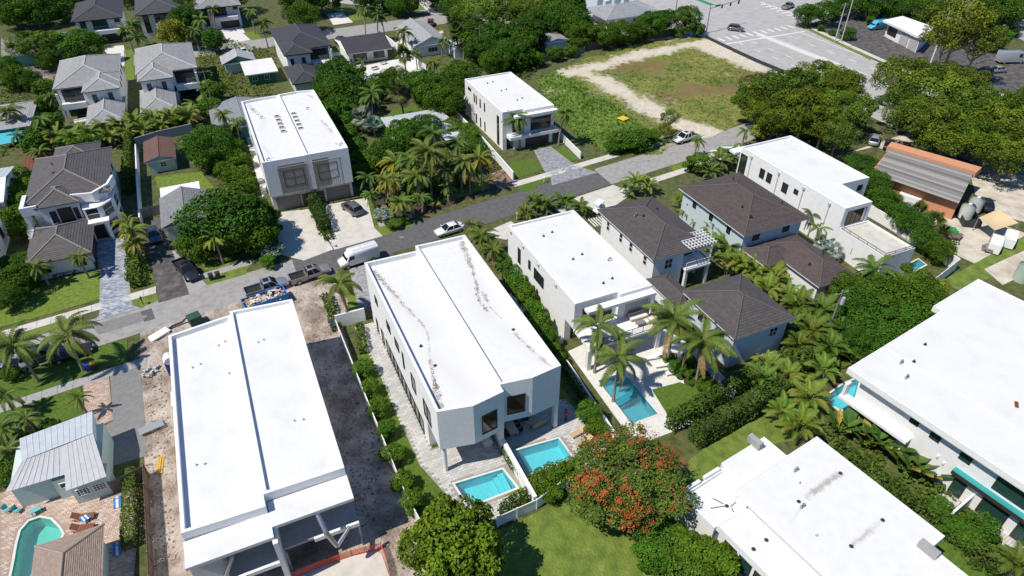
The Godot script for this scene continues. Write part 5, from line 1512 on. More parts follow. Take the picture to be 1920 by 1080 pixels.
func build_far_houses():
	# left edge
	var a := thing("teal_bungalow", "teal bungalow with pale grey hip roof and bright blue tarp at its side", "house", Vector3(-41, 0, -157))
	solid(a, "wall", rect(-47, -35.4, -164, -151.4), 0, 2.7, M.stucco_teal, false)
	hip_roof(a, -48, -34.6, -165.2, -150.6, 2.9, {"tone": Color(0.36, 0.355, 0.34), "cap": Color(0.4, 0.4, 0.4), "slope": 0.25, "fascia": M.stucco_teal})
	var tp := MB.new()
	tp.quad(Vector3(-40.5, 1.0, -148.2), Vector3(-36.6, 1.1, -148.3), Vector3(-36.2, 2.5, -151.2), Vector3(-40.2, 2.6, -151.2))
	tp.quad(Vector3(-40.2, 2.57, -151.2), Vector3(-36.2, 2.47, -151.2), Vector3(-36.6, 1.07, -148.3), Vector3(-40.5, 0.97, -148.2))
	part(a, "tarp", tp, M.sky_blue)
	var b := thing("metal_roofed_house", "pale house with white metal roof beside the brown-grey tiled villa", "house", Vector3(-40, 0, -121))
	solid(b, "wall", rect(-45, -34.8, -128, -115.6), 0, 4.2, M.stucco_blue, false)
	seam_roof(b, Vector3(-45.6, 4.4, -115.0), Vector3(-34.2, 4.4, -115.0), Vector3(-34.2, 5.6, -121.6), Vector3(-45.6, 5.6, -121.6), 16, M.white)
	seam_roof(b, Vector3(-34.2, 4.4, -128.4), Vector3(-45.6, 4.4, -128.4), Vector3(-45.6, 5.6, -121.6), Vector3(-34.2, 5.6, -121.6), 16, M.metal_roof)
	var c := thing("white_house", "white two-storey house with side windows at the street's left end", "house", Vector3(-41, 0, -104))
	solid(c, "wall", rect(-47, -34.6, -111.5, -96.0), 0, 6.2, M.stucco, false)
	hip_roof(c, -48, -34.0, -112.2, -95.4, 6.3, {"tone": Color(0.36, 0.38, 0.4), "cap": Color(0.4, 0.4, 0.4), "slope": 0.3})
	for z in [-109, -104.5, -100]: window(c, Vector3(-34.6, 2.2, z), 1.3, 1.4, E_)
	for z in [-109, -104.5, -100]: window(c, Vector3(-34.6, 4.9, z), 1.3, 1.4, E_)
	var d := thing("hidden_bungalow", "bungalow with brown-grey roof and teal wall behind the round trees", "house", Vector3(-38, 0, -206))
	solid(d, "wall", rect(-44.5, -31.6, -212, -201), 0, 2.8, M.stucco_teal, false)
	gable_roof(d, -45.4, -31.0, -213.5, -200, 3.0, "x", {"tone": Color(0.28, 0.26, 0.25), "slope": 0.35})
	var e := thing("teal_bungalow", "small teal bungalow with grey roof at the edge of the bare yard", "house", Vector3(-58, 0, -180))
	solid(e, "wall", rect(-64, -53, -186, -174.5), 0, 2.7, M.stucco_teal, false)
	gable_roof(e, -65, -52.4, -187, -173.8, 2.8, "x", {"tone": Color(0.34, 0.34, 0.33), "slope": 0.25, "wall": M.stucco_teal})
	var rb := thing("red_shed", "small shed with dark red metal roof behind the palms", "shed", Vector3(-31.8, 0, -133))
	solid(rb, "wall", rect(-34.0, -29.6, -135.4, -131.0), 0, 2.2, M.stucco, false)
	seam_roof(rb, Vector3(-34.4, 2.3, -130.6), Vector3(-29.2, 2.3, -130.6), Vector3(-29.2, 2.8, -135.8), Vector3(-34.4, 2.8, -135.8), 9, M.rust)
	# metal-roofed cottage near the viewer, left
	var q := thing("metal_roofed_cottage", "mint cottage with ribbed silver metal roof beside the kidney pool", "house", Vector3(-23, 0, -57.2))
	solid(q, "wall", rect(-27.0, -19.2, -60.4, -55.0), 0, 3.05, M.stucco_mint, false)
	solid(q, "wall", rect(-22.1, -18.9, -55.0, -53.2), 0, 2.6, M.stucco_mint, false)
	solid(q, "wall", rect(-23.6, -22.1, -55.0, -54.5), 0, 2.7, M.stucco_mint, false)
	seam_roof(q, Vector3(-26.3, 4.2, -60.2), Vector3(-19.9, 4.2, -61.3), Vector3(-19.6, 4.55, -57.6), Vector3(-25.6, 4.55, -56.6), 12, M.metal_roof)
	seam_roof(q, Vector3(-27.2, 3.3, -54.4), Vector3(-22.2, 3.2, -54.5), Vector3(-22.2, 4.45, -57.2), Vector3(-25.6, 4.5, -56.6), 9, M.metal_roof_dull)
	seam_roof(q, Vector3(-22.2, 2.95, -52.6), Vector3(-18.8, 2.9, -52.9), Vector3(-19.6, 4.5, -57.6), Vector3(-22.2, 4.45, -57.2), 7, M.metal_roof_dull)
	solid(q, "upper_wall", V2([-26.2, -60.1, -19.9, -61.1, -19.7, -57.8, -25.6, -56.8]), 3.05, 4.15, M.stucco_mint, false)
	window(q, Vector3(-21.2, 1.6, -53.2), 1.15, 0.95, S_, {"frame": M.white, "nx": 4, "ny": 3})
	window(q, Vector3(-19.8, 1.6, -53.2), 1.15, 0.95, S_, {"frame": M.white, "nx": 4, "ny": 3})
	window(q, Vector3(-22.85, 1.9, -54.5), 0.7, 0.7, S_, {"frame": M.white})
	var r := thing("tan_tiled_house", "house with tan shingle hip roof at the kidney pool's edge", "house", Vector3(-21.5, 0, -42))
	solid(r, "wall", rect(-23.6, -19.3, -46.6, -36), 0, 2.75, M.stucco_mint, false)
	hip_roof(r, -24.2, -18.8, -47.2, -35.0, 2.95, {"tone": Color(0.3, 0.225, 0.18), "cap": Color(0.34, 0.26, 0.21), "slope": 0.42, "course": 0.16, "wide": 0.3})
	# orange building
	var u := thing("orange_building", "low orange building with weathered grey shed roof and an orange parapet", "building", Vector3(105, 0, -64))
	solid(u, "wall", V2([98.4, -68.6, 107.2, -73.0, 112.4, -60.4, 102.4, -55.2]), 0, 3.6, M.stucco_orange, false)
	seam_roof(u, Vector3(101.4, 3.65, -54.6), Vector3(111.4, 4.3, -59.8), Vector3(106.5, 4.3, -72.4), Vector3(97.2, 3.65, -67.6), 18, M.wood_grey, [M.wood_grey, M.plank_pale, M.plank_dark, M.plank_pale])
	var pr := MB.new()
	pr.prism(V2([106.0, -72.7, 108.2, -73.7, 113.7, -60.2, 111.3, -59.4]), 3.6, 4.7, true, true)
	part(u, "parapet", pr, M.stucco_orange)
	# repair shop by the wide road
	var v := thing("repair_shop", "small white flat-roofed repair shop with two roller doors and glazed office", "shop", Vector3(173, 0, -124))
	solid(v, "wall", V2([168.2, -117.0, 171.0, -125.4, 172.8, -131.0, 179.2, -131.8, 178.0, -121.8]), 0, 3.7, M.stucco, false)
	solid(v, "roof_slab", V2([167.2, -115.6, 170.0, -125.2, 171.6, -132.0, 180.0, -132.8, 178.8, -121.6]), 3.7, 4.2, M.stucco)
	var vn := Vector2(-0.95, -0.31).normalized()
	for i in 2: garage_door(v, Vector3(168.75 + i * 1.25, 1.6, -118.9 - i * 3.9), 3.2, 2.9, Vector2(-0.95, -0.32), M.lightgrey, 6)
	window(v, Vector3(171.9, 2.0, -128.3), 4.0, 2.0, Vector2(-0.95, -0.3), {"nx": 3})

# ---------------------------------------------------------------- plants
var proto := {}

func leaf_quad(m: MB, p: Vector3, n: Vector3, s: float, long := 1.6):
	var a := n.cross(Vector3(rng.randf_range(-1, 1), rng.randf_range(-1, 1), rng.randf_range(-1, 1))).normalized()
	if a.length() < 0.5: a = Vector3.RIGHT
	var b := n.cross(a).normalized()
	var h := a * s * long * 0.5
	var w := b * s * 0.5
	m.tri(p - h, p + w + n * s * 0.08, p + h); m.tri(p - h, p + h, p - w + n * s * 0.08)

# leaves are only grown where no other lobe's leaves already are
func free_spot(p: Vector3, own: Vector3, lobes: Array) -> bool:
	for o in lobes:
		if o[0] != own and p.distance_to(o[0]) < o[1] * 0.62: return false
	return true

# a crown in a unit ball: leaves in lobes, with gaps between the lobes
func crown_mesh(sd: int, lobes: int, lobe_r: float, per_lobe: int, leaf: float, tone: Color, flat_ := 0.8, vary := 0.3) -> ArrayMesh:
	rng.seed = sd
	var m := MB.new()
	var cs := []
	for i in lobes:
		var d := Vector3.ZERO
		for tries in 30:
			d = Vector3(rng.randfn(), rng.randfn() * 0.9 + 0.25, rng.randfn()).normalized()
			var far := true
			for q in cs:
				if d.distance_to(q[3]) < 1.5 / sqrt(lobes) * 1.3: far = false
			if far: break
		var rr := lobe_r * rng.randf_range(0.55, 1.35)
		var c := d * (1.0 - rr * 0.8) * rng.randf_range(0.72, 1.14)
		c.y *= flat_
		cs.append([c, rr, rng.randf_range(1.0 - vary, 1.0 + vary), d])
	cs.append([Vector3(0, -0.05, 0), 0.55, 1.0, Vector3.UP])
	for q in cs:
		var c: Vector3 = q[0]
		for k in per_lobe:
			var d := Vector3(rng.randfn(), rng.randfn() + 0.25, rng.randfn()).normalized()
			var p: Vector3 = c + d * q[1] * Vector3(1, 0.85, 1) * rng.randf_range(0.7, 1.08)
			if not free_spot(p, c, cs): continue
			var n := (d * 0.8 + Vector3(rng.randfn(), rng.randfn() + 0.5, rng.randfn()) * 0.55).normalized()
			var t: float = q[2] * rng.randf_range(0.65, 1.35)
			var yel := rng.randf_range(0.85, 1.2)
			m.col = Color(tone.r * t * yel, tone.g * t, tone.b * t * rng.randf_range(0.6, 1.3))
			leaf_quad(m, p, n, leaf * rng.randf_range(0.7, 1.3))
	return m.mesh()

# trunk and limbs for a crown of unit size sitting at height 0, trunk reaching down to -1
func trunk_mesh(sd: int, r: float, limbs: int) -> ArrayMesh:
	rng.seed = sd
	var m := MB.new()
	var lean := Vector3(rng.randf_range(-0.06, 0.06), 0, rng.randf_range(-0.06, 0.06))
	m.tube([Vector3(0, -1, 0), Vector3(0, -0.9, 0) + lean * 0.3, Vector3(0, -0.5, 0) + lean, Vector3(0, -0.15, 0) + lean * 0.6], [r * 1.5, r, r * 0.8, r * 0.62], 8)
	for i in limbs:
		var a := TAU * i / limbs + rng.randf_range(-0.4, 0.4)
		var st := Vector3(0, -0.5 + rng.randf() * 0.3, 0) + lean * 0.8
		var en := Vector3(cos(a) * rng.randf_range(0.45, 0.75), rng.randf_range(-0.12, 0.18), sin(a) * rng.randf_range(0.45, 0.75))
		var mid := st.lerp(en, 0.5) + Vector3(0, -0.06, 0)
		m.tube([st, mid, en], [r * 0.5, r * 0.34, r * 0.12], 6)
		var e2 := en + Vector3(rng.randf_range(-0.3, 0.3), 0.1, rng.randf_range(-0.3, 0.3))
		m.tube([mid, mid.lerp(e2, 0.5) + Vector3(0, 0.03, 0), e2], [r * 0.3, r * 0.2, r * 0.08], 5)
	return m.mesh()

# one palm frond, unit length, growing along +x
func frond_mesh(e0: float, e1: float, tone: Color, pairs := 42, leaf := 0.3, droop := 0.42, wid := 0.021) -> ArrayMesh:
	var m := MB.new()
	var pts := []
	var p := Vector3.ZERO
	var steps := 14
	for i in steps + 1:
		pts.append(p)
		var e := deg_to_rad(lerpf(e0, e1, pow(float(i) / steps, 0.9)))
		p += Vector3(cos(e), sin(e), 0) / steps
	m.col = Color(tone.r * 1.5, tone.g * 1.3, tone.b * 1.4)
	var rad := []
	for i in steps + 1: rad.append(lerpf(0.016, 0.003, float(i) / steps))
	m.tube(pts, rad, 4, false)
	for i in pairs:
		var s := 0.14 + 0.85 * float(i) / (pairs - 1)
		var f := s * steps
		var k := mini(int(f), steps - 1)
		var q: Vector3 = pts[k].lerp(pts[k + 1], f - k)
		var tan_: Vector3 = (pts[k + 1] - pts[k]).normalized()
		var up := Vector3(-tan_.y, tan_.x, 0)
		var l := leaf * (sin(pow(s, 0.75) * PI) * 0.85 + 0.25) * rng.randf_range(0.85, 1.12)
		for side in [-1.0, 1.0]:
			var t := rng.randf_range(0.72, 1.28)
			m.col = Color(tone.r * t * rng.randf_range(0.9, 1.25), tone.g * t, tone.b * t)
			var dir: Vector3 = (Vector3(0, 0, side) * 0.82 + tan_ * 0.6 + up * 0.28).normalized()
			var mid: Vector3 = q + dir * l * 0.5
			var tip: Vector3 = mid + (dir + Vector3(0, -droop * 2.2, 0)).normalized() * l * 0.5
			var w: Vector3 = tan_ * wid * 0.5
			m.tri(q - w, q + w, mid + w * 0.9); m.tri(q - w, mid + w * 0.9, mid - w * 0.9); m.tri(mid - w * 0.9, mid + w * 0.9, tip)
	return m.mesh()

# a fan leaf on its stalk, unit reach, growing along +x
func fan_mesh(e0: float, tone: Color) -> ArrayMesh:
	var m := MB.new()
	var e := deg_to_rad(e0)
	var hub := Vector3(cos(e), sin(e), 0) * 0.52
	m.col = Color(tone.r * 1.3, tone.g * 1.2, tone.b * 1.2)
	m.tube([Vector3.ZERO, hub], [0.014, 0.01], 4, false)
	var fw := hub.normalized()
	var sd := Vector3(0, 0, 1)
	var nn := fw.cross(sd)
	for i in 26:
		var a := deg_to_rad(-130.0 + 260.0 * i / 25.0)
		var d := (fw * cos(a) + sd * sin(a)).normalized()
		var x := (sd * cos(a) - fw * sin(a)).normalized() * 0.024
		var t := rng.randf_range(0.75, 1.25)
		m.col = Color(tone.r * t, tone.g * t, tone.b * t)
		var mid := hub + d * 0.24 - nn * 0.02
		var tip := hub + d * 0.5 + Vector3(0, -0.12, 0)
		m.tri(hub, mid - x, mid + x); m.tri(mid - x, tip, mid + x)
	return m.mesh()

# a paddle-shaped leaf, unit length, along +x
func paddle_mesh(tone: Color) -> ArrayMesh:
	var m := MB.new()
	var prev := []
	for i in 9:
		var s := i / 8.0
		var e := deg_to_rad(lerpf(78, 5, s * s))
		var p := Vector3(s * 0.55 + s * s * 0.12, sin(deg_to_rad(80)) * s * (1.0 - 0.25 * s), 0)
		var w := 0.0 if s < 0.36 else 0.13 * sin((s - 0.33) / 0.68 * PI * 0.97) + 0.012
		if s < 0.36: w = 0.012
		var t := rng.randf_range(0.8, 1.2)
		m.col = Color(tone.r * t, tone.g * t, tone.b * t)
		var cur := [p + Vector3(0, w * 0.35, -w), p, p + Vector3(0, w * 0.35, w)]
		if i > 0:
			m.quad(prev[0], prev[1], cur[1], cur[0]); m.quad(prev[1], prev[2], cur[2], cur[1])
		prev = cur
	return m.mesh()

func make_plant_protos():
	proto.round = []; proto.oak = []; proto.airy = []; proto.bush = []; proto.shrub = []; proto.trunk = []; proto.limbs = []
	for i in 3:
		proto.round.append(crown_mesh(100 + i, 28, 0.34, 520, 0.047, Color(0.062, 0.13, 0.014), 0.85, 0.25))
		proto.oak.append(crown_mesh(200 + i, 30, 0.26, 430, 0.036, Color(0.1, 0.148, 0.017), 0.62, 0.35))
		proto.airy.append(crown_mesh(300 + i, 15, 0.3, 300, 0.045, Color(0.125, 0.165, 0.024), 0.8, 0.35))
		proto.bush.append(crown_mesh(400 + i, 16, 0.4, 330, 0.075, Color(0.072, 0.145, 0.016), 0.8, 0.3))
		proto.shrub.append(crown_mesh(500 + i, 8, 0.5, 130, 0.16, Color(0.082, 0.155, 0.018), 0.85, 0.3))
		proto.trunk.append(trunk_mesh(600 + i, 0.055, 6))
	proto.big_leaf = [crown_mesh(701, 34, 0.3, 420, 0.052, Color(0.11, 0.18, 0.018), 0.8, 0.3)]
	proto.light = []; proto.silver_bush = []
	for i in 2:
		proto.light.append(crown_mesh(720 + i, 18, 0.36, 380, 0.06, Color(0.18, 0.22, 0.026), 0.8, 0.3))
	proto.silver_bush.append(crown_mesh(740, 10, 0.42, 150, 0.12, Color(0.22, 0.27, 0.22), 0.75, 0.2))
	rng.seed = 77
	var g := Color(0.095, 0.15, 0.026)
	var y := Color(0.195, 0.21, 0.028)
	proto.coco = [frond_mesh(72, -25, g, 42, 0.23, 0.7), frond_mesh(46, -60, g * 0.95, 42, 0.24, 0.8), frond_mesh(14, -78, g * 0.9, 42, 0.23, 0.9), frond_mesh(-28, -86, Color(0.24, 0.18, 0.08), 34, 0.2, 0.9), frond_mesh(58, -45, g * 1.1, 42, 0.22, 0.6), frond_mesh(28, -40, g, 40, 0.25, 0.7)]
	proto.gold = [frond_mesh(72, -20, g * 1.2, 42, 0.23, 0.6), frond_mesh(44, -58, y, 42, 0.24, 0.7), frond_mesh(12, -76, y, 42, 0.23, 0.8), frond_mesh(-20, -84, Color(0.3, 0.21, 0.08), 34, 0.2, 0.9)]
	var ar := Color(0.135, 0.205, 0.026)
	proto.areca = [frond_mesh(80, 15, ar, 24, 0.26, 0.2, 0.036), frond_mesh(66, -25, ar * 0.95, 24, 0.28, 0.28, 0.036), frond_mesh(45, -50, Color(0.16, 0.18, 0.028), 24, 0.28, 0.3, 0.036)]
	var da := Color(0.085, 0.135, 0.02)
	proto.lush = [frond_mesh(80, 10, da, 24, 0.3, 0.2, 0.04), frond_mesh(60, -30, da * 1.1, 24, 0.3, 0.28, 0.04), frond_mesh(35, -55, da, 24, 0.3, 0.3, 0.04)]
	proto.fan = [fan_mesh(70, Color(0.07, 0.105, 0.026)), fan_mesh(30, Color(0.08, 0.11, 0.028)), fan_mesh(-15, Color(0.1, 0.11, 0.04)), fan_mesh(-55, Color(0.17, 0.13, 0.06))]
	proto.silver = [fan_mesh(72, Color(0.19, 0.25, 0.24)), fan_mesh(38, Color(0.18, 0.24, 0.23)), fan_mesh(5, Color(0.21, 0.27, 0.26)), fan_mesh(-15, Color(0.2, 0.24, 0.21))]
	proto.paddle = [paddle_mesh(Color(0.05, 0.12, 0.02)), paddle_mesh(Color(0.09, 0.15, 0.025)), paddle_mesh(Color(0.32, 0.22, 0.04))]

# broadleaf tree or bush: crown centre at height h over (x, z), crown radius r
func add_tree(kind: String, called: String, label: String, category: String, group: String, x: float, z: float, h: float, r: float):
	var t := thing(called, label, category, Vector3(x, 0, z), 0.0, group)
	var list: Array = proto[kind]
	var turn := rng.randf() * TAU
	if h > r * 0.75:
		var tr := part_mesh(t, "trunk", proto.trunk[rng.randi() % 3], M.bark_pale if kind == "oak" or kind == "airy" else M.bark)
		tr.transform = Transform3D(Basis(Vector3.UP, turn).scaled(Vector3(r, h, r)), Vector3(0, h, 0))
	var c := part_mesh(t, "crown", list[rng.randi() % list.size()], M.leaves[rng.randi() % 5])
	var fl := 0.8 if kind == "oak" else 0.92
	c.transform = Transform3D(Basis(Vector3.UP, turn).scaled(Vector3(r * rng.randf_range(0.9, 1.1), minf(r * fl, h * 0.98), r * rng.randf_range(0.9, 1.1))), Vector3(0, h, 0))

# feather or fan palm; crown heart at height h, fronds of length l
func add_palm(kind: String, called: String, label: String, group: String, x: float, z: float, h: float, l: float):
	var t := thing(called, label, "palm", Vector3(x, 0, z), 0.0, group)
	var set_: Array = proto[kind]
	var fm: Material = M.fronds[rng.randi() % 5]
	var lean := Vector3(rng.randf_range(-0.13, 0.13), 0, rng.randf_range(-0.13, 0.13)) * h
	if kind == "areca" or kind == "lush":
		var st := MB.new()
		for i in 7:
			var a := TAU * i / 7.0
			var o := Vector3(cos(a), 0, sin(a)) * l * 0.18
			st.tube([o, o * 1.6 + Vector3(0, h * 0.9, 0)], [0.05, 0.035], 5)
		lpart(t, "stems", st, M.bark_pale)
		for i in 20:
			var a := TAU * i * 0.381966 + rng.randf_range(-0.2, 0.2)
			var k := 0 if i < 5 else (1 if i < 13 else 2)
			var f := part_mesh(t, "frond", set_[k], fm)
			var sc := l * rng.randf_range(0.8, 1.12)
			f.transform = Transform3D(Basis(Vector3.UP, a).scaled(Vector3.ONE * sc), Vector3(cos(a), 0, -sin(a)) * l * 0.16 + Vector3(0, h * rng.randf_range(0.45, 0.95), 0))
		return
	var tr := MB.new()
	var pts := []; var rad := []
	var tk := 0.17 if kind != "fan" and kind != "silver" else 0.21
	for i in 7:
		var s := i / 6.0
		pts.append(lean * s * s + Vector3(0, h * s, 0))
		rad.append(tk * (1.35 - 0.55 * s if i == 0 else 1.0 - 0.3 * s))
	tr.tube(pts, rad, 8)
	lpart(t, "trunk", tr, M.bark_pale)
	var n := rng.randi_range(17, 26)
	if kind == "fan" or kind == "silver": n = 24
	if l < 2.0: n = 11
	for i in n:
		var a := TAU * i * 0.381966 + rng.randf_range(-0.2, 0.2)
		var u := float(i) / n
		var k := 0 if u < 0.26 else (1 if u < 0.58 else (2 if u < 0.84 else 3))
		if set_.size() > 4 and k < 2 and rng.randf() < 0.4: k = 4 + k
		var f := part_mesh(t, "frond", set_[k], fm)
		f.transform = Transform3D(Basis(Vector3.UP, a) * Basis(Vector3.RIGHT, rng.randf_range(-0.4, 0.4)) * Basis(Vector3.BACK, rng.randf_range(-0.3, 0.22)) * Basis.from_scale(Vector3.ONE * l * rng.randf_range(0.75, 1.15)), lean + Vector3(0, h, 0))

func add_paddle(label: String, group: String, x: float, z: float, h: float):
	var t := thing("banana_plant", label, "plant", Vector3(x, 0, z), 0.0, group)
	for i in 9:
		var a := TAU * i * 0.381966
		var f := part_mesh(t, "leaf", proto.paddle[2 if i % 4 == 3 else i % 2], M.frond)
		f.transform = Transform3D(Basis(Vector3.UP, a).scaled(Vector3.ONE * h * rng.randf_range(0.75, 1.1)), Vector3.ZERO)

# clipped or loose hedge from a to b
func add_hedge(called: String, label: String, ax: float, az: float, bx: float, bz: float, wid: float, h: float, tone: Color, leaf := 0.2, loose := 0.12, group := ""):
	var t := thing(called, label, "hedge", Vector3((ax + bx) * 0.5, 0, (az + bz) * 0.5), 0.0, group)
	var d := Vector3(bx - ax, 0, bz - az)
	var l := d.length()
	d = d.normalized()
	var s := Vector3(-d.z, 0, d.x)
	var m := MB.new()
	var nz := FastNoiseLite.new(); nz.seed = int(absf(ax * 7.0)); nz.frequency = 0.5
	var dens := 1.35 / (leaf * leaf)
	var total := int((l * wid + 2.0 * l * h + 2.0 * wid * h) * dens)
	total = mini(total, 9000)
	for i in total:
		var u := rng.randf() * (l * wid + 2.0 * l * h + 2.0 * wid * h)
		var p: Vector3; var n: Vector3
		if u < l * wid:
			p = d * (rng.randf() - 0.5) * l + s * (rng.randf() - 0.5) * wid + Vector3(0, h, 0); n = Vector3.UP
		elif u < l * wid + 2.0 * l * h:
			var sg := 1.0 if rng.randf() < 0.5 else -1.0
			p = d * (rng.randf() - 0.5) * l + s * sg * wid * 0.5 + Vector3(0, rng.randf() * h, 0); n = s * sg
		else:
			var sg := 1.0 if rng.randf() < 0.5 else -1.0
			p = d * sg * l * 0.5 + s * (rng.randf() - 0.5) * wid + Vector3(0, rng.randf() * h, 0); n = d * sg
		var bulge := nz.get_noise_3d(p.x + ax, p.y, p.z + az) * loose * 2.2
		p += n * (bulge + rng.randf_range(-1.0, 0.4) * loose)
		p.y = maxf(p.y, 0.05)
		var k := rng.randf_range(0.6, 1.35) * (1.0 + nz.get_noise_3d(p.x * 0.6, p.y, p.z * 0.6) * 0.5)
		m.col = Color(tone.r * k * rng.randf_range(0.85, 1.2), tone.g * k, tone.b * k)
		leaf_quad(m, p, (n + Vector3(rng.randfn(), rng.randfn() + 0.4, rng.randfn()) * 0.5).normalized(), leaf * rng.randf_range(0.7, 1.3))
	lpart(t, "foliage", m, M.leaf)
	var st := MB.new()
	for i in maxi(2, int(l / 0.8)):
		var q := d * ((i + 0.5) / maxi(2, int(l / 0.8)) - 0.5) * l
		st.tube([q, q + Vector3(0, h * 0.8, 0)], [0.04, 0.02], 5)
	part(t, "stems", st, M.bark, true, true)

# the red-flowering shade tree
func add_flame_tree(x: float, z: float, h: float, r: float):
	var t := thing("flame_tree", "broad flame tree covered in orange-red blossom beside the pools", "tree", Vector3(x, 0, z))
	var tr := part_mesh(t, "trunk", proto.trunk[1], M.bark_pale)
	tr.transform = Transform3D(Basis.from_scale(Vector3(r * 1.1, h, r * 1.1)), Vector3(0, h, 0))
	var c := part_mesh(t, "crown", crown_mesh(901, 46, 0.24, 430, 0.032, Color(0.085, 0.13, 0.022), 0.7, 0.25), M.leaf)
	c.transform = Transform3D(Basis.from_scale(Vector3(r, r * 0.52, r)), Vector3(0, h, 0))
	rng.seed = 902
	var f := MB.new()
	var fz := FastNoiseLite.new(); fz.seed = 6; fz.frequency = 0.22
	for i in 700:
		var d := Vector3(rng.randfn(), absf(rng.randfn()) * 0.9 + 0.15, rng.randfn()).normalized()
		var q := Vector3(d.x * r, d.y * r * 0.52, d.z * r) * rng.randf_range(0.86, 1.03) + Vector3(0, h, 0)
		if fz.get_noise_3d(q.x, q.y * 2.0, q.z) < 0.06 + rng.randf_range(-0.1, 0.25): continue
		var big := rng.randf_range(0.08, 0.24)
		for k in int(6 + big * 60):
			var p := q + Vector3(rng.randfn(), rng.randfn() * 0.5, rng.randfn()) * big
			var w := rng.randf()
			f.col = Color(0.58, 0.07, 0.018).lerp(Color(0.52, 0.14, 0.026), w * w) * rng.randf_range(0.6, 1.15)
			leaf_quad(f, p, (d + Vector3(rng.randfn(), rng.randfn() + 0.6, rng.randfn()) * 0.5).normalized(), rng.randf_range(0.06, 0.13), 1.1)
	part(t, "blossom", f, M.flower, true, true)

func add_bare_tree(x: float, z: float, h: float):
	var t := thing("bare_tree", "leafless grey tree standing among the dark oaks", "tree", Vector3(x, 0, z))
	var m := MB.new()
	m.tube([Vector3.ZERO, Vector3(0.2, h * 0.5, 0), Vector3(0.1, h * 0.8, 0.2)], [0.28, 0.2, 0.1], 7)
	lpart(t, "trunk", m, M.bark_pale)
	var b := MB.new()
	for i in 26:
		var s := Vector3(0.15, h * rng.randf_range(0.3, 0.75), 0.05)
		var a := rng.randf() * TAU
		var e := s + Vector3(cos(a) * rng.randf_range(0.8, 2.6), rng.randf_range(1.0, h * 0.45), sin(a) * rng.randf_range(0.8, 2.6))
		b.tube([s, s.lerp(e, 0.5) + Vector3(0, 0.2, 0), e], [0.07, 0.045, 0.015], 5)
		for j in 4:
			var q := s.lerp(e, rng.randf_range(0.4, 0.95))
			b.tube([q, q + Vector3(rng.randf_range(-0.7, 0.7), rng.randf_range(0.2, 0.9), rng.randf_range(-0.7, 0.7))], [0.03, 0.01], 4)
	part(t, "branches", b, M.bark_pale, true, true)

func grp(kind: String, called: String, label: String, group: String, a: Array):
	for i in range(0, a.size(), 4):
		var g := group if a.size() > 4 else ""
		match kind:
			"coco", "gold", "fan", "silver", "areca", "lush": add_palm(kind, called, label, g, a[i], a[i + 1], a[i + 2], a[i + 3])
			_: add_tree(kind, called, label, "tree" if called.ends_with("tree") else "shrub", g, a[i], a[i + 1], a[i + 2], a[i + 3])

func build_plants():
	make_plant_protos()
	rng.seed = 4242
	plant_tables()
	var fv := Vector2(25.91, -31.27)
	add_flame_tree(fv.x, fv.y, 4.6, 6.0)
	undergrowth_zones()

# low mixed planting that nobody could count, over a piece of ground
func undergrowth(label: String, poly: PackedVector2Array, h: float, tone: Color, dens := 9.0, leaf := 0.26):
	var m := MB.new()
	var bb := bounds(poly)
	var nz := FastNoiseLite.new(); nz.seed = int(absf(bb.position.x)) + 3; nz.frequency = 0.35
	var o := Vector3(bb.get_center().x, 0, bb.get_center().y)
	for i in mini(int(bb.get_area() * dens), 14000):
		var p := bb.position + Vector2(rng.randf() * bb.size.x, rng.randf() * bb.size.y)
		if not Geometry2D.is_point_in_polygon(p, poly): continue
		var k := nz.get_noise_2d(p.x, p.y)
		if k < -0.28: continue
		var y := (0.35 + k) * h * rng.randf_range(0.4, 1.25) + 0.06
		var t := rng.randf_range(0.6, 1.4) * (1.0 + nz.get_noise_2d(p.x * 0.4 + 50.0, p.y * 0.4) * 0.6)
		m.col = Color(tone.r * t * rng.randf_range(0.8, 1.3), tone.g * t, tone.b * t)
		leaf_quad(m, Vector3(p.x, y, p.y) - o, Vector3(rng.randfn() * 0.6, 1, rng.randfn() * 0.6).normalized(), leaf * rng.randf_range(0.6, 1.4))
	var n := MeshInstance3D.new()
	n.name = numbered("undergrowth"); n.mesh = m.mesh(); n.material_override = M.leaf; n.position = o
	add_child(n)
	n.set_meta("kind", "stuff"); n.set_meta("label", label); n.set_meta("category", "undergrowth")

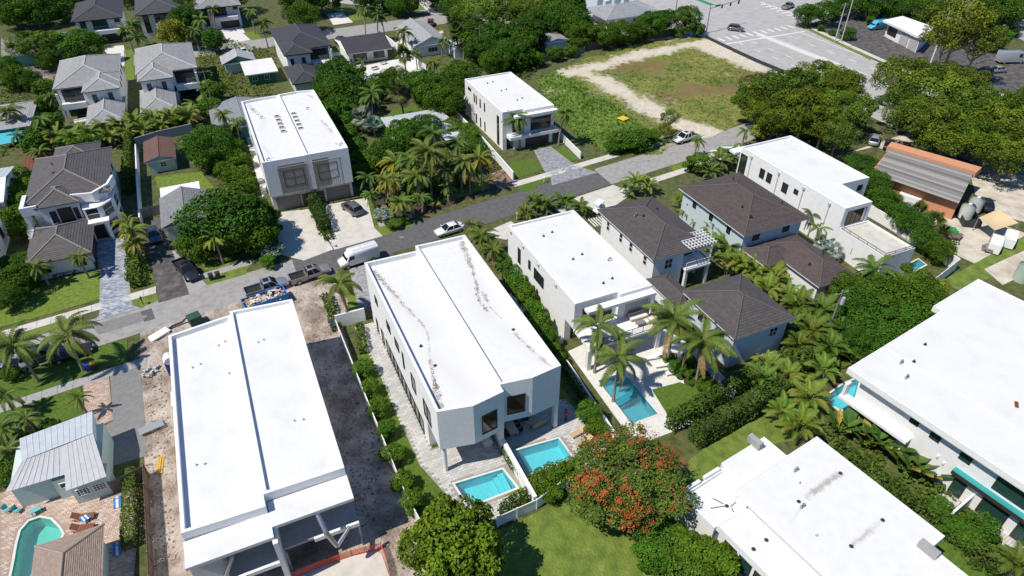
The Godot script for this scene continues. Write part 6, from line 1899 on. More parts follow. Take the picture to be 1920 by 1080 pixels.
func undergrowth_zones():
	var g := Color(0.085, 0.135, 0.018)
	undergrowth("dense low planting between the two big white houses", V2([51.04, -30.92, 55.74, -30.92, 56.46, -24.48, 55.89, -19.3, 55.84, -14.47, 53.62, -10.84, 51.05, -16.33, 50.04, -19.62, 49.33, -27.7]), 1.3, g, 22.0, 0.24)
	undergrowth("low planting under the areca strip of the brown-roofed villas", V2([66.89, -80.42, 68.13, -76.86, 66.63, -61.7, 64.09, -49.97, 60.12, -51.76, 60.87, -58.27, 63.57, -67.99]), 0.9, g, 14.0)
	undergrowth("low planting in the lush garden with the transformer pole", V2([60.78, -51.46, 67.16, -51.22, 74.68, -45.17, 61.41, -36.3, 52.5, -37.4, 49.14, -40.86]), 0.8, g, 10.0)
	undergrowth("low planting along the screened duplex", V2([19.46, -148.06, 26.76, -144.76, 21.83, -108.3, 18.98, -101.1, 18.06, -106.72]), 1.0, g, 12.0)
	undergrowth("low planting in the crowded palm yard", V2([22.59, -114.95, 34.77, -117.06, 45.21, -107.18, 43.54, -98.47, 27.18, -94.43, 20.47, -96.5]), 0.5, g, 10.0)
	undergrowth("low planting along the villas' side yards", V2([-37.62, -173.91, -32.51, -175.07, -29.84, -143.7, -34.47, -140.79, -37.76, -147.29]), 1.0, g, 9.0)
	undergrowth("weedy growth behind the grey villas", V2([-30.8, -150.82, -3.4, -156.73, -2.04, -146.52, -18.2, -141.58, -28.36, -141.75]), 0.9, g, 9.0)
	undergrowth("weedy yard left of the screened duplex", V2([-2.58, -176.68, 5.89, -181.29, -0.13, -116.03, -3.92, -113.51, -2.63, -139.46]), 0.9, g, 9.0)
	undergrowth("low planting along the wall by the orange building", V2([105.88, -78.46, 110.44, -77.64, 103.75, -64.75, 98.47, -50.51, 93.82, -47.82, 95.54, -58.78]), 0.9, g, 12.0)
	undergrowth("undergrowth of the thicket west of the empty lot", V2([63.45, -179.46, 85.78, -174.82, 76.43, -149.35, 67.9, -140.77, 57.97, -153.41]), 1.2, g, 5.0, 0.4)
	undergrowth("ground cover under the large dark trees", V2([101.18, -102.87, 133.48, -111.07, 118.24, -84.72, 104.85, -82.71, 101.67, -92.23]), 0.7, g, 5.0, 0.35)
	undergrowth("rough growth in the yards by the back street", V2([-47.62, -205.52, -32.78, -178.78, -32.33, -158.72, -39.9, -143.25]), 0.8, g, 4.0, 0.35)
	undergrowth("rough growth around the green cottage", V2([-0.03, -213.68, 16.93, -185.41, 11.14, -155.3, 3.33, -157.09, -2.9, -180.97]), 0.6, g, 4.0, 0.35)
	undergrowth("low planting behind the white fence at the pools", V2([27.46, -41.6, 27.81, -38.22, 22.16, -35.96, 19.98, -35.22, 19.44, -36.49, 24.83, -38.04]), 0.8, g, 14.0, 0.22)

func plant_tables():
	grp("round", "dense_tree", "dark dense tree behind the charcoal-roofed villas across the back street", "trees behind the villas", [-47.1, -238.2, 5.0, 5.5, -41.5, -236.9, 5.0, 5.5, -35.6, -240.5, 5.0, 5.0, -51.5, -253.0, 5.0, 6.0, -1.6, -223.8, 5.0, 5.0, -44.5, -248.6, 6.0, 6.0, -15.3, -235.4, 6.0, 5.0, 29.2, -217.3, 6.0, 6.0, 35.4, -217.2, 6.0, 6.0, 10.9, -229.7, 6.0, 6.0, -30.0, -249.7, 6.0, 6.0])
	grp("oak", "spreading_tree", "loose spreading tree beside the bare yard", "", [-38.0, -201.1, 5.0, 5.6])
	grp("round", "dense_tree", "round olive-green tree in front of the charcoal-roofed villa", "", [-27.8, -197.4, 4.5, 5.6])
	grp("round", "dense_tree", "low dark tree at the edge of the bare yard", "low trees by the bare yard", [-40.9, -183.5, 3.0, 4.0, -37.9, -181.0, 2.5, 3.0, -43.4, -191.7, 3.0, 3.5, -35.3, -194.3, 3.0, 3.0])
	grp("light", "round_tree", "bright yellow-green round tree beside the charcoal villa", "", [-6.7, -199.5, 4.5, 4.6])
	grp("round", "dense_tree", "darker round tree behind the bright yellow-green one", "", [-3.1, -208.3, 5.0, 4.8])
	grp("bush", "street_tree", "small grey-green street tree by the back street", "", [2.6, -192.0, 3.5, 3.3])
	grp("coco", "coconut_palm", "coconut palm between the two villas across the back street", "palms between the back-street villas", [-16.8, -199.4, 6.0, 3.2, -15.1, -195.4, 5.0, 3.0, -15.9, -205.7, 6.0, 3.2, 0.7, -202.0, 6.0, 3.0, -1.3, -195.2, 5.0, 2.8, -25.3, -208.6, 3.5, 2.0])
	grp("airy", "small_tree", "loose small tree by the lamp post across the back street", "", [-0.4, -215.8, 5.0, 3.4])
	grp("coco", "coconut_palm", "coconut palm beside the navy-roofed villa", "palms by the navy villa", [15.4, -191.0, 6.0, 3.0, 14.0, -205.1, 6.0, 3.0, 24.0, -201.8, 6.0, 3.0, 4.2, -211.9, 6.0, 2.6])
	grp("round", "dense_tree", "dense tree at the driveway behind the navy-roofed villa", "", [26.5, -199.8, 4.5, 5.0])
	grp("coco", "coconut_palm", "tall slim palm on the verge of the back street", "verge palms of the back street", [40.4, -184.7, 8.0, 3.0, 43.5, -184.0, 7.0, 2.6, 45.4, -183.9, 6.0, 2.4])
	grp("round", "dense_tree", "dense tree on the far side of the back street", "trees across the back street", [55.5, -205.0, 4.0, 4.0, 58.9, -205.4, 4.0, 4.0, 46.9, -211.8, 5.0, 5.0, 53.2, -211.0, 5.0, 5.0, 68.1, -191.5, 4.0, 4.5, 68.0, -207.2, 5.0, 5.0])
	grp("oak", "spreading_tree", "wide spreading tree near the blue house", "wide trees near the blue house", [70.4, -177.8, 6.0, 8.0, 77.9, -177.3, 6.0, 7.0, 83.5, -173.6, 6.0, 6.5])
	grp("round", "dense_tree", "deep green tree in the thicket west of the empty lot", "thicket trees by the empty lot", [67.0, -158.3, 5.0, 6.0, 67.8, -150.4, 4.0, 5.5, 75.9, -159.2, 5.0, 5.5, 83.5, -166.3, 5.0, 5.0, 89.2, -167.3, 5.5, 5.5, 92.1, -162.4, 5.0, 5.0, 90.9, -157.3, 4.0, 4.0, 71.7, -153.6, 4.0, 4.5, 61.1, -153.8, 4.0, 4.5, 62.1, -146.4, 3.5, 4.0, 61.5, -161.8, 5.0, 5.0, 94.6, -172.8, 6.0, 6.0, 90.3, -181.0, 6.0, 6.0])
	grp("coco", "coconut_palm", "coconut palm beside the grey gable bungalow", "", [46.0, -168.9, 6.0, 3.2])
	grp("fan", "fan_palm", "shaggy fan palm at the grey gable bungalow", "fan palms by the grey bungalow", [58.7, -162.9, 7.0, 2.6, 59.4, -160.9, 6.0, 2.2])
	grp("coco", "coconut_palm", "palm in the hedge behind the white paved yard", "palms behind the paved yard", [55.0, -165.0, 4.0, 2.3, 46.9, -147.1, 5.0, 2.6, 48.2, -141.8, 5.0, 2.8, 43.8, -143.1, 4.0, 2.4, 52.1, -144.0, 4.0, 2.4, 46.2, -158.3, 4.0, 2.0])
	grp("fan", "fan_palm", "fan palm on the white paved yard", "", [42.6, -155.7, 5.0, 2.6])
	grp("coco", "young_palm", "small palm in front of the charcoal bungalow", "", [32.8, -158.4, 4.0, 1.9])
	grp("round", "dense_tree", "dense dark tree between the navy villa and the palms", "dense trees by the navy villa", [24.5, -146.9, 5.0, 5.0, 24.4, -137.6, 5.0, 5.0, 21.2, -137.7, 4.0, 4.4, 21.8, -132.5, 3.5, 4.0, 27.8, -146.7, 4.0, 4.0])
	grp("coco", "coconut_palm", "coconut palm over the yard behind the pale bungalow", "", [27.4, -128.5, 7.0, 3.4])
	grp("fan", "fan_palm", "round-headed fan palm on the small back lawn", "", [34.3, -130.2, 6.0, 3.2])
	grp("round", "dense_tree", "round green tree beside the pale bungalow", "round trees by the pale bungalow", [41.6, -131.2, 4.5, 5.0, 42.2, -125.9, 4.0, 4.4, 40.7, -137.3, 4.0, 4.0, 47.0, -134.4, 4.0, 4.5, 51.2, -139.8, 4.0, 4.0, 36.7, -144.2, 3.5, 3.5, 33.1, -142.2, 3.5, 3.5])
	grp("silver", "silver_palm", "silvery fan palm beside the screened duplex", "", [24.6, -127.0, 3.2, 3.0])
	grp("silver", "silver_palm", "small silvery palm deep in the shaded yard", "", [26.5, -124.5, 2.4, 2.2])
	grp("bush", "shrub", "dark understory shrub along the screened duplex wall", "shrubs along the duplex wall", [21.4, -123.6, 2.0, 2.2, 21.2, -117.2, 2.0, 2.3, 20.5, -111.4, 2.0, 2.2, 22.3, -129.0, 2.5, 2.6, 20.2, -107.4, 1.8, 2.0])
	grp("round", "dense_tree", "round bright tree in front of the pale bungalow", "round trees in the palm yard", [30.0, -115.5, 3.5, 3.9, 24.9, -110.5, 3.0, 3.2, 31.2, -113.6, 3.0, 3.2, 35.0, -117.0, 3.5, 3.2])
	grp("gold", "coconut_palm", "yellowing coconut palm in the crowded palm yard", "yellowing palms of the palm yard", [25.0, -101.6, 5.0, 3.6, 37.5, -95.2, 6.0, 3.2, 22.5, -97.5, 3.5, 2.8, 22.4, -91.4, 3.0, 2.8, 21.4, -98.0, 4.0, 2.6])
	grp("coco", "coconut_palm", "tall coconut palm in the crowded palm yard", "tall palms of the palm yard", [28.9, -96.7, 8.5, 4.0, 32.4, -104.3, 8.0, 3.4, 33.9, -95.7, 6.0, 3.2, 35.9, -102.3, 6.0, 3.0, 26.2, -95.8, 5.0, 3.2, 30.8, -95.8, 5.0, 3.0, 35.1, -94.9, 4.5, 2.6, 26.6, -99.7, 6.0, 3.4])
	grp("coco", "young_palm", "small palm on the corner of the palm yard", "young palms at the palm yard edge", [19.5, -99.9, 4.0, 2.2, 19.0, -96.2, 3.0, 2.0, 26.0, -93.0, 2.5, 2.0, 31.0, -94.3, 2.5, 2.0])
	grp("bush", "shrub", "mixed green shrub under the palms", "shrubs under the palms", [40.4, -110.3, 2.0, 2.4, 42.6, -114.0, 2.0, 2.5, 40.5, -117.3, 2.2, 2.6, 41.9, -108.3, 1.8, 2.0, 22.7, -110.5, 2.0, 2.4, 30.4, -97.9, 1.6, 1.8, 26.4, -98.6, 1.6, 2.0, 34.8, -98.2, 1.5, 1.7])
	grp("round", "dense_tree", "low tree of the row along the wooden fence", "tree row along the wooden fence", [96.6, -154.5, 3.5, 3.8, 101.7, -154.3, 3.5, 3.8, 107.1, -154.8, 3.0, 3.4, 112.7, -156.5, 4.0, 4.4, 116.6, -156.4, 4.0, 4.0])
	grp("round", "round_tree", "round tree standing alone at the traffic signal", "", [123.3, -155.4, 4.5, 4.2])
	grp("bush", "shrub", "shrub at the corner of the wooden fence", "shrubs at the fence corner", [119.9, -153.6, 1.8, 2.0, 125.3, -152.0, 2.0, 2.2, 73.7, -148.3, 2.0, 2.4, 79.7, -150.1, 2.0, 2.2, 85.0, -151.4, 1.6, 1.8, 89.4, -155.2, 2.0, 2.4])
	grp("bush", "wild_bush", "big dark wild bush at the street edge of the empty lot", "wild bush clump of the empty lot", [67.9, -99.6, 1.9, 3.0, 70.5, -98.0, 2.1, 3.2, 73.7, -99.1, 1.8, 2.6, 65.6, -98.5, 1.4, 2.0])
	grp("airy", "small_tree", "thin straggly young tree beside the white pickup", "straggly trees beside the white pickup", [79.1, -100.2, 4.0, 2.2, 77.3, -98.7, 2.4, 1.7])
	grp("coco", "coconut_palm", "coconut palm in front of the white box house with garage", "palms in front of the garage house", [50.4, -107.5, 6.2, 3.0, 57.9, -106.0, 6.5, 2.8])
	grp("gold", "young_palm", "small yellow-green palm on the verge by the white pickup", "", [78.8, -91.0, 3.2, 2.0])
	grp("coco", "young_palm", "small slim palm beside the street near the terrace house", "", [89.3, -90.2, 3.4, 1.9])
	grp("bush", "flowering_bush", "round bush with dark red tips at the driveway", "", [75.4, -85.6, 1.9, 2.6])
	grp("lush", "palm_clump", "lush palm clump by the driveway with a parked white car", "palm clumps by the white car", [79.4, -84.8, 2.2, 2.2, 82.7, -85.9, 2.4, 2.2, 75.9, -82.7, 1.8, 1.8])
	grp("light", "light_shrub", "light green shrub at the corner of the terrace house", "", [95.1, -91.5, 2.6, 2.6])
	grp("areca", "palm_clump", "feathery palm clump on the verge in front of the brown roof", "verge palms before the brown roof", [61.2, -83.7, 2.4, 2.4, 62.6, -82.5, 2.0, 2.0, 59.2, -83.3, 1.8, 1.8])
	grp("oak", "spreading_oak", "large dark spreading tree at the street corner of the empty lot", "large trees at the lot corner", [101.0, -98.1, 6.0, 6.5, 97.3, -91.3, 5.0, 5.0, 97.7, -96.9, 4.5, 4.5, 106.5, -96.9, 7.0, 7.0, 101.3, -88.4, 6.5, 7.0])
	grp("oak", "spreading_oak", "large dark spreading tree behind the white terrace house", "large trees behind the terrace house", [115.3, -97.9, 7.0, 6.5, 114.8, -93.1, 7.0, 6.0, 109.9, -87.3, 6.0, 5.5, 102.0, -83.7, 5.0, 5.0])
	grp("oak", "spreading_oak", "large dark spreading tree between the wide road and the orange building", "large trees by the orange building", [133.6, -93.1, 7.0, 7.0, 128.6, -82.2, 7.5, 8.0, 117.0, -74.4, 7.0, 7.0, 122.4, -83.1, 6.0, 5.5, 117.9, -70.0, 5.5, 6.0])
	grp("oak", "spreading_oak", "large olive spreading tree beside the lot with the parked step van", "large trees by the step van lot", [140.4, -86.5, 7.0, 6.0, 128.0, -76.3, 7.0, 6.5, 132.8, -74.1, 6.5, 7.0, 129.2, -67.6, 7.0, 7.5, 142.9, -72.4, 6.0, 6.0])
	grp("oak", "spreading_oak", "large olive spreading tree over the sandy parking yard", "large trees over the sandy yard", [121.9, -67.0, 6.0, 6.0, 121.7, -61.1, 5.5, 6.0, 128.6, -62.7, 6.0, 7.0])
	grp("airy", "loose_tree", "loose pale-stemmed tree beside the white terrace house", "", [100.8, -79.0, 5.0, 3.8])
	add_bare_tree(125.1, -88.9, 9.0)
	grp("airy", "tall_tree", "very tall open-crowned tree behind the utility poles", "tall open trees by the repair shop", [155.7, -100.2, 13.0, 7.5, 159.0, -96.8, 10.0, 5.5, 150.9, -99.0, 11.0, 5.0])
	grp("round", "dense_tree", "dense tree on the verge by the crossing", "verge trees by the crossing", [158.9, -147.0, 3.5, 3.6, 164.3, -145.5, 4.0, 4.0, 173.0, -148.7, 3.5, 3.2])
	grp("round", "dense_tree", "dark tree of the row behind the repair shop", "tree row behind the repair shop", [180.4, -144.9, 4.5, 5.0, 186.1, -144.3, 4.5, 5.0, 187.7, -139.0, 4.5, 5.0, 189.6, -134.4, 4.5, 5.0, 186.9, -126.3, 5.0, 5.5, 180.6, -151.3, 5.0, 6.0, 201.9, -121.2, 6.0, 6.0, 212.7, -122.4, 6.0, 6.0])
	grp("bush", "shrub", "small round shrub at the dark parking lot", "shrubs of the dark parking lot", [160.7, -133.0, 1.8, 2.2, 177.6, -140.5, 1.4, 1.5, 160.1, -141.8, 1.0, 1.2, 159.8, -137.5, 1.0, 1.1, 204.6, -116.0, 1.6, 1.8])
	grp("bush", "round_tree", "round bright tree beside the grey box truck", "", [187.3, -109.8, 3.4, 4.0])
	grp("areca", "areca_palm", "yellow-green areca palm of the screening row behind the tiled villas", "areca screen behind the villas", [-30.3, -145.1, 2.8, 2.8, -27.1, -142.3, 2.8, 2.8, -24.3, -142.9, 2.8, 2.8, -21.6, -144.4, 2.8, 2.8, -19.1, -145.5, 2.8, 2.8, -16.4, -146.0, 2.8, 2.8, -13.2, -146.0, 2.8, 2.8, -9.8, -146.3, 2.8, 2.8, -6.5, -145.1, 2.8, 2.8, -4.4, -149.4, 2.8, 2.8, -2.8, -160.6, 2.8, 2.6, -1.9, -168.2, 2.6, 2.4, -11.8, -143.2, 2.2, 2.4, -15.1, -143.0, 2.2, 2.4, -18.0, -142.3, 2.2, 2.4, -20.8, -141.2, 2.2, 2.4])
	grp("bush", "shrub", "dense dark shrub under the areca screen", "shrubs under the areca screen", [-28.6, -142.0, 1.8, 2.3, -25.9, -140.8, 1.8, 2.3, -23.0, -141.6, 1.8, 2.3, -8.9, -144.6, 1.6, 2.0, -1.8, -147.5, 2.5, 2.8, -0.5, -156.9, 2.5, 2.6, -31.5, -152.7, 2.4, 2.6, -33.0, -163.5, 2.4, 2.6, -34.2, -174.2, 2.4, 2.6, -33.0, -147.8, 2.2, 2.5, -33.8, -142.9, 2.2, 2.5])
	grp("coco", "coconut_palm", "palm beside the teal bungalow with the tarp", "palms by the teal bungalow", [-32.6, -147.8, 4.5, 2.8, -31.5, -163.2, 4.0, 2.4, -38.3, -153.6, 5.0, 3.0, -30.9, -134.9, 3.5, 2.4, -36.1, -144.7, 3.5, 2.4])
	grp("round", "dense_tree", "big dark tree beside the small rusty-roofed shed", "big trees beside the rusty shed", [-4.5, -123.4, 4.0, 4.6, -2.7, -128.0, 3.4, 3.4])
	grp("coco", "tall_palm", "slender tall palm with pale trunk by the screened duplex", "slender palms by the screened duplex", [0.8, -130.8, 6.5, 2.2, 1.7, -129.7, 5.5, 2.0])
	grp("bush", "shrub", "leafy shrub along the left side of the screened duplex", "shrubs left of the screened duplex", [-0.6, -121.5, 2.0, 2.6, -0.3, -114.1, 2.0, 2.5, -2.2, -117.6, 1.8, 2.2, 1.3, -121.0, 1.6, 1.8, 0.6, -126.5, 2.0, 2.2, 0.3, -132.2, 2.4, 2.4, 1.0, -110.7, 1.8, 2.0])
	grp("bush", "shrub", "dense green shrub between the villa and the white house", "shrubs beside the white house", [-34.9, -129.8, 2.0, 2.6, -33.6, -124.6, 2.0, 2.5, -32.7, -118.7, 2.0, 2.4, -33.4, -114.4, 2.0, 2.4, -34.9, -121.6, 2.0, 2.4, -32.3, -109.9, 1.8, 2.0])
	add_hedge("tall_hedge", "tall green hedge along the white garden wall by the rusty shed", -17.9, -118.8, -17.5, -141.3, 1.20, 2.60, Color(0.065, 0.115, 0.016), 0.20, 0.12)
	grp("round", "dense_tree", "big leafy bush at the corner of the front lawn", "leafy bushes of the front lawn corner", [-31.0, -94.2, 2.4, 3.2, -31.8, -91.6, 2.0, 2.6, -31.8, -98.6, 2.0, 2.6, -30.2, -96.0, 1.8, 2.0])
	grp("coco", "young_palm", "small palm against the garage of the brown-grey villa", "small palms against the garage", [-23.0, -94.5, 3.4, 2.0, -28.0, -95.0, 3.2, 2.1])
	grp("gold", "areca_palm", "tall golden palm beside the paver driveway", "golden palms beside the paver driveway", [-17.2, -100.2, 4.4, 2.6, -16.0, -98.3, 4.2, 2.6, -15.9, -96.1, 3.2, 2.3])
	add_hedge("driveway_hedge", "loose tall hedge between the paver driveway and the dark asphalt one", -16.8, -89.2, -17.1, -100.9, 1.60, 2.00, Color(0.085, 0.13, 0.018), 0.24, 0.25)
	add_hedge("low_hedge", "low planting under the garage wall of the brown-grey villa", -27.6, -96.9, -22.2, -97.7, 1.00, 0.60, Color(0.05, 0.085, 0.014), 0.16, 0.15)
	grp("round", "dense_tree", "huge dense dark-green tree beside the grey cottage", "", [-3.6, -94.2, 5.0, 6.0])
	grp("round", "dense_tree", "smaller dense tree joined to the huge one by the cottage", "side crowns of the huge tree", [-8.2, -93.1, 2.6, 3.0, -0.6, -91.2, 3.4, 3.6, 0.8, -96.3, 3.4, 3.6])
	grp("gold", "young_palm", "palm with yellow fronds in front of the huge tree", "", [-5.3, -90.4, 4.2, 2.4])
	grp("silver_bush", "silver_shrub", "silvery shrub at the corner of the concrete driveway", "silvery shrubs by the driveways", [1.8, -88.9, 1.3, 1.8, 19.4, -92.1, 1.4, 1.8])
	grp("bush", "shrub", "dark shrub at the edge of the concrete driveway", "shrubs by the concrete driveway", [1.8, -94.5, 1.8, 2.2, 0.7, -86.9, 1.0, 1.4, 0.7, -91.6, 1.4, 1.8, 20.3, -89.6, 0.8, 1.4, 21.9, -90.5, 0.7, 1.2])
	add_hedge("cypress_hedge", "dark feathery hedge between the two concrete driveways", 10.1, -92.2, 10.2, -102.3, 1.70, 2.40, Color(0.04, 0.08, 0.014), 0.20, 0.30)
	add_hedge("low_hedge", "low hedge strip at the end of the two driveways", 10.2, -90.2, 10.2, -93.9, 1.40, 0.70, Color(0.065, 0.115, 0.016), 0.20, 0.12)
	grp("coco", "coconut_palm", "coconut palm on the near verge over the parked cars", "coconut palms over the parked cars", [-22.7, -73.9, 5.6, 4.0, -27.5, -74.2, 5.0, 3.6])
	grp("coco", "young_palm", "small palm on the lawn of the metal-roofed cottage", "small palms of the cottage lawn", [-26.6, -65.2, 2.4, 1.9, -22.0, -66.0, 2.6, 1.7, -29.2, -69.2, 3.0, 2.2, -28.6, -63.5, 3.0, 2.4, -27.9, -60.5, 2.4, 2.0])
	grp("bush", "shrub", "shrub at the edge of the cottage lawn", "shrubs of the cottage lawn", [-30.1, -75.6, 1.0, 1.2, -27.7, -64.8, 0.8, 1.0, -28.7, -59.5, 1.5, 1.8, -25.4, -64.8, 0.8, 1.0])
	add_hedge("box_hedge", "clipped bright green box hedge along the wooden fence", -17.5, -45.9, -17.3, -54.8, 1.10, 1.40, Color(0.09, 0.145, 0.02), 0.13, 0.08)
	grp("coco", "coconut_palm", "coconut palm between the building site and the angled duplex", "", [8.5, -71.2, 5.2, 3.2])
	add_hedge("low_hedge", "low shrub row beside the palm at the building site", 6.5, -68.5, 6.7, -76.0, 1.10, 1.00, Color(0.06, 0.105, 0.016), 0.20, 0.20)
	add_hedge("garden_hedge", "hedge strip inside the white wall of the angled duplex", 8.4, -62.9, 9.3, -67.7, 0.90, 1.20, Color(0.065, 0.115, 0.016), 0.20, 0.12)
	grp("bush", "shrub", "round clipped shrub of the row on the side lawn", "shrub row on the side lawn", [7.7, -59.3, 1.2, 1.4, 7.5, -55.8, 1.2, 1.3, 7.5, -52.6, 1.2, 1.4, 7.5, -49.0, 1.2, 1.3, 7.3, -45.6, 1.2, 1.4, 7.2, -41.9, 1.2, 1.4, 7.3, -39.4, 1.2, 1.3])
	add_hedge("divider_hedge", "narrow hedge along the divider wall between the pools", 18.5, -35.6, 18.0, -41.9, 0.60, 1.20, Color(0.07, 0.12, 0.018), 0.14, 0.10)
	add_hedge("back_hedge", "dark hedge behind the left turquoise pool", 14.8, -35.1, 18.7, -35.8, 1.20, 1.50, Color(0.05, 0.09, 0.015), 0.18, 0.20)
	grp("bush", "shrub", "dark shrub along the white fence behind the right pool", "shrubs along the back fence", [19.7, -35.9, 1.4, 1.6, 21.5, -36.2, 1.4, 1.6, 20.0, -34.7, 1.1, 1.3, 23.1, -36.5, 1.2, 1.3])
	grp("big_leaf", "broadleaf_tree", "large light-green broadleaf tree in front of the angled duplex", "", [8.3, -30.5, 5.2, 4.7])
	grp("coco", "palm_clump", "palm at the street corner of the angled duplex", "palms at the duplex street corner", [30.1, -76.8, 3.4, 2.6, 30.3, -73.2, 3.0, 2.4, 30.1, -80.4, 3.0, 2.2, 30.7, -76.3, 2.4, 2.0])
	grp("lush", "palm_clump", "lush palm clump at the street side of the white box house", "lush clumps at the box house front", [43.7, -84.4, 1.8, 2.2, 47.3, -83.8, 2.0, 2.2, 40.2, -83.6, 1.6, 1.8, 49.0, -81.1, 1.8, 1.8, 42.9, -86.2, 1.6, 1.8])
	grp("bush", "shrub", "climbing shrub between the two white houses", "shrubs between the white houses", [30.5, -65.3, 2.2, 1.7, 30.2, -62.5, 2.4, 1.8, 30.1, -59.8, 2.2, 1.7, 29.8, -57.3, 2.0, 1.6, 29.4, -54.7, 1.8, 1.5, 31.1, -68.4, 2.0, 1.6, 29.4, -52.7, 1.4, 1.2, 29.3, -51.0, 1.2, 1.1, 31.6, -71.6, 1.8, 1.5])
	add_hedge("low_hedge", "trimmed hedge beside the stepping path of the box house", 29.7, -52.2, 29.4, -43.3, 0.90, 1.10, Color(0.065, 0.115, 0.016), 0.20, 0.12)
	grp("coco", "coconut_palm", "coconut palm leaning over the furnished balcony", "palms leaning over the balcony", [32.7, -48.4, 6.6, 3.9, 32.3, -43.5, 5.6, 3.8])
	grp("coco", "coconut_palm", "tall coconut palm beside the pool deck", "tall palms beside the pool deck", [41.5, -46.2, 7.6, 4.1, 42.2, -41.6, 7.0, 4.0])
	grp("bush", "shrub", "low shrub in the mulch bed by the pool deck", "shrubs in the mulch bed", [41.5, -44.3, 0.9, 1.2, 42.4, -42.4, 0.9, 1.2, 42.7, -40.8, 0.9, 1.2, 41.8, -46.3, 0.8, 1.0, 42.8, -39.4, 0.9, 1.1, 43.5, -44.9, 0.9, 1.1])
	grp("areca", "areca_palm", "areca palm of the lush strip between the two brown-roofed villas", "areca strip between the villas", [64.5, -75.4, 2.4, 2.1, 63.9, -71.9, 2.6, 2.2, 64.1, -69.1, 2.6, 2.2, 63.3, -65.4, 2.8, 2.3, 61.8, -60.8, 2.8, 2.4, 61.1, -56.9, 2.8, 2.4, 61.9, -54.9, 2.8, 2.4, 60.9, -62.7, 2.4, 2.2, 59.9, -57.8, 2.4, 2.2, 63.5, -52.8, 2.6, 2.4, 60.2, -50.6, 2.6, 2.4, 62.3, -48.9, 2.4, 2.2, 59.8, -52.7, 2.2, 2.1, 63.1, -59.4, 2.4, 2.0])
	grp("lush", "palm_clump", "dark lush palm clump behind the low brown-roofed wing", "lush clumps behind the brown wing", [61.7, -46.4, 2.6, 2.6, 63.4, -44.5, 2.8, 2.6, 59.5, -41.9, 2.6, 2.6, 62.7, -40.0, 2.8, 2.7, 59.4, -38.8, 2.4, 2.5, 56.8, -41.0, 2.2, 2.3, 62.4, -38.2, 2.4, 2.4, 57.7, -43.8, 2.2, 2.3])
	grp("coco", "young_palm", "slim palm against the white terrace house wall", "slim palms against the terrace house", [75.3, -57.3, 4.0, 1.9, 78.1, -61.0, 3.6, 1.8])
	grp("silver", "silver_palm", "silvery palm against the white terrace house wall", "silvery palms against the terrace house", [75.6, -56.8, 1.8, 1.6, 76.4, -54.2, 1.7, 1.6])
	grp("coco", "coconut_palm", "spreading palm at the corner of the roof terrace", "", [73.9, -46.5, 4.4, 3.2])
	grp("round", "dense_tree", "tree of the dark thicket behind the glass-fronted house", "dark thicket behind the glass-fronted house", [66.5, -40.8, 3.4, 4.0, 71.0, -41.2, 3.6, 4.2, 76.0, -41.3, 3.4, 3.8, 74.9, -38.4, 3.0, 3.4, 69.9, -38.1, 3.2, 3.8, 65.6, -37.3, 2.8, 3.4, 63.1, -37.9, 2.4, 2.8, 70.0, -45.5, 2.6, 3.0, 72.3, -44.2, 2.8, 3.0, 72.2, -37.3, 2.2, 2.4])
	grp("light", "light_shrub", "light yellow-green shrub at the end of the thicket", "", [81.2, -42.0, 2.0, 2.0])
	grp("round", "dense_tree", "leafy tree along the wall by the orange building", "trees along the wall by the orange building", [93.2, -61.4, 2.6, 2.6, 92.1, -56.8, 2.4, 2.6, 92.0, -54.3, 2.4, 2.4, 96.8, -66.4, 2.8, 2.6, 99.1, -71.7, 2.8, 2.6, 90.3, -50.8, 2.0, 2.2, 89.6, -48.0, 2.0, 2.2])
	grp("fan", "fan_palm", "bushy fan palm by the water tanks", "fan palms by the water tanks", [94.5, -53.1, 2.6, 2.2, 93.4, -59.5, 2.6, 2.0, 93.7, -50.5, 2.2, 2.0, 96.1, -56.8, 2.4, 2.0])
	add_hedge("clipped_hedge", "tall clipped dark hedge behind the pool lawn", 36.8, -34.6, 50.0, -36.2, 1.70, 2.90, Color(0.05, 0.092, 0.014), 0.19, 0.12)
	add_hedge("clipped_hedge", "second clipped hedge beyond the white fence", 35.6, -37.3, 47.8, -39.3, 1.40, 2.40, Color(0.055, 0.1, 0.015), 0.19, 0.15)
	add_hedge("loose_hedge", "loose hedge behind the blue-walled pavilion", 47.7, -39.1, 61.2, -39.5, 2.40, 2.20, Color(0.06, 0.1, 0.016), 0.22, 0.35)
	grp("areca", "areca_palm", "areca palm at the corner of the stepped white house", "arecas by the stepped house", [47.3, -30.9, 2.2, 2.3, 47.2, -33.2, 2.0, 2.0])
	grp("areca", "areca_palm", "areca palm behind the blue-walled pavilion", "arecas behind the pavilion", [50.5, -39.5, 2.4, 2.3, 48.8, -38.3, 2.0, 2.0, 51.8, -37.4, 2.0, 2.0])
	grp("areca", "areca_palm", "areca palm beside the pool of the glass-fronted house", "arecas by the glass-fronted house", [51.2, -33.6, 2.4, 2.4, 55.9, -36.3, 2.2, 2.2])
	for p in [[52.1, -29.6, 3.2], [53.3, -28.7, 3.0], [54.0, -26.4, 3.4], [54.5, -25.4, 3.6], [54.2, -23.2, 3.2], [54.7, -22.3, 3.4], [55.6, -21.5, 3.0], [53.2, -27.1, 2.8]]: add_paddle("paddle-leaved banana plant with yellowing leaves between the two white houses", "banana plants between the white houses", p[0], p[1], p[2])
	add_hedge("tropical_hedge", "dense tropical hedge along the stepped white house", 49.3, -27.7, 50.5, -19.4, 1.90, 2.00, Color(0.06, 0.1, 0.016), 0.22, 0.40)
	add_hedge("tropical_hedge", "lower end of the tropical hedge beside the narrow lawn", 51.7, -19.5, 52.1, -11.3, 1.70, 1.60, Color(0.06, 0.105, 0.016), 0.20, 0.35)
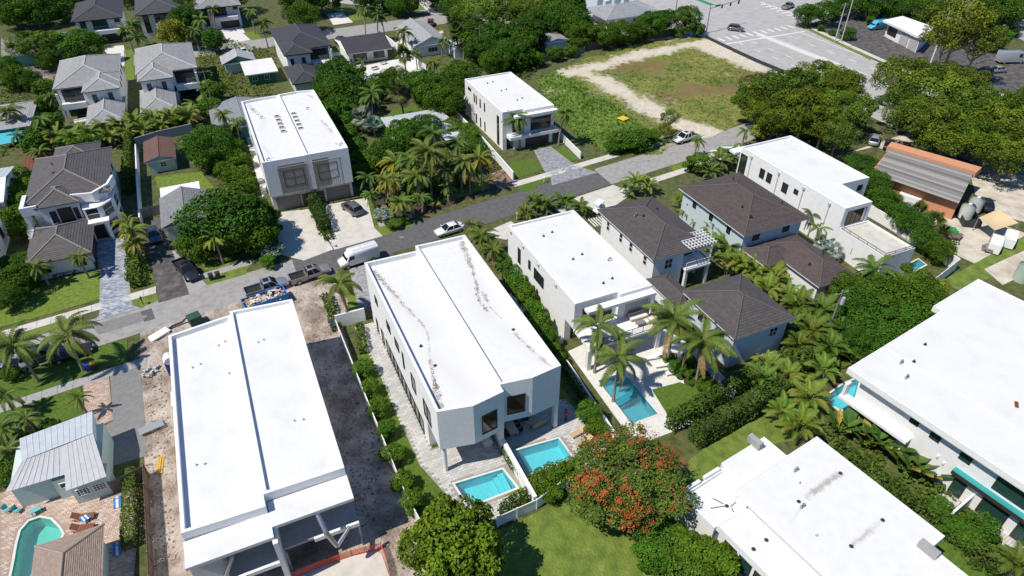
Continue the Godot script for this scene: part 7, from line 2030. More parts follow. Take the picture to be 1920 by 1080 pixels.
	grp("bush", "shrub", "glossy shrub at the glass doors of the big white house", "shrubs at the glass doors", [54.2, -15.1, 1.4, 1.7, 52.4, -14.9, 1.2, 1.4, 52.0, -16.0, 1.2, 1.4, 52.4, -18.0, 1.2, 1.3])
	grp("lush", "palm_clump", "palm clump at the paved corner of the big white house", "", [53.8, -11.2, 1.8, 2.0])
	grp("bush", "shrub", "leafy shrub in front of the stepped white house", "leafy shrubs before the stepped house", [26.5, -25.9, 1.8, 2.3, 27.4, -24.3, 1.8, 2.2, 28.4, -23.1, 2.0, 2.4, 29.6, -21.9, 1.8, 2.1, 25.0, -25.0, 1.6, 2.0, 26.8, -22.4, 1.8, 2.2])
	grp("bush", "shrub", "pale-stemmed shrub at the corner of the pool deck", "corner shrubs of the pool deck", [28.2, -42.0, 1.8, 1.5, 28.0, -40.0, 1.4, 1.3])

# ---------------------------------------------------------------- vehicles
# averages normals of faces that meet at less than the given angle
func smooth(m: MB, limit := 0.6):
	var at := {}
	for i in m.v.size():
		var k := Vector3i((m.v[i] * 500.0).round())
		if not at.has(k): at[k] = []
		at[k].append(i)
	var out := m.n.duplicate()
	for k in at:
		var l: Array = at[k]
		for i in l:
			var s := Vector3.ZERO
			for j in l:
				if m.n[i].dot(m.n[j]) > limit: s += m.n[j]
			out[i] = s.normalized()
	m.n = out

# stations: [x, y bottom, y top, half width]
func loft_body(m: MB, st: Array):
	var rings := []
	for s in st:
		var x: float = s[0]; var yb: float = s[1]; var yt: float = s[2]; var w: float = s[3]
		var hh := yt - yb
		var r := []
		for q in [[0.0, 0.0], [0.84, 0.0], [0.97, 0.16], [1.0, 0.45], [0.985, 0.78], [0.9, 0.95], [0.7, 1.0], [0.0, 1.03]]: r.append(Vector3(x, yb + hh * q[1], w * q[0]))
		for i in range(6, 0, -1): r.append(Vector3(r[i].x, r[i].y, -r[i].z))
		rings.append(r)
	var n: int = rings[0].size()
	for i in rings.size() - 1:
		for k in n:
			var l := (k + 1) % n
			m.quad(rings[i][k], rings[i + 1][k], rings[i + 1][l], rings[i][l])
	for k in range(1, n - 1):
		m.tri(rings[0][0], rings[0][k], rings[0][k + 1])
		var e: Array = rings[rings.size() - 1]
		m.tri(e[0], e[k + 1], e[k])

func cabin(t: Node3D, b: Array, tp: Array, y0: float, y1: float, wb: float, wt: float, paint: Material, glass: Material):
	# b: [rear x, front x] at the belt, tp: [rear x, front x] at the roof
	var B := [Vector3(b[0], y0, wb), Vector3(b[1], y0, wb), Vector3(b[1], y0, -wb), Vector3(b[0], y0, -wb)]
	var T := [Vector3(tp[0], y1, wt), Vector3(tp[1], y1, wt), Vector3(tp[1], y1, -wt), Vector3(tp[0], y1, -wt)]
	var names := ["side_window", "windshield", "side_window", "rear_window"]
	for i in 4:
		var j := (i + 1) % 4
		var g := MB.new()
		g.quad(B[i], B[j], T[j], T[i])
		lpart(t, names[i], g, glass)
	var r := MB.new()
	var up := Vector3(0, 0.06, 0)
	var k := []
	for i in 4: k.append(T[i].lerp((T[0] + T[2]) * 0.5, 0.1) + up)
	for i in 4:
		var j := (i + 1) % 4
		r.quad(T[i] - up * 0.4, T[j] - up * 0.4, T[j], T[i]); r.quad(T[i], T[j], k[j], k[i])
	r.quad(k[0], k[1], k[2], k[3])
	smooth(r, 0.5)
	lpart(t, "car_roof", r, paint)
	for i in 4:
		var p := MB.new()
		p.tube([B[i], T[i]], [0.045, 0.04], 5)
		lpart(t, "pillar", p, paint)
	for s in [-1.0, 1.0]:
		var p := MB.new()
		var f := 0.48
		p.tube([Vector3(lerpf(b[0], b[1], f), y0, wb * s * 1.005), Vector3(lerpf(tp[0], tp[1], f), y1, wt * s * 1.005)], [0.045, 0.04], 5)
		lpart(t, "pillar", p, paint)

var wheel_mesh := {}
func wheels(t: Node3D, xs: Array, half: float, r: float):
	if not wheel_mesh.has(r):
		var ty := MB.new()
		ty.tube([Vector3(0, 0, -0.12), Vector3(0, 0, -0.1), Vector3(0, 0, 0.1), Vector3(0, 0, 0.12)], [r * 0.9, r, r, r * 0.9], 16)
		var rm := MB.new()
		rm.tube([Vector3(0, 0, -0.126), Vector3(0, 0, 0.126)], [r * 0.62, r * 0.62], 12)
		wheel_mesh[r] = [ty.mesh(), rm.mesh()]
	for x in xs:
		for s in [-1.0, 1.0]:
			var w := part_mesh(t, "wheel", wheel_mesh[r][0], M.rubber)
			w.position = Vector3(x, r, s * half)
			part_mesh(w, "rim", wheel_mesh[r][1], M.galv)

func lamps(t: Node3D, xf: float, xr: float, y: float, half: float):
	for s in [-1.0, 1.0]:
		var a := MB.new()
		a.cbox(Vector3(xf, y, s * half), Vector3(0.16, 0.15, 0.36), 0.04)
		lpart(t, "headlight", a, M.headlamp)
		var b := MB.new()
		b.cbox(Vector3(xr, y + 0.08, s * half), Vector3(0.12, 0.18, 0.3), 0.03)
		lpart(t, "tail_light", b, M.taillamp)

func car(kind: String, called: String, label: String, at: Vector3, turn_deg: float, paint: Material, group := ""):
	var cat := "car"
	if kind == "pickup": cat = "pickup"
	elif kind == "van" or kind == "step": cat = "van"
	var t := thing(called, label, cat, at + Vector3(0, 0.05, 0), deg_to_rad(turn_deg), group)
	var m := MB.new()
	match kind:
		"sedan":
			loft_body(m, [[-2.42, 0.42, 0.8, 0.72], [-2.3, 0.3, 0.93, 0.84], [-1.6, 0.24, 0.98, 0.9], [-0.8, 0.22, 0.97, 0.91], [0.6, 0.22, 0.95, 0.91], [1.2, 0.24, 0.9, 0.9], [2.0, 0.28, 0.8, 0.85], [2.35, 0.36, 0.68, 0.72]])
			cabin(t, [-1.75, 1.05], [-1.1, 0.25], 0.95, 1.42, 0.84, 0.62, paint, M.carglass)
			wheels(t, [-1.42, 1.42], 0.8, 0.33); lamps(t, 2.2, -2.33, 0.62, 0.6)
		"suv":
			loft_body(m, [[-2.35, 0.45, 0.95, 0.78], [-2.2, 0.32, 1.08, 0.9], [-1.4, 0.26, 1.1, 0.94], [0.6, 0.26, 1.08, 0.94], [1.1, 0.28, 1.04, 0.93], [2.0, 0.32, 0.94, 0.88], [2.32, 0.4, 0.78, 0.74]])
			cabin(t, [-2.2, 1.15], [-1.85, 0.35], 1.07, 1.66, 0.88, 0.7, paint, M.carglass)
			wheels(t, [-1.4, 1.42], 0.83, 0.37); lamps(t, 2.18, -2.25, 0.76, 0.64)
			var rr := MB.new()
			for s in [-0.62, 0.62]: rr.box(Vector3(-0.75, 1.76, s), Vector3(1.9, 0.05, 0.05))
			lpart(t, "roof_rails", rr, M.dark)
		"pickup":
			loft_body(m, [[-0.62, 0.42, 1.12, 0.97], [0.4, 0.4, 1.12, 0.98], [1.5, 0.42, 1.1, 0.97], [2.4, 0.46, 1.04, 0.94], [2.88, 0.5, 0.86, 0.82]])
			cabin(t, [-0.55, 1.5], [-0.4, 0.75], 1.1, 1.78, 0.92, 0.74, paint, M.carglass)
			wheels(t, [-1.85, 1.85], 0.88, 0.4); lamps(t, 2.74, -2.84, 0.8, 0.72)
			var bd := MB.new()
			bd.cbox(Vector3(-1.75, 0.58, 0), Vector3(2.26, 0.36, 1.9), 0.03)
			for s in [-0.92, 0.92]: bd.cbox(Vector3(-1.75, 0.9, s), Vector3(2.26, 0.48, 0.1), 0.03)
			bd.cbox(Vector3(-2.83, 0.88, 0), Vector3(0.1, 0.5, 1.9), 0.03)
			lpart(t, "cargo_bed", bd, paint)
			var li := MB.new()
			li.box(Vector3(-1.75, 0.775, 0), Vector3(2.1, 0.02, 1.7))
			lpart(t, "bed_liner", li, M.rubber)
			var sr := MB.new()
			sr.box(Vector3(0.1, 1.85, 0), Vector3(0.7, 0.02, 0.8))
			lpart(t, "sunroof", sr, M.carglass)
		"van":
			loft_body(m, [[-2.95, 0.45, 2.3, 0.92], [-2.85, 0.35, 2.48, 0.98], [0.9, 0.35, 2.5, 0.98], [1.35, 0.36, 2.4, 0.97], [1.75, 0.36, 1.9, 0.96], [2.05, 0.38, 1.3, 0.95], [2.7, 0.42, 1.08, 0.9], [2.95, 0.48, 0.85, 0.8]])
			wheels(t, [-1.9, 2.0], 0.87, 0.36); lamps(t, 2.82, -2.92, 0.9, 0.68)
			var ws := MB.new()
			ws.quad(Vector3(2.08, 1.38, 0.84), Vector3(2.08, 1.38, -0.84), Vector3(1.46, 2.28, -0.74), Vector3(1.46, 2.28, 0.74))
			lpart(t, "windshield", ws, M.carglass)
			for s in [-1.0, 1.0]:
				var sw := MB.new()
				sw.box(Vector3(1.25, 1.7, s * 0.968), Vector3(0.8, 0.6, 0.04))
				lpart(t, "side_window", sw, M.carglass)
				var mi := MB.new()
				mi.cbox(Vector3(1.75, 1.45, s * 1.12), Vector3(0.12, 0.34, 0.22), 0.04)
				lpart(t, "mirror", mi, M.dark)
			for i in 5:
				var rb := MB.new()
				rb.box(Vector3(-0.9, 2.555, -0.6 + i * 0.3), Vector3(3.6, 0.03, 0.06))
				lpart(t, "roof_rib", rb, paint)
		"step":
			m.cbox(Vector3(-0.5, 1.75, 0), Vector3(5.4, 2.5, 2.2), 0.12)
			m.cbox(Vector3(2.75, 0.95, 0), Vector3(1.1, 0.95, 1.9), 0.15)
			wheels(t, [-1.9, 2.3], 0.95, 0.42); lamps(t, 3.28, -3.2, 0.95, 0.7)
			var ws := MB.new()
			ws.box(Vector3(2.22, 2.1, 0), Vector3(0.05, 0.95, 1.9))
			lpart(t, "windshield", ws, M.carglass)
			for s in [-1.0, 1.0]:
				var sw := MB.new()
				sw.box(Vector3(1.6, 2.1, s * 1.11), Vector3(0.8, 0.8, 0.04))
				lpart(t, "side_window", sw, M.carglass)
		"cart":
			m.cbox(Vector3(0, 0.45, 0), Vector3(2.3, 0.4, 1.15), 0.06)
			m.cbox(Vector3(0.85, 0.78, 0), Vector3(0.5, 0.4, 1.1), 0.1)
			m.cbox(Vector3(-0.35, 0.8, 0), Vector3(0.5, 0.3, 1.1), 0.05)
			wheels(t, [-0.8, 0.8], 0.5, 0.22)
			var rf := MB.new()
			rf.cbox(Vector3(-0.1, 1.85, 0), Vector3(1.7, 0.07, 1.2), 0.03)
			lpart(t, "canopy", rf, M.white)
			for q in [[0.65, 0.5], [0.65, -0.5], [-0.85, 0.5], [-0.85, -0.5]]:
				var ps := MB.new()
				ps.tube([Vector3(q[0], 0.6, q[1]), Vector3(q[0] * 0.95, 1.82, q[1])], [0.03, 0.03], 5)
				lpart(t, "canopy_post", ps, M.white)
	smooth(m, 0.55)
	lpart(t, "body", m, paint)
	if kind != "cart":
		var u := MB.new()
		u.box(Vector3(0, 0.32, 0), Vector3(3.4, 0.2, 1.5))
		lpart(t, "underbody", u, M.rubber)
	if kind == "sedan" or kind == "suv" or kind == "pickup":
		for s in [-1.0, 1.0]:
			var mi := MB.new()
			mi.cbox(Vector3(0.9 if kind != "pickup" else 1.3, 1.05 if kind == "sedan" else 1.2, s * 0.99), Vector3(0.14, 0.16, 0.2), 0.04)
			lpart(t, "mirror", mi, paint)

func build_vehicles():
	M.carglass = flat(0.012, 0.015, 0.018, 0.05)
	M.headlamp = flat(0.6, 0.62, 0.64, 0.1)
	M.taillamp = flat(0.3, 0.01, 0.012, 0.25)
	var paint := func(r: float, g: float, b: float, metal := 0.0) -> StandardMaterial3D:
		var m := flat(r, g, b, 0.35, metal)
		m.clearcoat_enabled = true
		m.clearcoat = 0.8
		m.clearcoat_roughness = 0.06
		return m
	var white: StandardMaterial3D = paint.call(0.75, 0.75, 0.74)
	var silver: StandardMaterial3D = paint.call(0.42, 0.44, 0.46, 0.4)
	var slate: StandardMaterial3D = paint.call(0.3, 0.34, 0.38, 0.4)
	var taupe: StandardMaterial3D = paint.call(0.33, 0.31, 0.28, 0.4)
	var black: StandardMaterial3D = paint.call(0.018, 0.019, 0.022)
	var navy: StandardMaterial3D = paint.call(0.03, 0.055, 0.09, 0.2)
	var grey: StandardMaterial3D = paint.call(0.14, 0.145, 0.15, 0.4)
	var red: StandardMaterial3D = paint.call(0.22, 0.02, 0.02)
	var blue: StandardMaterial3D = paint.call(0.08, 0.42, 0.6)
	var st := 7.1
	car("sedan", "white_sedan", "white sedan driving on the dark resurfaced street", Vector3(27.74, 0.0, -84.89), st + 180, white)
	car("van", "cargo_van", "tall white cargo van parked on the street by the angled duplex", Vector3(12.89, 0.0, -82.65), st + 180, white)
	car("pickup", "pickup_truck", "taupe pickup truck parked behind the white cargo van", Vector3(5.67, 0.0, -81.7), st, taupe)
	car("pickup", "pickup_truck", "slate blue pickup parked beside the blue dumpster", Vector3(-0.38, 0.0, -81.0), st, slate)
	car("pickup", "pickup_truck", "black pickup truck standing on the gravel beside the asphalt driveway", Vector3(-10.2, 0.0, -90.02), -72, black)
	car("sedan", "dark_sedan", "dark blue sedan parked deep in the shaded asphalt driveway", Vector3(-14.21, 0.0, -102.04), -80, navy)
	car("suv", "grey_suv", "grey crossover with dark roof on the concrete driveway of the screened duplex", Vector3(15.44, 0.0, -97.45), 108, grey)
	car("sedan", "silver_sedan", "silver blue sedan on the verge under the coconut palms", Vector3(-30.52, 0.0, -77.24), st, slate)
	car("suv", "blue_suv", "dark blue crossover parked on the street under the coconut palm", Vector3(-27.27, 0.0, -78.31), st, navy)
	car("sedan", "black_sedan", "black sedan parked ahead of the dark blue crossover", Vector3(-24.03, 0.0, -77.26), st, black)
	car("pickup", "pickup_truck", "white pickup truck parked at the edge of the empty lot", Vector3(81.53, 0.0, -97.49), st + 180, white)
	car("suv", "white_suv", "white crossover in the driveway beside the terrace house", Vector3(83.73, 0.0, -88.99), 160, white)
	car("suv", "grey_suv", "dark grey crossover turning at the crossing", Vector3(138.49, 0.0, -152.07), -50, grey)
	car("pickup", "pickup_truck", "brown pickup far along the crossing road", Vector3(168.9, 0.0, -164.34), 20, taupe)
	car("van", "blue_van", "light blue van parked beside the repair shop", Vector3(176.29, 0.0, -136.66), 175, blue)
	car("van", "blue_van", "second light blue van parked behind the repair shop", Vector3(190.31, 0.0, -142.25), 175, blue)
	car("suv", "silver_suv", "silver crossover parked under the large dark trees", Vector3(114.43, 0.0, -81.52), 35, silver)
	car("sedan", "black_sedan", "black sedan parked next to the silver crossover", Vector3(115.5, 0.0, -78.92), 35, black)
	car("sedan", "dark_red_sedan", "dark red sedan parked at the end of the orange building", Vector3(117.42, 0.0, -76.76), 35, red)
	car("sedan", "blue_sedan", "dark blue sedan in the shade behind the orange building", Vector3(119.88, 0.0, -69.69), 20, navy)
	car("suv", "black_suv", "black crossover in the shade of the trees by the orange parapet", Vector3(120.68, 0.0, -66.27), 20, black)
	car("step", "box_truck", "grey step van parked by the lawn across the wide road", Vector3(183.11, 0.0, -101.92), -22, silver)
	car("sedan", "silver_sedan", "silver sedan parked in front of the grey step van", Vector3(173.49, 0.0, -98.59), 168, silver)
	car("suv", "black_suv", "black crossover beside the silver sedan on the parking lot", Vector3(168.82, 0.0, -98.66), 168, black)
	car("sedan", "black_sedan", "black sedan parked beside the shade sails", Vector3(111.23, 0.0, -55.6), 40, black)
	car("suv", "red_suv", "red crossover parked on the back street by the bungalow", Vector3(61.63, 0.0, -193.23), 70, red)
	car("suv", "black_suv", "black crossover on the pale driveway across the back street", Vector3(70.6, 0.0, -215.84), 95, black)
	car("suv", "red_suv", "red crossover across the back street near the trees", Vector3(80.24, 0.0, -212.91), 10, red)
	car("sedan", "blue_sedan", "teal sedan beside the charcoal-roofed bungalow", Vector3(34.09, 0.0, -188.54), 60, navy)
	car("sedan", "white_sedan", "white sedan near the green cottage", Vector3(8.96, 0.0, -189.02), 100, white)
	car("cart", "golf_cart", "white golf cart beside the front pergola of the villa", Vector3(52.15, 0.0, -80.83), 30, white)

# ---------------------------------------------------------------- walls and fences
func masonry(called: String, label: String, pts: PackedVector2Array, h: float, thick: float, m: Material, cat := "wall"):
	var t := thing(called, label, cat, Vector3(pts[0].x, 0, pts[0].y))
	for i in pts.size() - 1:
		var a := pts[i]; var b := pts[i + 1]
		var d := (b - a).normalized()
		var s := Vector2(-d.y, d.x) * thick * 0.5
		var e := d * (thick * 0.5)
		solid(t, "wall_section", PackedVector2Array([a - e + s, b + (e if i == pts.size() - 2 else -e) + s, b + (e if i == pts.size() - 2 else -e) - s, a - e - s]), 0, h, m, false)
	return t

# posts with panels of separate boards
func board_fence(called: String, label: String, pts: PackedVector2Array, h: float, m: Material, bay := 2.4, board := 0.16, solid_panel := false):
	var t := thing(called, label, "fence", Vector3(pts[0].x, 0, pts[0].y))
	var boxes := {}
	for i in pts.size() - 1:
		var a := pts[i]; var b := pts[i + 1]
		var l := a.distance_to(b)
		var n := maxi(1, int(round(l / bay)))
		var ang := -atan2(b.y - a.y, b.x - a.x)
		for k in n + 1:
			if k == n and i < pts.size() - 2: continue
			var q := a.lerp(b, float(k) / n)
			boxpart(t, "post", Vector3(q.x, (h + 0.1) * 0.5, q.y), Vector3(0.14, h + 0.1, 0.14), m, ang)
		for k in n:
			var c := a.lerp(b, (k + 0.5) / n)
			var w := l / n - 0.16
			if solid_panel:
				boxpart(t, "panel", Vector3(c.x, h * 0.5, c.y), Vector3(w, h - 0.1, 0.05), m, ang)
				boxpart(t, "rail", Vector3(c.x, h + 0.0, c.y), Vector3(w, 0.09, 0.09), m, ang)
			else:
				var rl := MB.new()
				for y in [0.35, h - 0.35]: rl.box(Vector3(c.x, y, c.y), Vector3(w, 0.09, 0.05), ang)
				part(t, "rail", rl, m)
				var nb := int(w / board)
				var d := (b - a).normalized()
				for j in nb:
					var p := c + d * ((j + 0.5) * board - nb * board * 0.5)
					var bm := MB.new()
					var hh := h - rng.randf() * 0.06
					bm.box(Vector3(p.x - d.y * 0.04, hh * 0.5, p.y + d.x * 0.04), Vector3(board - 0.015, hh, 0.025), ang)
					part(t, "board", bm, m)
	return t

func build_walls_and_fences():
	board_fence("panel_fence", "white panel fence between the building site and the side lawn", V2([6.6, -68.9, 6.75, -55.0, 7.0, -40.0, 7.7, -34.0]), 1.5, M.white, 2.4, 0.2, true)
	masonry("garden_wall", "white wall at the head of the side garden of the angled duplex", V2([6.7, -69.3, 10.3, -69.3]), 2.0, 0.2, M.stucco)
	var gt := thing("metal_gate", "dark metal gate at the street end of the side path", "gate", Vector3(10.9, 0, -69.3))
	for i in 7: boxpart(gt, "slat", Vector3(10.9, 0.25 + i * 0.26, -69.3), Vector3(0.95, 0.2, 0.04), M.bronze)
	boxpart(gt, "frame", Vector3(10.42, 0.95, -69.3), Vector3(0.06, 1.9, 0.08), M.bronze)
	board_fence("panel_fence", "white panel fence behind the two turquoise pools", V2([14.0, -34.2, 18.2, -34.4, 22.5, -35.6, 26.5, -36.6]), 1.5, M.white, 2.2, 0.2, true)
	masonry("garden_wall", "low white wall between the angled duplex and the pool deck", V2([29.7, -66.0, 30.0, -50.0, 29.4, -38.0]), 1.3, 0.2, M.stucco)
	board_fence("panel_fence", "white panel fence beside the palms of the pool deck", V2([45.22, -47.28, 45.1, -42.69, 44.61, -38.0]), 1.6, M.white, 2.2, 0.2, true)
	masonry("garden_wall", "long white garden wall of the terrace house along the orange building's yard", V2([91.5, -74.0, 91.3, -62.0, 90.6, -45.5]), 2.0, 0.2, M.stucco)
	board_fence("panel_fence", "white panel fence closing the garden of the terrace house", V2([90.5, -45.3, 83.4, -43.5]), 1.9, M.white, 2.0, 0.2, true)
	masonry("garden_wall", "white garden wall along the left side of the garage house", V2([44.34, -128.61, 44.52, -112.11, 43.92, -96.53]), 1.7, 0.2, M.stucco)
	masonry("garden_wall", "short white wall right of the garage house driveway", V2([59.52, -108.0, 58.85, -99.02]), 1.4, 0.2, M.stucco)
	masonry("garden_wall", "white garden wall between the brown-grey villa and the shed", V2([-16.4, -136.0, -16.2, -120.0, -15.9, -106.5]), 1.8, 0.2, M.stucco)
	masonry("garden_wall", "grey garden wall behind the rusty-roofed shed", V2([-16.5, -138.96, -12.47, -140.6, -6.3, -141.69]), 1.8, 0.2, M.stucco_grey)
	masonry("garden_wall", "white wall at the side of the charcoal-roofed bungalow", V2([44.64, -186.91, 45.61, -178.25, 45.65, -165.5]), 2.0, 0.2, M.stucco)
	masonry("garden_wall", "white wall behind the palms of the paved yard", V2([46.51, -163.78, 47.45, -154.84]), 2.0, 0.2, M.stucco)
	board_fence("wooden_fence", "brown board fence between the brick patio and the building site", V2([-15.9, -54.2, -15.7, -46.0, -15.5, -36.0]), 1.9, M.wood)
	board_fence("wooden_fence", "brown board fence with gates beside the metal-roofed cottage", V2([-19.0, -53.2, -15.9, -54.0]), 1.8, M.wood)
	board_fence("wooden_fence", "grey board fence at the shaded end of the dark asphalt driveway", V2([-16.65, -109.22, -12.52, -109.55]), 1.8, M.wood_grey)
	board_fence("wooden_fence", "dark board fence along the far side of the empty lot", V2([88.78, -153.83, 105.22, -155.3, 120.8, -155.65]), 2.0, M.wood)
	board_fence("wooden_fence", "pale board fence by the weathered shed", V2([75.81, -150.51, 89.62, -152.49]), 1.6, M.wood_grey)
	var s := thing("silt_fence", "low black silt fence on stakes along the wide road", "fence", Vector3(127.04, 0.0, -133.67))
	var fp := V2([126.29, -149.94, 125.81, -138.5, 125.61, -127.96, 126.11, -117.59])
	for i in fp.size() - 1:
		var a := fp[i]; var b := fp[i + 1]
		var d := b - a
		boxpart(s, "fabric", Vector3((a.x + b.x) * 0.5, 0.5, (a.y + b.y) * 0.5), Vector3(d.length(), 0.8, 0.03), M.dark, -atan2(d.y, d.x))
		for k in 5:
			var q := a.lerp(b, k / 5.0)
			boxpart(s, "stake", Vector3(q.x, 0.55, q.y), Vector3(0.06, 1.1, 0.06), M.wood)
	# orange safety netting round the excavation
	var o := thing("safety_netting", "orange plastic safety netting round the new slab", "netting", Vector3(-0.27, 0.0, -36.64))
	var op := V2([-5.18, -36.81, -2.13, -36.92, 0.74, -36.81, 3.41, -36.42, 3.49, -34.94, 3.31, -32.81])
	for i in op.size() - 1:
		var a := op[i]; var b := op[i + 1]
		var l := a.distance_to(b)
		var ang := -atan2(b.y - a.y, b.x - a.x)
		var net := MB.new()
		for k in 6: net.box(Vector3((a.x + b.x) * 0.5, 0.12 + k * 0.17, (a.y + b.y) * 0.5), Vector3(l, 0.05, 0.015), ang)
		for k in int(l / 0.16):
			var q := a.lerp(b, (k + 0.5) * 0.16 / l)
			net.box(Vector3(q.x, 0.52, q.y), Vector3(0.04, 1.0, 0.012), ang)
		part(o, "net", net, M.orange, true)
		boxpart(o, "stake", Vector3(a.x, 0.6, a.y), Vector3(0.05, 1.2, 0.05), M.wood)

# ---------------------------------------------------------------- small things
func pole(called: String, label: String, at: Vector3, h: float, r: float, m: Material, arms := 0) -> Node3D:
	var t := thing(called, label, "pole", at)
	var p := MB.new()
	p.tube([Vector3.ZERO, Vector3(0, h, 0)], [r, r * 0.7], 10)
	lpart(t, "shaft", p, m)
	for i in arms:
		var b := MB.new()
		b.box(Vector3(0, h - 0.4 - i * 0.9, 0), Vector3(2.2, 0.12, 0.12))
		lpart(t, "crossarm", b, M.wood_grey)
		for x in [-0.9, 0.0, 0.9]:
			var s := MB.new()
			s.tube([Vector3(x, h - 0.34 - i * 0.9, 0), Vector3(x, h - 0.14 - i * 0.9, 0)], [0.06, 0.04], 6)
			lpart(t, "insulator", s, M.lightgrey)
	return t

func wire(label: String, a: Vector3, b: Vector3, sag: float):
	var t := thing("power_line", label, "cable", a)
	var m := MB.new()
	var pts := []; var rad := []
	for i in 13:
		var s := i / 12.0
		pts.append((b - a) * s + Vector3(0, -sag * 4.0 * s * (1.0 - s), 0))
		rad.append(0.025)
	m.tube(pts, rad, 4)
	lpart(t, "cable", m, M.dark)

func mailbox(label: String, at: Vector3, m: Material, group := ""):
	var t := thing("mailbox", label, "mailbox", at, 0.0, group)
	var p := MB.new()
	p.box(Vector3(0, 0.55, 0), Vector3(0.1, 1.1, 0.1))
	lpart(t, "post", p, m)
	var b := MB.new()
	var pr := PackedVector2Array()
	b.cbox(Vector3(0, 1.2, 0.08), Vector3(0.22, 0.24, 0.5), 0.09)
	lpart(t, "letter_box", b, m)

func bin(label: String, at: Vector3, m: Material, lid: Material, group := ""):
	var t := thing("wheeled_bin", label, "bin", at, 0.2, group)
	var b := MB.new()
	b.prism(PackedVector2Array([Vector2(-0.27, -0.3), Vector2(0.27, -0.3), Vector2(0.3, 0.32), Vector2(-0.3, 0.32)]), 0.08, 0.95, true, true)
	lpart(t, "tub", b, m)
	var l := MB.new()
	l.cbox(Vector3(0, 1.0, 0), Vector3(0.64, 0.1, 0.7), 0.05)
	lpart(t, "lid", l, lid)
	for s in [-0.25, 0.25]:
		var w := MB.new()
		w.tube([Vector3(s - 0.04, 0.12, -0.3), Vector3(s + 0.04, 0.12, -0.3)], [0.12, 0.12], 10)
		lpart(t, "wheel", w, M.rubber)

func lounger(label: String, at: Vector3, turn: float, frame: Material, cushion: Material, group := ""):
	var t := thing("sun_lounger", label, "lounger", at, turn, group)
	var f := MB.new()
	for s in [-0.3, 0.3]: f.box(Vector3(0, 0.28, s), Vector3(1.9, 0.07, 0.06))
	lpart(t, "frame", f, frame)
	for q in [[-0.8, 0.28], [-0.8, -0.28], [0.8, 0.28], [0.8, -0.28]]:
		var l := MB.new()
		l.box(Vector3(q[0], 0.13, q[1]), Vector3(0.07, 0.26, 0.07))
		lpart(t, "leg", l, frame)
	for i in 8:
		var s := MB.new()
		s.cbox(Vector3(-0.85 + i * 0.16, 0.34, 0), Vector3(0.14, 0.06, 0.62), 0.015)
		lpart(t, "slat", s, cushion)
	var b := MB.new()
	b.box(Vector3(0.68, 0.55, 0), Vector3(0.75, 0.07, 0.62), 0, Basis(Vector3.BACK, 0.62))
	lpart(t, "backrest", b, cushion)

func seat(called: String, label: String, cat: String, at: Vector3, turn: float, size: Vector3, m: Material, cush: Material):
	var t := thing(called, label, cat, at, turn)
	var b := MB.new()
	b.cbox(Vector3(0, 0.2, 0), Vector3(size.x, 0.22, size.z), 0.03)
	lpart(t, "base", b, m)
	var k := MB.new()
	k.cbox(Vector3(0, size.y * 0.5 + 0.15, -size.z * 0.42), Vector3(size.x, size.y * 0.8, size.z * 0.18), 0.05)
	lpart(t, "backrest", k, m)
	var n := maxi(1, int(size.x / 0.8))
	for i in n:
		var c := MB.new()
		c.cbox(Vector3((i + 0.5) * size.x / n - size.x * 0.5, 0.38, size.z * 0.06), Vector3(size.x / n - 0.03, 0.15, size.z * 0.78), 0.05)
		lpart(t, "cushion", c, cush)

func table(label: String, at: Vector3, turn: float, w: float, d: float, h: float, m: Material):
	var t := thing("patio_table", label, "table", at, turn)
	var tp := MB.new()
	tp.cbox(Vector3(0, h, 0), Vector3(w, 0.06, d), 0.015)
	lpart(t, "tabletop", tp, m)
	for sx in [-1.0, 1.0]:
		for sz in [-1.0, 1.0]:
			var l := MB.new()
			l.box(Vector3(sx * (w * 0.5 - 0.08), (h - 0.03) * 0.5, sz * (d * 0.5 - 0.08)), Vector3(0.07, h - 0.03, 0.07))
			lpart(t, "leg", l, m)

func chair(label: String, at: Vector3, turn: float, m: Material, group: String):
	var t := thing("patio_chair", label, "chair", at, turn, group)
	var s := MB.new()
	s.cbox(Vector3(0, 0.45, 0), Vector3(0.48, 0.06, 0.48), 0.015)
	lpart(t, "seat", s, m)
	var b := MB.new()
	b.cbox(Vector3(0, 0.72, -0.22), Vector3(0.48, 0.46, 0.05), 0.015)
	lpart(t, "backrest", b, m)
	for sx in [-0.2, 0.2]:
		for sz in [-0.2, 0.2]:
			var l := MB.new()
			l.box(Vector3(sx, 0.21, sz), Vector3(0.04, 0.42, 0.04))
			lpart(t, "leg", l, m)

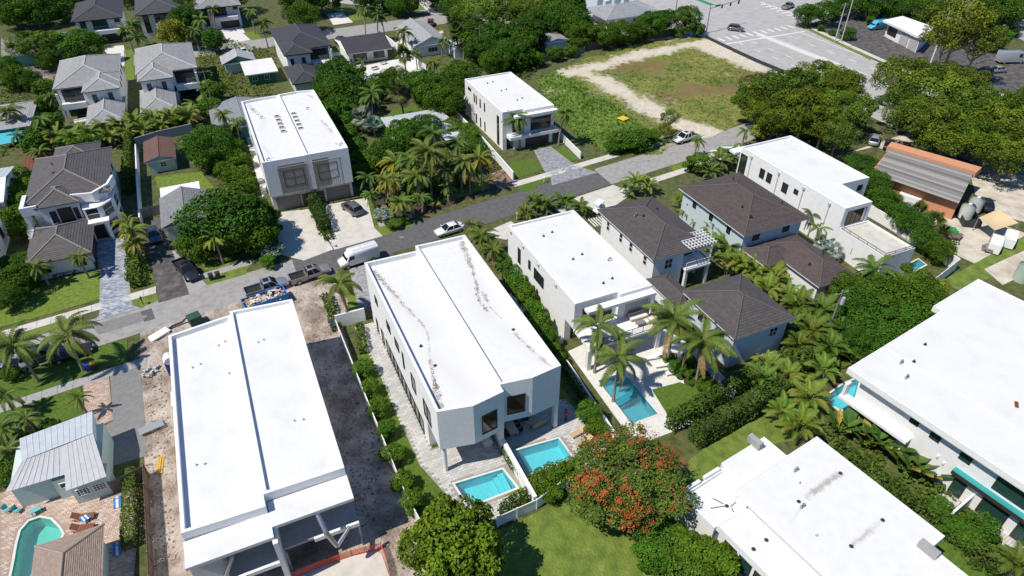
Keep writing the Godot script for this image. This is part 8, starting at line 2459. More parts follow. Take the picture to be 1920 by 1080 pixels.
# body surface: capsules joined smoothly, meshed as surface nets
func skin_body(bones: Array, cell: float, k: float, paint: Callable) -> MB:
	var lo := Vector3(9, 9, 9); var hi := Vector3(-9, -9, -9)
	for b in bones:
		for e in [[b[0], b[2]], [b[1], b[3]]]:
			lo = lo.min(e[0] - Vector3.ONE * (e[1] + cell * 3)); hi = hi.max(e[0] + Vector3.ONE * (e[1] + cell * 3))
	var nx := int((hi.x - lo.x) / cell) + 1; var ny := int((hi.y - lo.y) / cell) + 1; var nz := int((hi.z - lo.z) / cell) + 1
	var f := PackedFloat32Array(); f.resize(nx * ny * nz)
	for z in nz:
		for y in ny:
			for x in nx:
				var p := lo + Vector3(x, y, z) * cell
				var d := 9.0
				for b in bones:
					var ab: Vector3 = b[1] - b[0]
					var t := clampf((p - b[0]).dot(ab) / maxf(ab.length_squared(), 1e-6), 0, 1)
					var q: float = p.distance_to(b[0] + ab * t) - lerpf(b[2], b[3], t)
					var h := maxf(k - absf(d - q), 0.0) / k
					d = minf(d, q) - h * h * k * 0.25
				f[x + nx * (y + ny * z)] = d
	var vid := {}
	var vp := []
	for z in nz - 1:
		for y in ny - 1:
			for x in nx - 1:
				var s := Vector3.ZERO; var c := 0
				var base := x + nx * (y + ny * z)
				var cr := []
				for i in 8: cr.append(f[base + (i & 1) + nx * (((i >> 1) & 1) + ny * ((i >> 2) & 1))])
				for e in [[0, 1], [2, 3], [4, 5], [6, 7], [0, 2], [1, 3], [4, 6], [5, 7], [0, 4], [1, 5], [2, 6], [3, 7]]:
					if (cr[e[0]] < 0) != (cr[e[1]] < 0):
						var t: float = cr[e[0]] / (cr[e[0]] - cr[e[1]])
						var A := Vector3(e[0] & 1, (e[0] >> 1) & 1, e[0] >> 2); var B := Vector3(e[1] & 1, (e[1] >> 1) & 1, e[1] >> 2)
						s += A.lerp(B, t); c += 1
				if c > 0:
					vid[Vector3i(x, y, z)] = vp.size()
					vp.append(lo + (Vector3(x, y, z) + s / c) * cell)
	var m := MB.new()
	for z in range(1, nz - 1):
		for y in range(1, ny - 1):
			for x in range(1, nx - 1):
				var v0 := f[x + nx * (y + ny * z)]
				for ax in 3:
					var st: int = [1, nx, nx * ny][ax]
					var v1 := f[x + nx * (y + ny * z) + st]
					if (v0 < 0) == (v1 < 0): continue
					var u: Vector3i = [Vector3i(0, 1, 0), Vector3i(0, 0, 1), Vector3i(1, 0, 0)][ax]
					var w: Vector3i = [Vector3i(0, 0, 1), Vector3i(1, 0, 0), Vector3i(0, 1, 0)][ax]
					var c := Vector3i(x, y, z)
					var q := [vp[vid[c - u - w]], vp[vid[c - w]], vp[vid[c]], vp[vid[c - u]]]
					m.col = paint.call((q[0] + q[2]) * 0.5)
					if v0 < 0: m.quad(q[0], q[1], q[2], q[3])
					else: m.quad(q[3], q[2], q[1], q[0])
	smooth(m, -0.2)
	return m

func add_person(label: String, at: Vector3, turn: float):
	var t := thing("person", label, "person", at, turn)
	var L := func(x, y, z): return Vector3(x, y, z)
	var bones := [
		[Vector3(0, 1.0, 0), Vector3(0, 1.38, 0.03), 0.15, 0.17], [Vector3(-0.12, 1.42, 0.02), Vector3(0.12, 1.42, 0.02), 0.1, 0.1],
		[Vector3(0, 1.48, 0.03), Vector3(0, 1.58, 0.05), 0.06, 0.055], [Vector3(0, 1.64, 0.06), Vector3(0, 1.7, 0.05), 0.095, 0.1],
		[Vector3(0, 1.62, 0.15), Vector3(0, 1.6, 0.16), 0.02, 0.02],
		[Vector3(-0.08, 0.98, 0), Vector3(-0.1, 0.52, 0.03), 0.1, 0.07], [Vector3(-0.1, 0.52, 0.03), Vector3(-0.1, 0.09, -0.01), 0.068, 0.045], [Vector3(-0.1, 0.05, -0.03), Vector3(-0.11, 0.04, 0.15), 0.045, 0.035],
		[Vector3(0.08, 0.98, 0), Vector3(0.11, 0.53, 0.08), 0.1, 0.07], [Vector3(0.11, 0.53, 0.08), Vector3(0.11, 0.09, 0.02), 0.068, 0.045], [Vector3(0.11, 0.05, 0.0), Vector3(0.12, 0.04, 0.18), 0.045, 0.035],
		[Vector3(-0.2, 1.4, 0.02), Vector3(-0.28, 1.12, 0.02), 0.06, 0.048], [Vector3(-0.28, 1.12, 0.02), Vector3(-0.24, 0.92, 0.2), 0.046, 0.034],
		[Vector3(0.2, 1.4, 0.02), Vector3(0.28, 1.12, 0.0), 0.06, 0.048], [Vector3(0.28, 1.12, 0.0), Vector3(0.25, 0.9, 0.15), 0.046, 0.034]]
	for s in [-1.0, 1.0]:
		var w := Vector3(-0.24, 0.92, 0.2) if s < 0 else Vector3(0.25, 0.9, 0.15)
		bones.append([w, w + Vector3(0, -0.06, 0.06), 0.032, 0.03])
		for i in 4: bones.append([w + Vector3((i - 1.5) * 0.02, -0.07, 0.07), w + Vector3((i - 1.5) * 0.022, -0.13 - (0.012 if i == 1 or i == 2 else 0.0), 0.1), 0.011, 0.009])
		bones.append([w + Vector3(-s * 0.028, -0.03, 0.05), w + Vector3(-s * 0.05, -0.08, 0.09), 0.012, 0.01])
	var paint := func(p: Vector3) -> Color:
		if p.y > 1.5: return Color(0.38, 0.22, 0.15)
		if absf(p.x) > 0.19 and p.y < 1.2 and p.y > 0.7: return Color(0.38, 0.22, 0.15)
		if p.y > 0.94: return Color(0.6, 0.015, 0.015)
		if p.y > 0.1: return Color(0.02, 0.025, 0.045)
		return Color(0.05, 0.05, 0.05)
	lpart(t, "body", skin_body(bones, 0.028, 0.04, paint), vcol(0.8))
	var h := skin_body([[Vector3(0, 1.7, 0.03), Vector3(0, 1.74, 0.02), 0.108, 0.1], [Vector3(0, 1.64, -0.03), Vector3(0, 1.6, -0.03), 0.085, 0.06]], 0.025, 0.04, func(_p): return Color(0.03, 0.02, 0.015))
	lpart(t, "hair", h, vcol(0.9))

func build_details():
	pool_things()
	garden_things()
	site_things()
	street_things()

func pool_things():
	var pp := pool_polys()
	pool("swimming_pool", "turquoise pool with corner steps on the paver patio below the angled front", pp[0], M.pool_wall, 1.3, 0.06, [[16.4, 17.0, -39.9, -37.6, 0.35], [15.9, 16.4, -39.9, -37.6, 0.7]])
	pool("swimming_pool", "turquoise pool with two sun loungers at its edge", pp[1], M.pool_wall, 1.3, 0.06)
	pool("swimming_pool", "deep blue pool under the palms behind the white box house", pp[2], M.pool_deep, 1.5, 0.06)
	pool("kidney_pool", "green kidney-shaped pool on the pinkish brick patio", pp[3], M.pool_green, 1.4, 0.05)
	pool("plunge_pool", "small dark plunge pool at the end of the terrace house", pp[4], M.pool_deep, 1.2, 0.06)
	pool("swimming_pool", "turquoise pool at the garden end of the glass-fronted house", pp[5], M.pool_wall, 1.3, 0.06)

func garden_things():
	add_person("person in a red shirt standing beside the white patio column", Vector3(26.0, 0.07, -43.2), 0.6)
	for i in 2: lounger("cream sun lounger at the edge of the right turquoise pool", Vector3(26.3, 0.07, -40.9 + i * 1.4), 0.15, M.lightgrey, M.tan, "sun loungers at the right pool")
	for i in 3: lounger("white sun lounger in the row on the cream pool deck", Vector3(40.2 + i * 0.4, 0.07, -47.6 + i * 1.6), -0.2, M.white, M.white, "white sun loungers on the pool deck")
	table("long grey dining table under the overhang of the angled duplex", Vector3(19.9, 0.07, -44.3), 1.57, 2.2, 1.0, 0.75, M.lightgrey)
	for i in 3:
		chair("dark patio chair at the long grey dining table", Vector3(19.15, 0.07, -45.0 + i * 0.7), 1.57, M.dark, "dark chairs round the dining table")
		chair("dark patio chair at the long grey dining table", Vector3(20.7, 0.07, -45.0 + i * 0.7), -1.57, M.dark, "dark chairs round the dining table")
	seat("outdoor_sofa", "grey outdoor sofa under the overhang beside the white column", "sofa", Vector3(23.0, 0.07, -43.9), 3.3, Vector3(1.9, 0.7, 0.85), M.tan, M.lightgrey)
	seat("outdoor_armchair", "grey outdoor armchair facing the outdoor sofa", "armchair", Vector3(23.2, 0.07, -45.8), 0.2, Vector3(0.9, 0.7, 0.85), M.tan, M.lightgrey)
	var fp := thing("fire_bowl", "round pale fire bowl between the sofa and the dining table", "fire bowl", Vector3(21.9, 0.07, -45.0))
	var fb := MB.new()
	fb.tube([Vector3.ZERO, Vector3(0, 0.1, 0), Vector3(0, 0.45, 0)], [0.3, 0.42, 0.52], 18, false)
	lpart(fp, "bowl", fb, M.concrete_white)
	var fd := MB.new()
	fd.disc(Vector3(0, 0.38, 0), 0.46, 18)
	lpart(fp, "stones", fd, M.dark)
	# balcony lounge of the box house
	seat("outdoor_sofa", "white outdoor sofa at the back of the furnished balcony", "sofa", Vector3(40.3, 3.54, -51.5), 0.0, Vector3(2.4, 0.7, 0.85), M.tan, M.white)
	seat("outdoor_sofa", "white outdoor sofa at the balcony railing", "sofa", Vector3(41.6, 3.54, -50.2), -1.57, Vector3(1.6, 0.7, 0.8), M.tan, M.white)
	table("low coffee table on the furnished balcony", Vector3(39.9, 3.54, -50.3), 0.0, 1.2, 0.7, 0.4, M.wood_grey)
	# kayaks
	for i in 3:
		var k := thing("kayak", ["pink kayak on the grass behind the brown wing", "white kayak lying beside the pink one", "red kayak lying nearest the brown wing"][i], "kayak", Vector3(67.2 + i * 1.0, 0.06, -45.9 - i * 0.2), 0.5)
		var m := MB.new()
		m.tube([Vector3(-1.5, 0.2, 0), Vector3(-1.1, 0.2, 0), Vector3(-0.4, 0.2, 0), Vector3(0.4, 0.2, 0), Vector3(1.1, 0.2, 0), Vector3(1.5, 0.22, 0)], [0.03, 0.2, 0.32, 0.32, 0.2, 0.03], 10)
		lpart(k, "hull", m, [flat(0.5, 0.12, 0.16, 0.4), M.white, M.red][i])
		var c := MB.new()
		c.disc(Vector3(0, 0.525, 0), 0.26, 14, 0.7)
		lpart(k, "cockpit", c, M.dark)
	# brick patio
	for i in 2:
		lounger(["reddish wooden sun lounger beside the kidney pool, with a towel", "reddish wooden sun lounger next to the towelled one"][i], Vector3(-21.59, 0.0, -51.22) + Vector3(0.1, 0.06, i * 1.3), 2.9, M.wood_red, M.wood_red)
	var tw := thing("beach_towel", "striped blue and white towel thrown over a wooden lounger", "towel", Vector3(-21.57, 0.0, -50.9) + Vector3(0.2, 0.44, 0.0), 0.4)
	for i in 5:
		var sb := MB.new()
		sb.box(Vector3((i - 2) * 0.15, 0.02 * (i % 2), 0), Vector3(0.14, 0.03, 0.7), 0.05 * i)
		lpart(tw, "stripe", sb, M.royal if i % 2 == 0 else M.white)
	for i in 2:
		var b := thing("cornhole_board", ["blue and white cornhole board next to the box hedge by the cottage", "blue and white cornhole board next to the tan tiled house"][i], "game board", Vector3(-18.7, 0.0, -51.8) if i == 0 else Vector3(-18.62, 0.0, -46.27), 0.0)
		for s in 3:
			var pl := MB.new()
			pl.box(Vector3((s - 1) * 0.22, 0.2, 0), Vector3(0.215, 0.04, 1.25), 0, Basis(Vector3.RIGHT, 0.14))
			lpart(b, "panel", pl, M.white if s == 1 else M.royal)
		var ho := MB.new()
		ho.tube([Vector3(0, 0.26, -0.4), Vector3(0, 0.285, -0.4)], [0.09, 0.09], 12)
		lpart(b, "hole", ho, M.dark)
		var lg := MB.new()
		lg.box(Vector3(0, 0.12, -0.5), Vector3(0.6, 0.24, 0.05))
		lpart(b, "leg", lg, M.wood)
	ac_unit("white air-conditioning unit at the wall of the metal-roofed cottage", Vector3(-20.12, 0.0, -54.27), 0.15)
	ac_unit("grey air-conditioning unit between the two white houses", Vector3(31.3, 0, -55.0), 0.0)
	ac_unit("air-conditioning unit behind the blue-walled pavilion", Vector3(52.0, 0, -41.7), 0.0)
	ac_unit("second air-conditioning unit behind the blue-walled pavilion", Vector3(53.4, 0, -41.6), 0.0)
	table("small teal table on the brick patio", Vector3(-25.73, 0.0, -53.8) + Vector3(0, 0.05, 0), 0.3, 0.9, 0.6, 0.5, M.stucco_teal)
	for i in 2: chair("teal garden chair in the shade of the brick patio", Vector3(-28.27, 0.0, -55.08) + Vector3(i * 0.9, 0.05, i * 0.5), 0.8, M.stucco_teal, "teal garden chairs")
	# loggia furniture of the grey villa
	seat("outdoor_sofa", "white sofa in the loggia of the grey-tiled villa", "sofa", Vector3(-27.0, 0.1, -156.0), 0.2, Vector3(2.4, 0.7, 0.9), M.white, M.offwhite)
	for i in 3: table(["grey table on the white paved yard", "dark table on the white paved yard", "low table on the white paved yard"][i], Vector3(35.79, 0.0, -165.58) + Vector3(i * 3.0 - 2.0, 0.06, (i % 2) * 3.0), 0.3, 1.6, 0.8, 0.6, [M.lightgrey, M.dark, M.wood_grey][i])
	var tp := thing("yellow_sheet", "yellow plywood sheet lying in the weeds of the empty lot", "sheet", Vector3(75.79, 0.0, -111.27), 0.3)
	boxpart(tp, "board", Vector3(0, 0.4, 0), Vector3(1.9, 0.05, 1.9), M.yellow)
	for q in [[-0.8, -0.8], [0.8, -0.8], [0.8, 0.8], [-0.8, 0.8]]: boxpart(tp, "block", Vector3(q[0], 0.19, q[1]), Vector3(0.2, 0.37, 0.2), M.wood)
	var tq := thing("yellow_sheet", "yellow plywood sheet on blocks beside the dark trees", "sheet", Vector3(112.72, 0.0, -115.87), 0.2)
	boxpart(tq, "board", Vector3(0, 0.4, 0), Vector3(2.6, 0.05, 1.6), M.yellow)
	for q in [[-1.1, -0.6], [1.1, -0.6], [1.1, 0.6], [-1.1, 0.6]]: boxpart(tq, "block", Vector3(q[0], 0.19, q[1]), Vector3(0.2, 0.37, 0.2), M.wood)

func ac_unit(label: String, at: Vector3, turn: float):
	var t := thing("air_conditioner", label, "air conditioner", at, turn)
	var b := MB.new()
	b.cbox(Vector3(0, 0.42, 0), Vector3(0.95, 0.8, 0.8), 0.03)
	lpart(t, "casing", b, M.offwhite)
	var f := MB.new()
	f.tube([Vector3(0, 0.82, 0), Vector3(0, 0.85, 0)], [0.33, 0.31], 14)
	lpart(t, "fan_grille", f, M.grey)

func site_things():
	# open dumpster full of rubble
	var t := thing("dumpster", "blue open-top dumpster full of boards and rubble at the kerb", "dumpster", Vector3(-0.96, 0.0, -77.88), deg_to_rad(10))
	for s in [[0, 1.1, 5.6, 0.08], [0, -1.1, 5.6, 0.08], [2.8, 0, 0.08, 2.28], [-2.8, 0, 0.08, 2.28]]: boxpart(t, "side", Vector3(s[0], 0.75, s[1]), Vector3(s[2], 1.5, s[3]), M.royal)
	boxpart(t, "floor", Vector3(0, 0.12, 0), Vector3(5.5, 0.12, 2.1), M.royal)
	for i in 9:
		var r := MB.new()
		r.box(Vector3(-2.5 + i * 0.62, 0.75, 1.17), Vector3(0.08, 1.4, 0.08))
		lpart(t, "rib", r, M.royal)
	var db := MB.new()
	for i in 160:
		var c: Color = [Color(0.5, 0.36, 0.2), Color(0.6, 0.55, 0.48), Color(0.3, 0.2, 0.12), Color(0.7, 0.7, 0.68)][rng.randi() % 4]
		db.col = c
		db.box(Vector3(rng.randf_range(-2.4, 2.4), rng.randf_range(0.7, 1.5), rng.randf_range(-0.9, 0.9)), Vector3(rng.randf_range(0.2, 1.3), rng.randf_range(0.04, 0.2), rng.randf_range(0.08, 0.4)), 0, Basis.from_euler(Vector3(rng.randf_range(-0.4, 0.4), rng.randf() * TAU, rng.randf_range(-0.4, 0.4))))
	part(t, "rubble", db, vcol(0.9), true, true)
	var p := thing("portable_toilet", "blue portable toilet with white roof at the edge of the building site", "toilet", Vector3(-12.9, 0.04, -69.2), 0.1)
	boxpart(p, "cabin", Vector3(0, 1.05, 0), Vector3(1.1, 2.1, 1.1), M.blue)
	boxpart(p, "door", Vector3(-0.56, 1.0, 0), Vector3(0.04, 1.8, 0.8), M.sky_blue)
	var rf := MB.new()
	rf.tube([Vector3(0, 2.16, -0.58), Vector3(0, 2.16, 0.58)], [0.5, 0.5], 12)
	rf.box(Vector3(0, 2.12, 0), Vector3(1.16, 0.1, 1.16))
	lpart(p, "domed_roof", rf, M.white)
	var gb := thing("green_container", "dark green plastic container on the site kerb", "container", Vector3(-9.85, 0.0, -77.75), 0.3)
	boxpart(gb, "tub", Vector3(0, 0.6, 0), Vector3(1.5, 1.2, 1.3), flat(0.02, 0.06, 0.045, 0.6))
	boxpart(gb, "lid", Vector3(0, 1.25, 0), Vector3(1.6, 0.12, 1.4), flat(0.025, 0.075, 0.055, 0.6))
	var wb := thing("sheet_stack", "stack of white boards lying on the site kerb", "boards", Vector3(-14.4, 0.0, -77.04), 0.35)
	for i in 4: boxpart(wb, "board", Vector3(i * 0.1, 0.08 + i * 0.09, 0.1 * (i % 2)), Vector3(2.2, 0.08, 1.2), M.white, 0.08 * i)
	var bt := thing("drain_pipe", "black corrugated pipe heaped on the site kerb", "pipe", Vector3(-11.97, 0.0, -78.0))
	var bp := MB.new()
	bp.tube([Vector3(-1.6, 0.2, 0.5), Vector3(-0.6, 0.3, 0), Vector3(0.6, 0.35, -0.3), Vector3(1.2, 0.8, -0.4), Vector3(1.8, 0.2, 0.1)], [0.14, 0.14, 0.14, 0.14, 0.14], 8)
	lpart(bt, "hose", bp, M.dark)
	var cb := thing("block_pile", "pile of grey concrete blocks beside the portable toilet", "blocks", Vector3(-15.4, 0.0, -70.09))
	for i in 22:
		var b := MB.new()
		b.cbox(Vector3(rng.randf_range(-0.9, 0.9), 0.14 + rng.randf() * 0.35, rng.randf_range(-0.8, 0.8)), Vector3(0.4, 0.2, 0.2), 0.01, rng.randf() * TAU)
		lpart(cb, "block", b, M.lightgrey)
	var yl := thing("timber_stack", "yellow timber planks lying on the dirt beside the unfinished duplex", "timber", Vector3(-14.77, 0.0, -55.07), 1.45)
	for i in 5: boxpart(yl, "plank", Vector3(rng.randf_range(-0.1, 0.1), 0.08 + (i / 3) * 0.09, (i % 3 - 1) * 0.2), Vector3(2.2, 0.08, 0.18), flat(0.6, 0.36, 0.06, 0.8))
	var gp := thing("fence_panel", "grey corrugated panel lying against the site fence", "panel", Vector3(-15.47, 0.0, -60.63), 0.2)
	for i in 9: boxpart(gp, "rib", Vector3(0, 0.25 + i * 0.03, -0.6 + i * 0.15), Vector3(2.5, 0.04, 0.13), M.galv)
	var bu := thing("blue_drum", "bright blue plastic drum on the dirt beside the white wall", "drum", Vector3(6.22, 0.0, -69.65))
	var bd := MB.new()
	bd.tube([Vector3(0, 0, 0), Vector3(0, 0.1, 0), Vector3(0, 0.8, 0), Vector3(0, 0.9, 0)], [0.28, 0.32, 0.32, 0.28], 14)
	lpart(bu, "drum", bd, flat(0.01, 0.05, 0.6, 0.4))
	var bl := MB.new()
	bl.tube([Vector3(0.1, 0.9, 0.1), Vector3(0.1, 0.94, 0.1)], [0.06, 0.06], 10)
	lpart(bu, "cap", bl, M.dark)
	var rb := MB.new()
	var site := V2([2.59, -74.04, 7.18, -69.33, 6.93, -52.59, 7.03, -40.08, 7.32, -35.24, 2.77, -37.0, 2.09, -41.33, 2.92, -61.8])
	var site2 := V2([-16.26, -71.48, -13.69, -70.32, -13.5, -56.16, -13.63, -42.4, -15.8, -43.39, -16.15, -61.35])
	for pl in [site, site2]:
		var bb := bounds(pl)
		for i in (1500 if pl == site else 500):
			var rp := bb.position + Vector2(rng.randf() * bb.size.x, rng.randf() * bb.size.y)
			if not Geometry2D.is_point_in_polygon(rp, pl): continue
			var k := rng.randf_range(0.14, 0.5)
			rb.col = Color(k, k * 0.8, k * 0.65)
			var sz := rng.randf_range(0.04, 0.16) * (2.0 if rng.randf() < 0.04 else 1.0)
			rb.box(Vector3(rp.x, 0.03 + sz * 0.2, rp.y), Vector3(sz * rng.randf_range(0.8, 1.8), sz * 0.7, sz), 0, Basis.from_euler(Vector3(rng.randf_range(-0.4, 0.4), rng.randf() * TAU, rng.randf_range(-0.4, 0.4))))
	var ro := MeshInstance3D.new()
	ro.name = "rubble"; ro.mesh = rb.mesh(); ro.material_override = vcol(0.95)
	add_child(ro)
	ro.set_meta("kind", "stuff"); ro.set_meta("label", "stones and clods strewn over the building site"); ro.set_meta("category", "rubble")
	var dm := thing("dirt_mound", "low mound of pale dirt beside the street palm", "mound", Vector3(4.31, 0.0, -73.87))
	var dp := MB.new()
	var n := 18
	for i in n:
		for j in 4:
			var pt := func(ii, jj): 
				var a: float = TAU * ii / n
				var r: float = 1.9 * (1.0 - jj / 4.0) * (1.0 + 0.2 * sin(a * 3.0))
				return Vector3(cos(a) * r, 0.55 * sin(jj / 4.0 * PI * 0.5), sin(a) * r)
			dp.quad(pt.call(i + 1, j), pt.call(i, j), pt.call(i, j + 1), pt.call(i + 1, j + 1))
	smooth(dp, 0.2)
	lpart(dm, "heap", dp, M.dirt)
	for i in 2: bin(["black wheeled bin at the kerb by the black pickup", "second black wheeled bin at the kerb by the black pickup"][i], Vector3(-7.18, 0.0, -87.23) + Vector3(i * 0.9, 0, 0.2), M.dark, M.dark)
	bin("blue wheeled bin under the coconut palm", Vector3(-22.07, 0.0, -73.71), M.blue, M.blue)
	bin("dark wheeled bin with yellow lid under the coconut palm", Vector3(-21.56, 0.0, -73.68), M.dark, M.yellow)

func street_things():
	mailbox("black mailbox on the small verge by the paver driveway", Vector3(-16.06, 0.0, -84.85), M.black)
	mailbox("white mailbox between the two concrete driveways", Vector3(10.05, 0.0, -88.28), M.white)
	mailbox("white mailbox on the verge before the garage house", Vector3(48.46, 0.0, -93.38), M.white)
	mailbox("white mailbox at the corner of the box house driveway", Vector3(38.91, 0.0, -84.06), M.white)
	mailbox("white mailbox on the verge by the white crossover", Vector3(74.49, 0.0, -87.18), M.white)
	pole("utility_pole", "tall white utility pole in front of the orange building's trees", Vector3(165.29, 0.0, -109.99), 12.0, 0.22, M.offwhite, 1)
	pole("utility_pole", "concrete pole beside the verge of the dark parking lot", Vector3(156.26, 0.0, -132.7), 10.0, 0.17, M.lightgrey, 1)
	pole("utility_pole", "second concrete pole beside the verge of the dark parking lot", Vector3(158.21, 0.0, -132.33), 13.0, 0.17, M.lightgrey, 1)
	pole("utility_pole", "grey pole at the edge of the parking lot with the step van", Vector3(174.69, 0.0, -104.86), 9.0, 0.15, M.wood_grey, 1)
	pole("utility_pole", "grey pole on the back street verge", Vector3(72.6, 0.0, -193.69), 9.0, 0.14, M.wood_grey, 1)
	pole("utility_pole", "wooden pole in the yard behind the grey bungalow", Vector3(61.95, 0.0, -155.91), 9.0, 0.14, M.wood_grey, 1)
	pole("utility_pole", "pale pole by the areca screen of the grey villa", Vector3(-1.41, 0.0, -154.16), 8.0, 0.12, M.wood_grey, 1)
	pole("lamp_post", "thin lamp post by the round trees of the back street", Vector3(-2.02, 0.0, -213.46), 6.0, 0.09, M.lightgrey)
	pole("utility_pole", "tall pole beside the round tree at the crossing", Vector3(125.58, 0.0, -163.68), 11.0, 0.16, M.wood_grey, 1)
	var tp := pole("utility_pole", "leaning pole with a grey transformer in the lush garden", Vector3(61.82, 0.0, -41.4), 8.0, 0.15, M.wood_grey, 1)
	var tm := MB.new()
	tm.tube([Vector3(0.35, 6.0, 0.2), Vector3(0.35, 6.1, 0.2), Vector3(0.35, 6.9, 0.2), Vector3(0.35, 7.0, 0.2)], [0.2, 0.27, 0.27, 0.2], 12)
	lpart(tp, "transformer", tm, M.lightgrey)
	# signal mast over the crossing
	var s := thing("signal_mast", "grey traffic signal mast reaching over the crossing", "traffic signal", Vector3(129.64, 0.0, -153.85))
	var p := MB.new()
	p.tube([Vector3.ZERO, Vector3(0, 7.2, 0)], [0.2, 0.15], 10)
	lpart(s, "pole", p, M.galv)
	var a := MB.new()
	a.tube([Vector3(0, 6.6, 0), Vector3(13, 7.0, -3.0)], [0.13, 0.07], 8)
	lpart(s, "mast_arm", a, M.galv)
	for i in 3:
		var q := Vector3(5.0 + i * 3.6, 6.4, -1.15 - i * 0.83)
		var h := MB.new()
		h.cbox(q, Vector3(0.35, 1.0, 0.3), 0.04)
		var hn := lpart(s, "signal_head", h, M.dark)
		for k in 3:
			var l := MB.new()
			l.tube([q + Vector3(0, 0.3 - k * 0.3, 0.15), q + Vector3(0, 0.3 - k * 0.3, 0.2)], [0.1, 0.1], 10)
			sub(hn, s, "lens", l, [M.red, M.yellow, M.green][k])
	var sg := MB.new()
	sg.box(Vector3(3.0, 6.9, -0.6), Vector3(2.2, 0.5, 0.05), 0.2)
	lpart(s, "street_sign", sg, M.green)
	# overhead lines at the wide road
	for i in 3:
		wire(["overhead line on the road side of the parking lot verge", "middle overhead line along the parking lot verge", "overhead line on the lot side of the parking lot verge"][i], Vector3(158.21, 0.0, -132.33) + Vector3(-0.9 + i * 0.9, 12.5, 0), Vector3(165.29, 0.0, -109.99) + Vector3(-0.9 + i * 0.9, 11.7, 0), 0.8)
	wire("overhead line leaving the tall white utility pole", Vector3(165.29, 0.0, -109.99) + Vector3(0.9, 11.7, 0), Vector3(161.94, 0.0, -75.35) + Vector3(0, 11.5, 0), 0.8)
	wire("overhead line reaching the crossing", Vector3(158.21, 0.0, -132.33) + Vector3(0, 12.5, 0), Vector3(166.91, 0.0, -192.08) + Vector3(0, 12, 0), 1.0)
	# roadside sign on the parking lot
	var rs := thing("sign_board", "blue and white sign board at the parking lot entrance", "sign", Vector3(163.31, 0.0, -96.78))
	boxpart(rs, "post", Vector3(0, 1.0, 0), Vector3(0.15, 2.0, 0.15), M.white)
	boxpart(rs, "board", Vector3(0, 2.4, 0), Vector3(1.9, 1.3, 0.14), M.royal, 0.5)
	boxpart(rs, "lower_board", Vector3(0, 1.3, 0), Vector3(1.6, 0.7, 0.13), M.white, 0.5)
	# yard of the orange building
	for i in 2:
		var w := thing("water_tank", ["translucent white water tank in the black tray beside the sails", "white water tank in the black tray, next to the black sedan"][i], "tank", Vector3(104.33, 0.0, -54.44) if i == 0 else Vector3(107.56, 0.0, -55.36))
		var m := MB.new()
		m.tube([Vector3(0, 0.5, 0), Vector3(0, 2.5, 0), Vector3(0, 2.8, 0), Vector3(0, 2.9, 0)], [1.05, 1.05, 0.8, 0.3], 20)
		lpart(w, "tank", m, flat(0.55, 0.6, 0.56, 0.4))
		var l := MB.new()
		l.tube([Vector3(0, 2.9, 0), Vector3(0, 3.0, 0)], [0.28, 0.26], 12)
		lpart(w, "lid", l, M.white)
	var tr := thing("black_tray", "black open trailer body holding the white water tanks", "trailer", Vector3(104.65, 0.0, -54.11), 0.9)
	for q in [[0, 1.2, 4.8, 0.1], [0, -1.2, 4.8, 0.1], [2.4, 0, 0.1, 2.5], [-2.4, 0, 0.1, 2.5]]: boxpart(tr, "side", Vector3(q[0], 0.65, q[1]), Vector3(q[2], 1.1, q[3]), M.dark)
	boxpart(tr, "floor", Vector3(0, 0.3, 0), Vector3(4.7, 0.1, 2.3), M.dark)
	var sl := thing("shade_sail", "tan shade sail stretched over the yard beside the black sedan", "shade sail", Vector3(108.71, 0.0, -51.91))
	var sp := [Vector3(102.61, 2.4, -51.55), Vector3(106.63, 3.0, -51.46), Vector3(106.33, 2.6, -47.78), Vector3(101.76, 2.2, -48.21)]
	var sm := MB.new()
	var o := sl.position
	for i in 8:
		for j in 8:
			var f := func(u: float, v: float) -> Vector3:
				var pt: Vector3 = sp[0].lerp(sp[1], u).lerp(sp[3].lerp(sp[2], u), v)
				return pt - o + Vector3(0, -0.5 * sin(u * PI) * sin(v * PI), 0)
			sm.quad(f.call(i / 8.0, (j + 1) / 8.0), f.call((i + 1) / 8.0, (j + 1) / 8.0), f.call((i + 1) / 8.0, j / 8.0), f.call(i / 8.0, j / 8.0))
	smooth(sm, 0.3)
	lpart(sl, "fabric", sm, flat(0.62, 0.47, 0.27, 0.85))
	for q in sp:
		var pm := MB.new()
		pm.tube([Vector3(q.x - o.x, 0, q.z - o.z), Vector3(q.x - o.x, q.y + 0.1, q.z - o.z)], [0.06, 0.05], 8)
		lpart(sl, "pole", pm, M.galv)
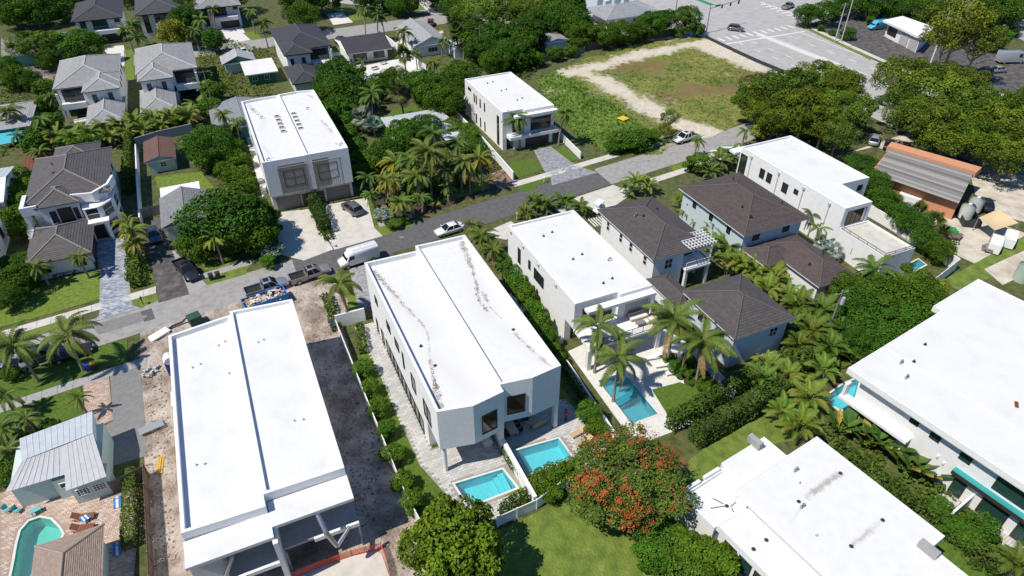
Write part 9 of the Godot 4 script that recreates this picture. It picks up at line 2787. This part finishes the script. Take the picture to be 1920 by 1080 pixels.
	for i in 3:
		var u := thing("storage_unit", ["white storage trailer along the lane", "second white storage trailer along the lane", "white cargo box behind the orange building"][i], "trailer", [Vector3(103.91, 0.0, -46.74), Vector3(100.61, 0.0, -46.63), Vector3(100.38, 0.0, -61.67)][i], deg_to_rad([28, 28, -65][i]))
		boxpart(u, "box", Vector3(0, 1.0, 0), Vector3(3.4, 1.5, 1.6), M.white)
		for x in [-0.8, 0.8]: boxpart(u, "support", Vector3(x, 0.13, 0), Vector3(0.4, 0.25, 1.4), M.dark)
	for i in 5:
		var h := thing("material_heap", ["blue tarp heap beside the orange building", "heap of dark materials beside the orange building", "stack of pallets in the yard of the water tanks", "green hose coil in the yard of the water tanks", "stack of timber by the lane fence"][i], "heap", [Vector3(98.2, 0.0, -58.49), Vector3(98.85, 0.0, -60.06), Vector3(97.99, 0.0, -51.06), Vector3(98.86, 0.0, -52.01), Vector3(99.47, 0.0, -46.83)][i], 0.4)
		for k in 6: boxpart(h, "piece", Vector3(rng.randf_range(-0.6, 0.6), 0.2 + k * 0.13, rng.randf_range(-0.5, 0.5)), Vector3(rng.randf_range(0.8, 1.8), 0.22, rng.randf_range(0.5, 1.1)), [M.blue, M.grey, M.wood, M.green, M.wood_grey][i], rng.randf() * TAU)
	var gt := thing("storage_tank", "pale green upright tank at the end of the lane", "tank", Vector3(96.82, 0.0, -39.86))
	var gm := MB.new()
	gm.tube([Vector3.ZERO, Vector3(0, 2.6, 0), Vector3(0, 2.9, 0)], [1.0, 1.0, 0.6], 18)
	lpart(gt, "shell", gm, flat(0.4, 0.5, 0.42, 0.5))
	boxpart(gt, "hatch", Vector3(gt.position.x, 2.95, gt.position.z), Vector3(0.5, 0.14, 0.5), M.lightgrey)
	var um := thing("umbrella", "closed blue parasol leaning by the orange building", "umbrella", Vector3(98.33, 0.0, -57.88))
	var ub := MB.new()
	ub.tube([Vector3(0, 0.6, 0), Vector3(0.2, 1.2, 0), Vector3(0.6, 2.4, 0)], [0.1, 0.22, 0.05], 9)
	lpart(um, "folded_canopy", ub, M.blue)
	var us := MB.new()
	us.tube([Vector3(-0.1, 0, 0), Vector3(0.62, 2.5, 0)], [0.03, 0.03], 6)
	lpart(um, "shaft", us, M.white)
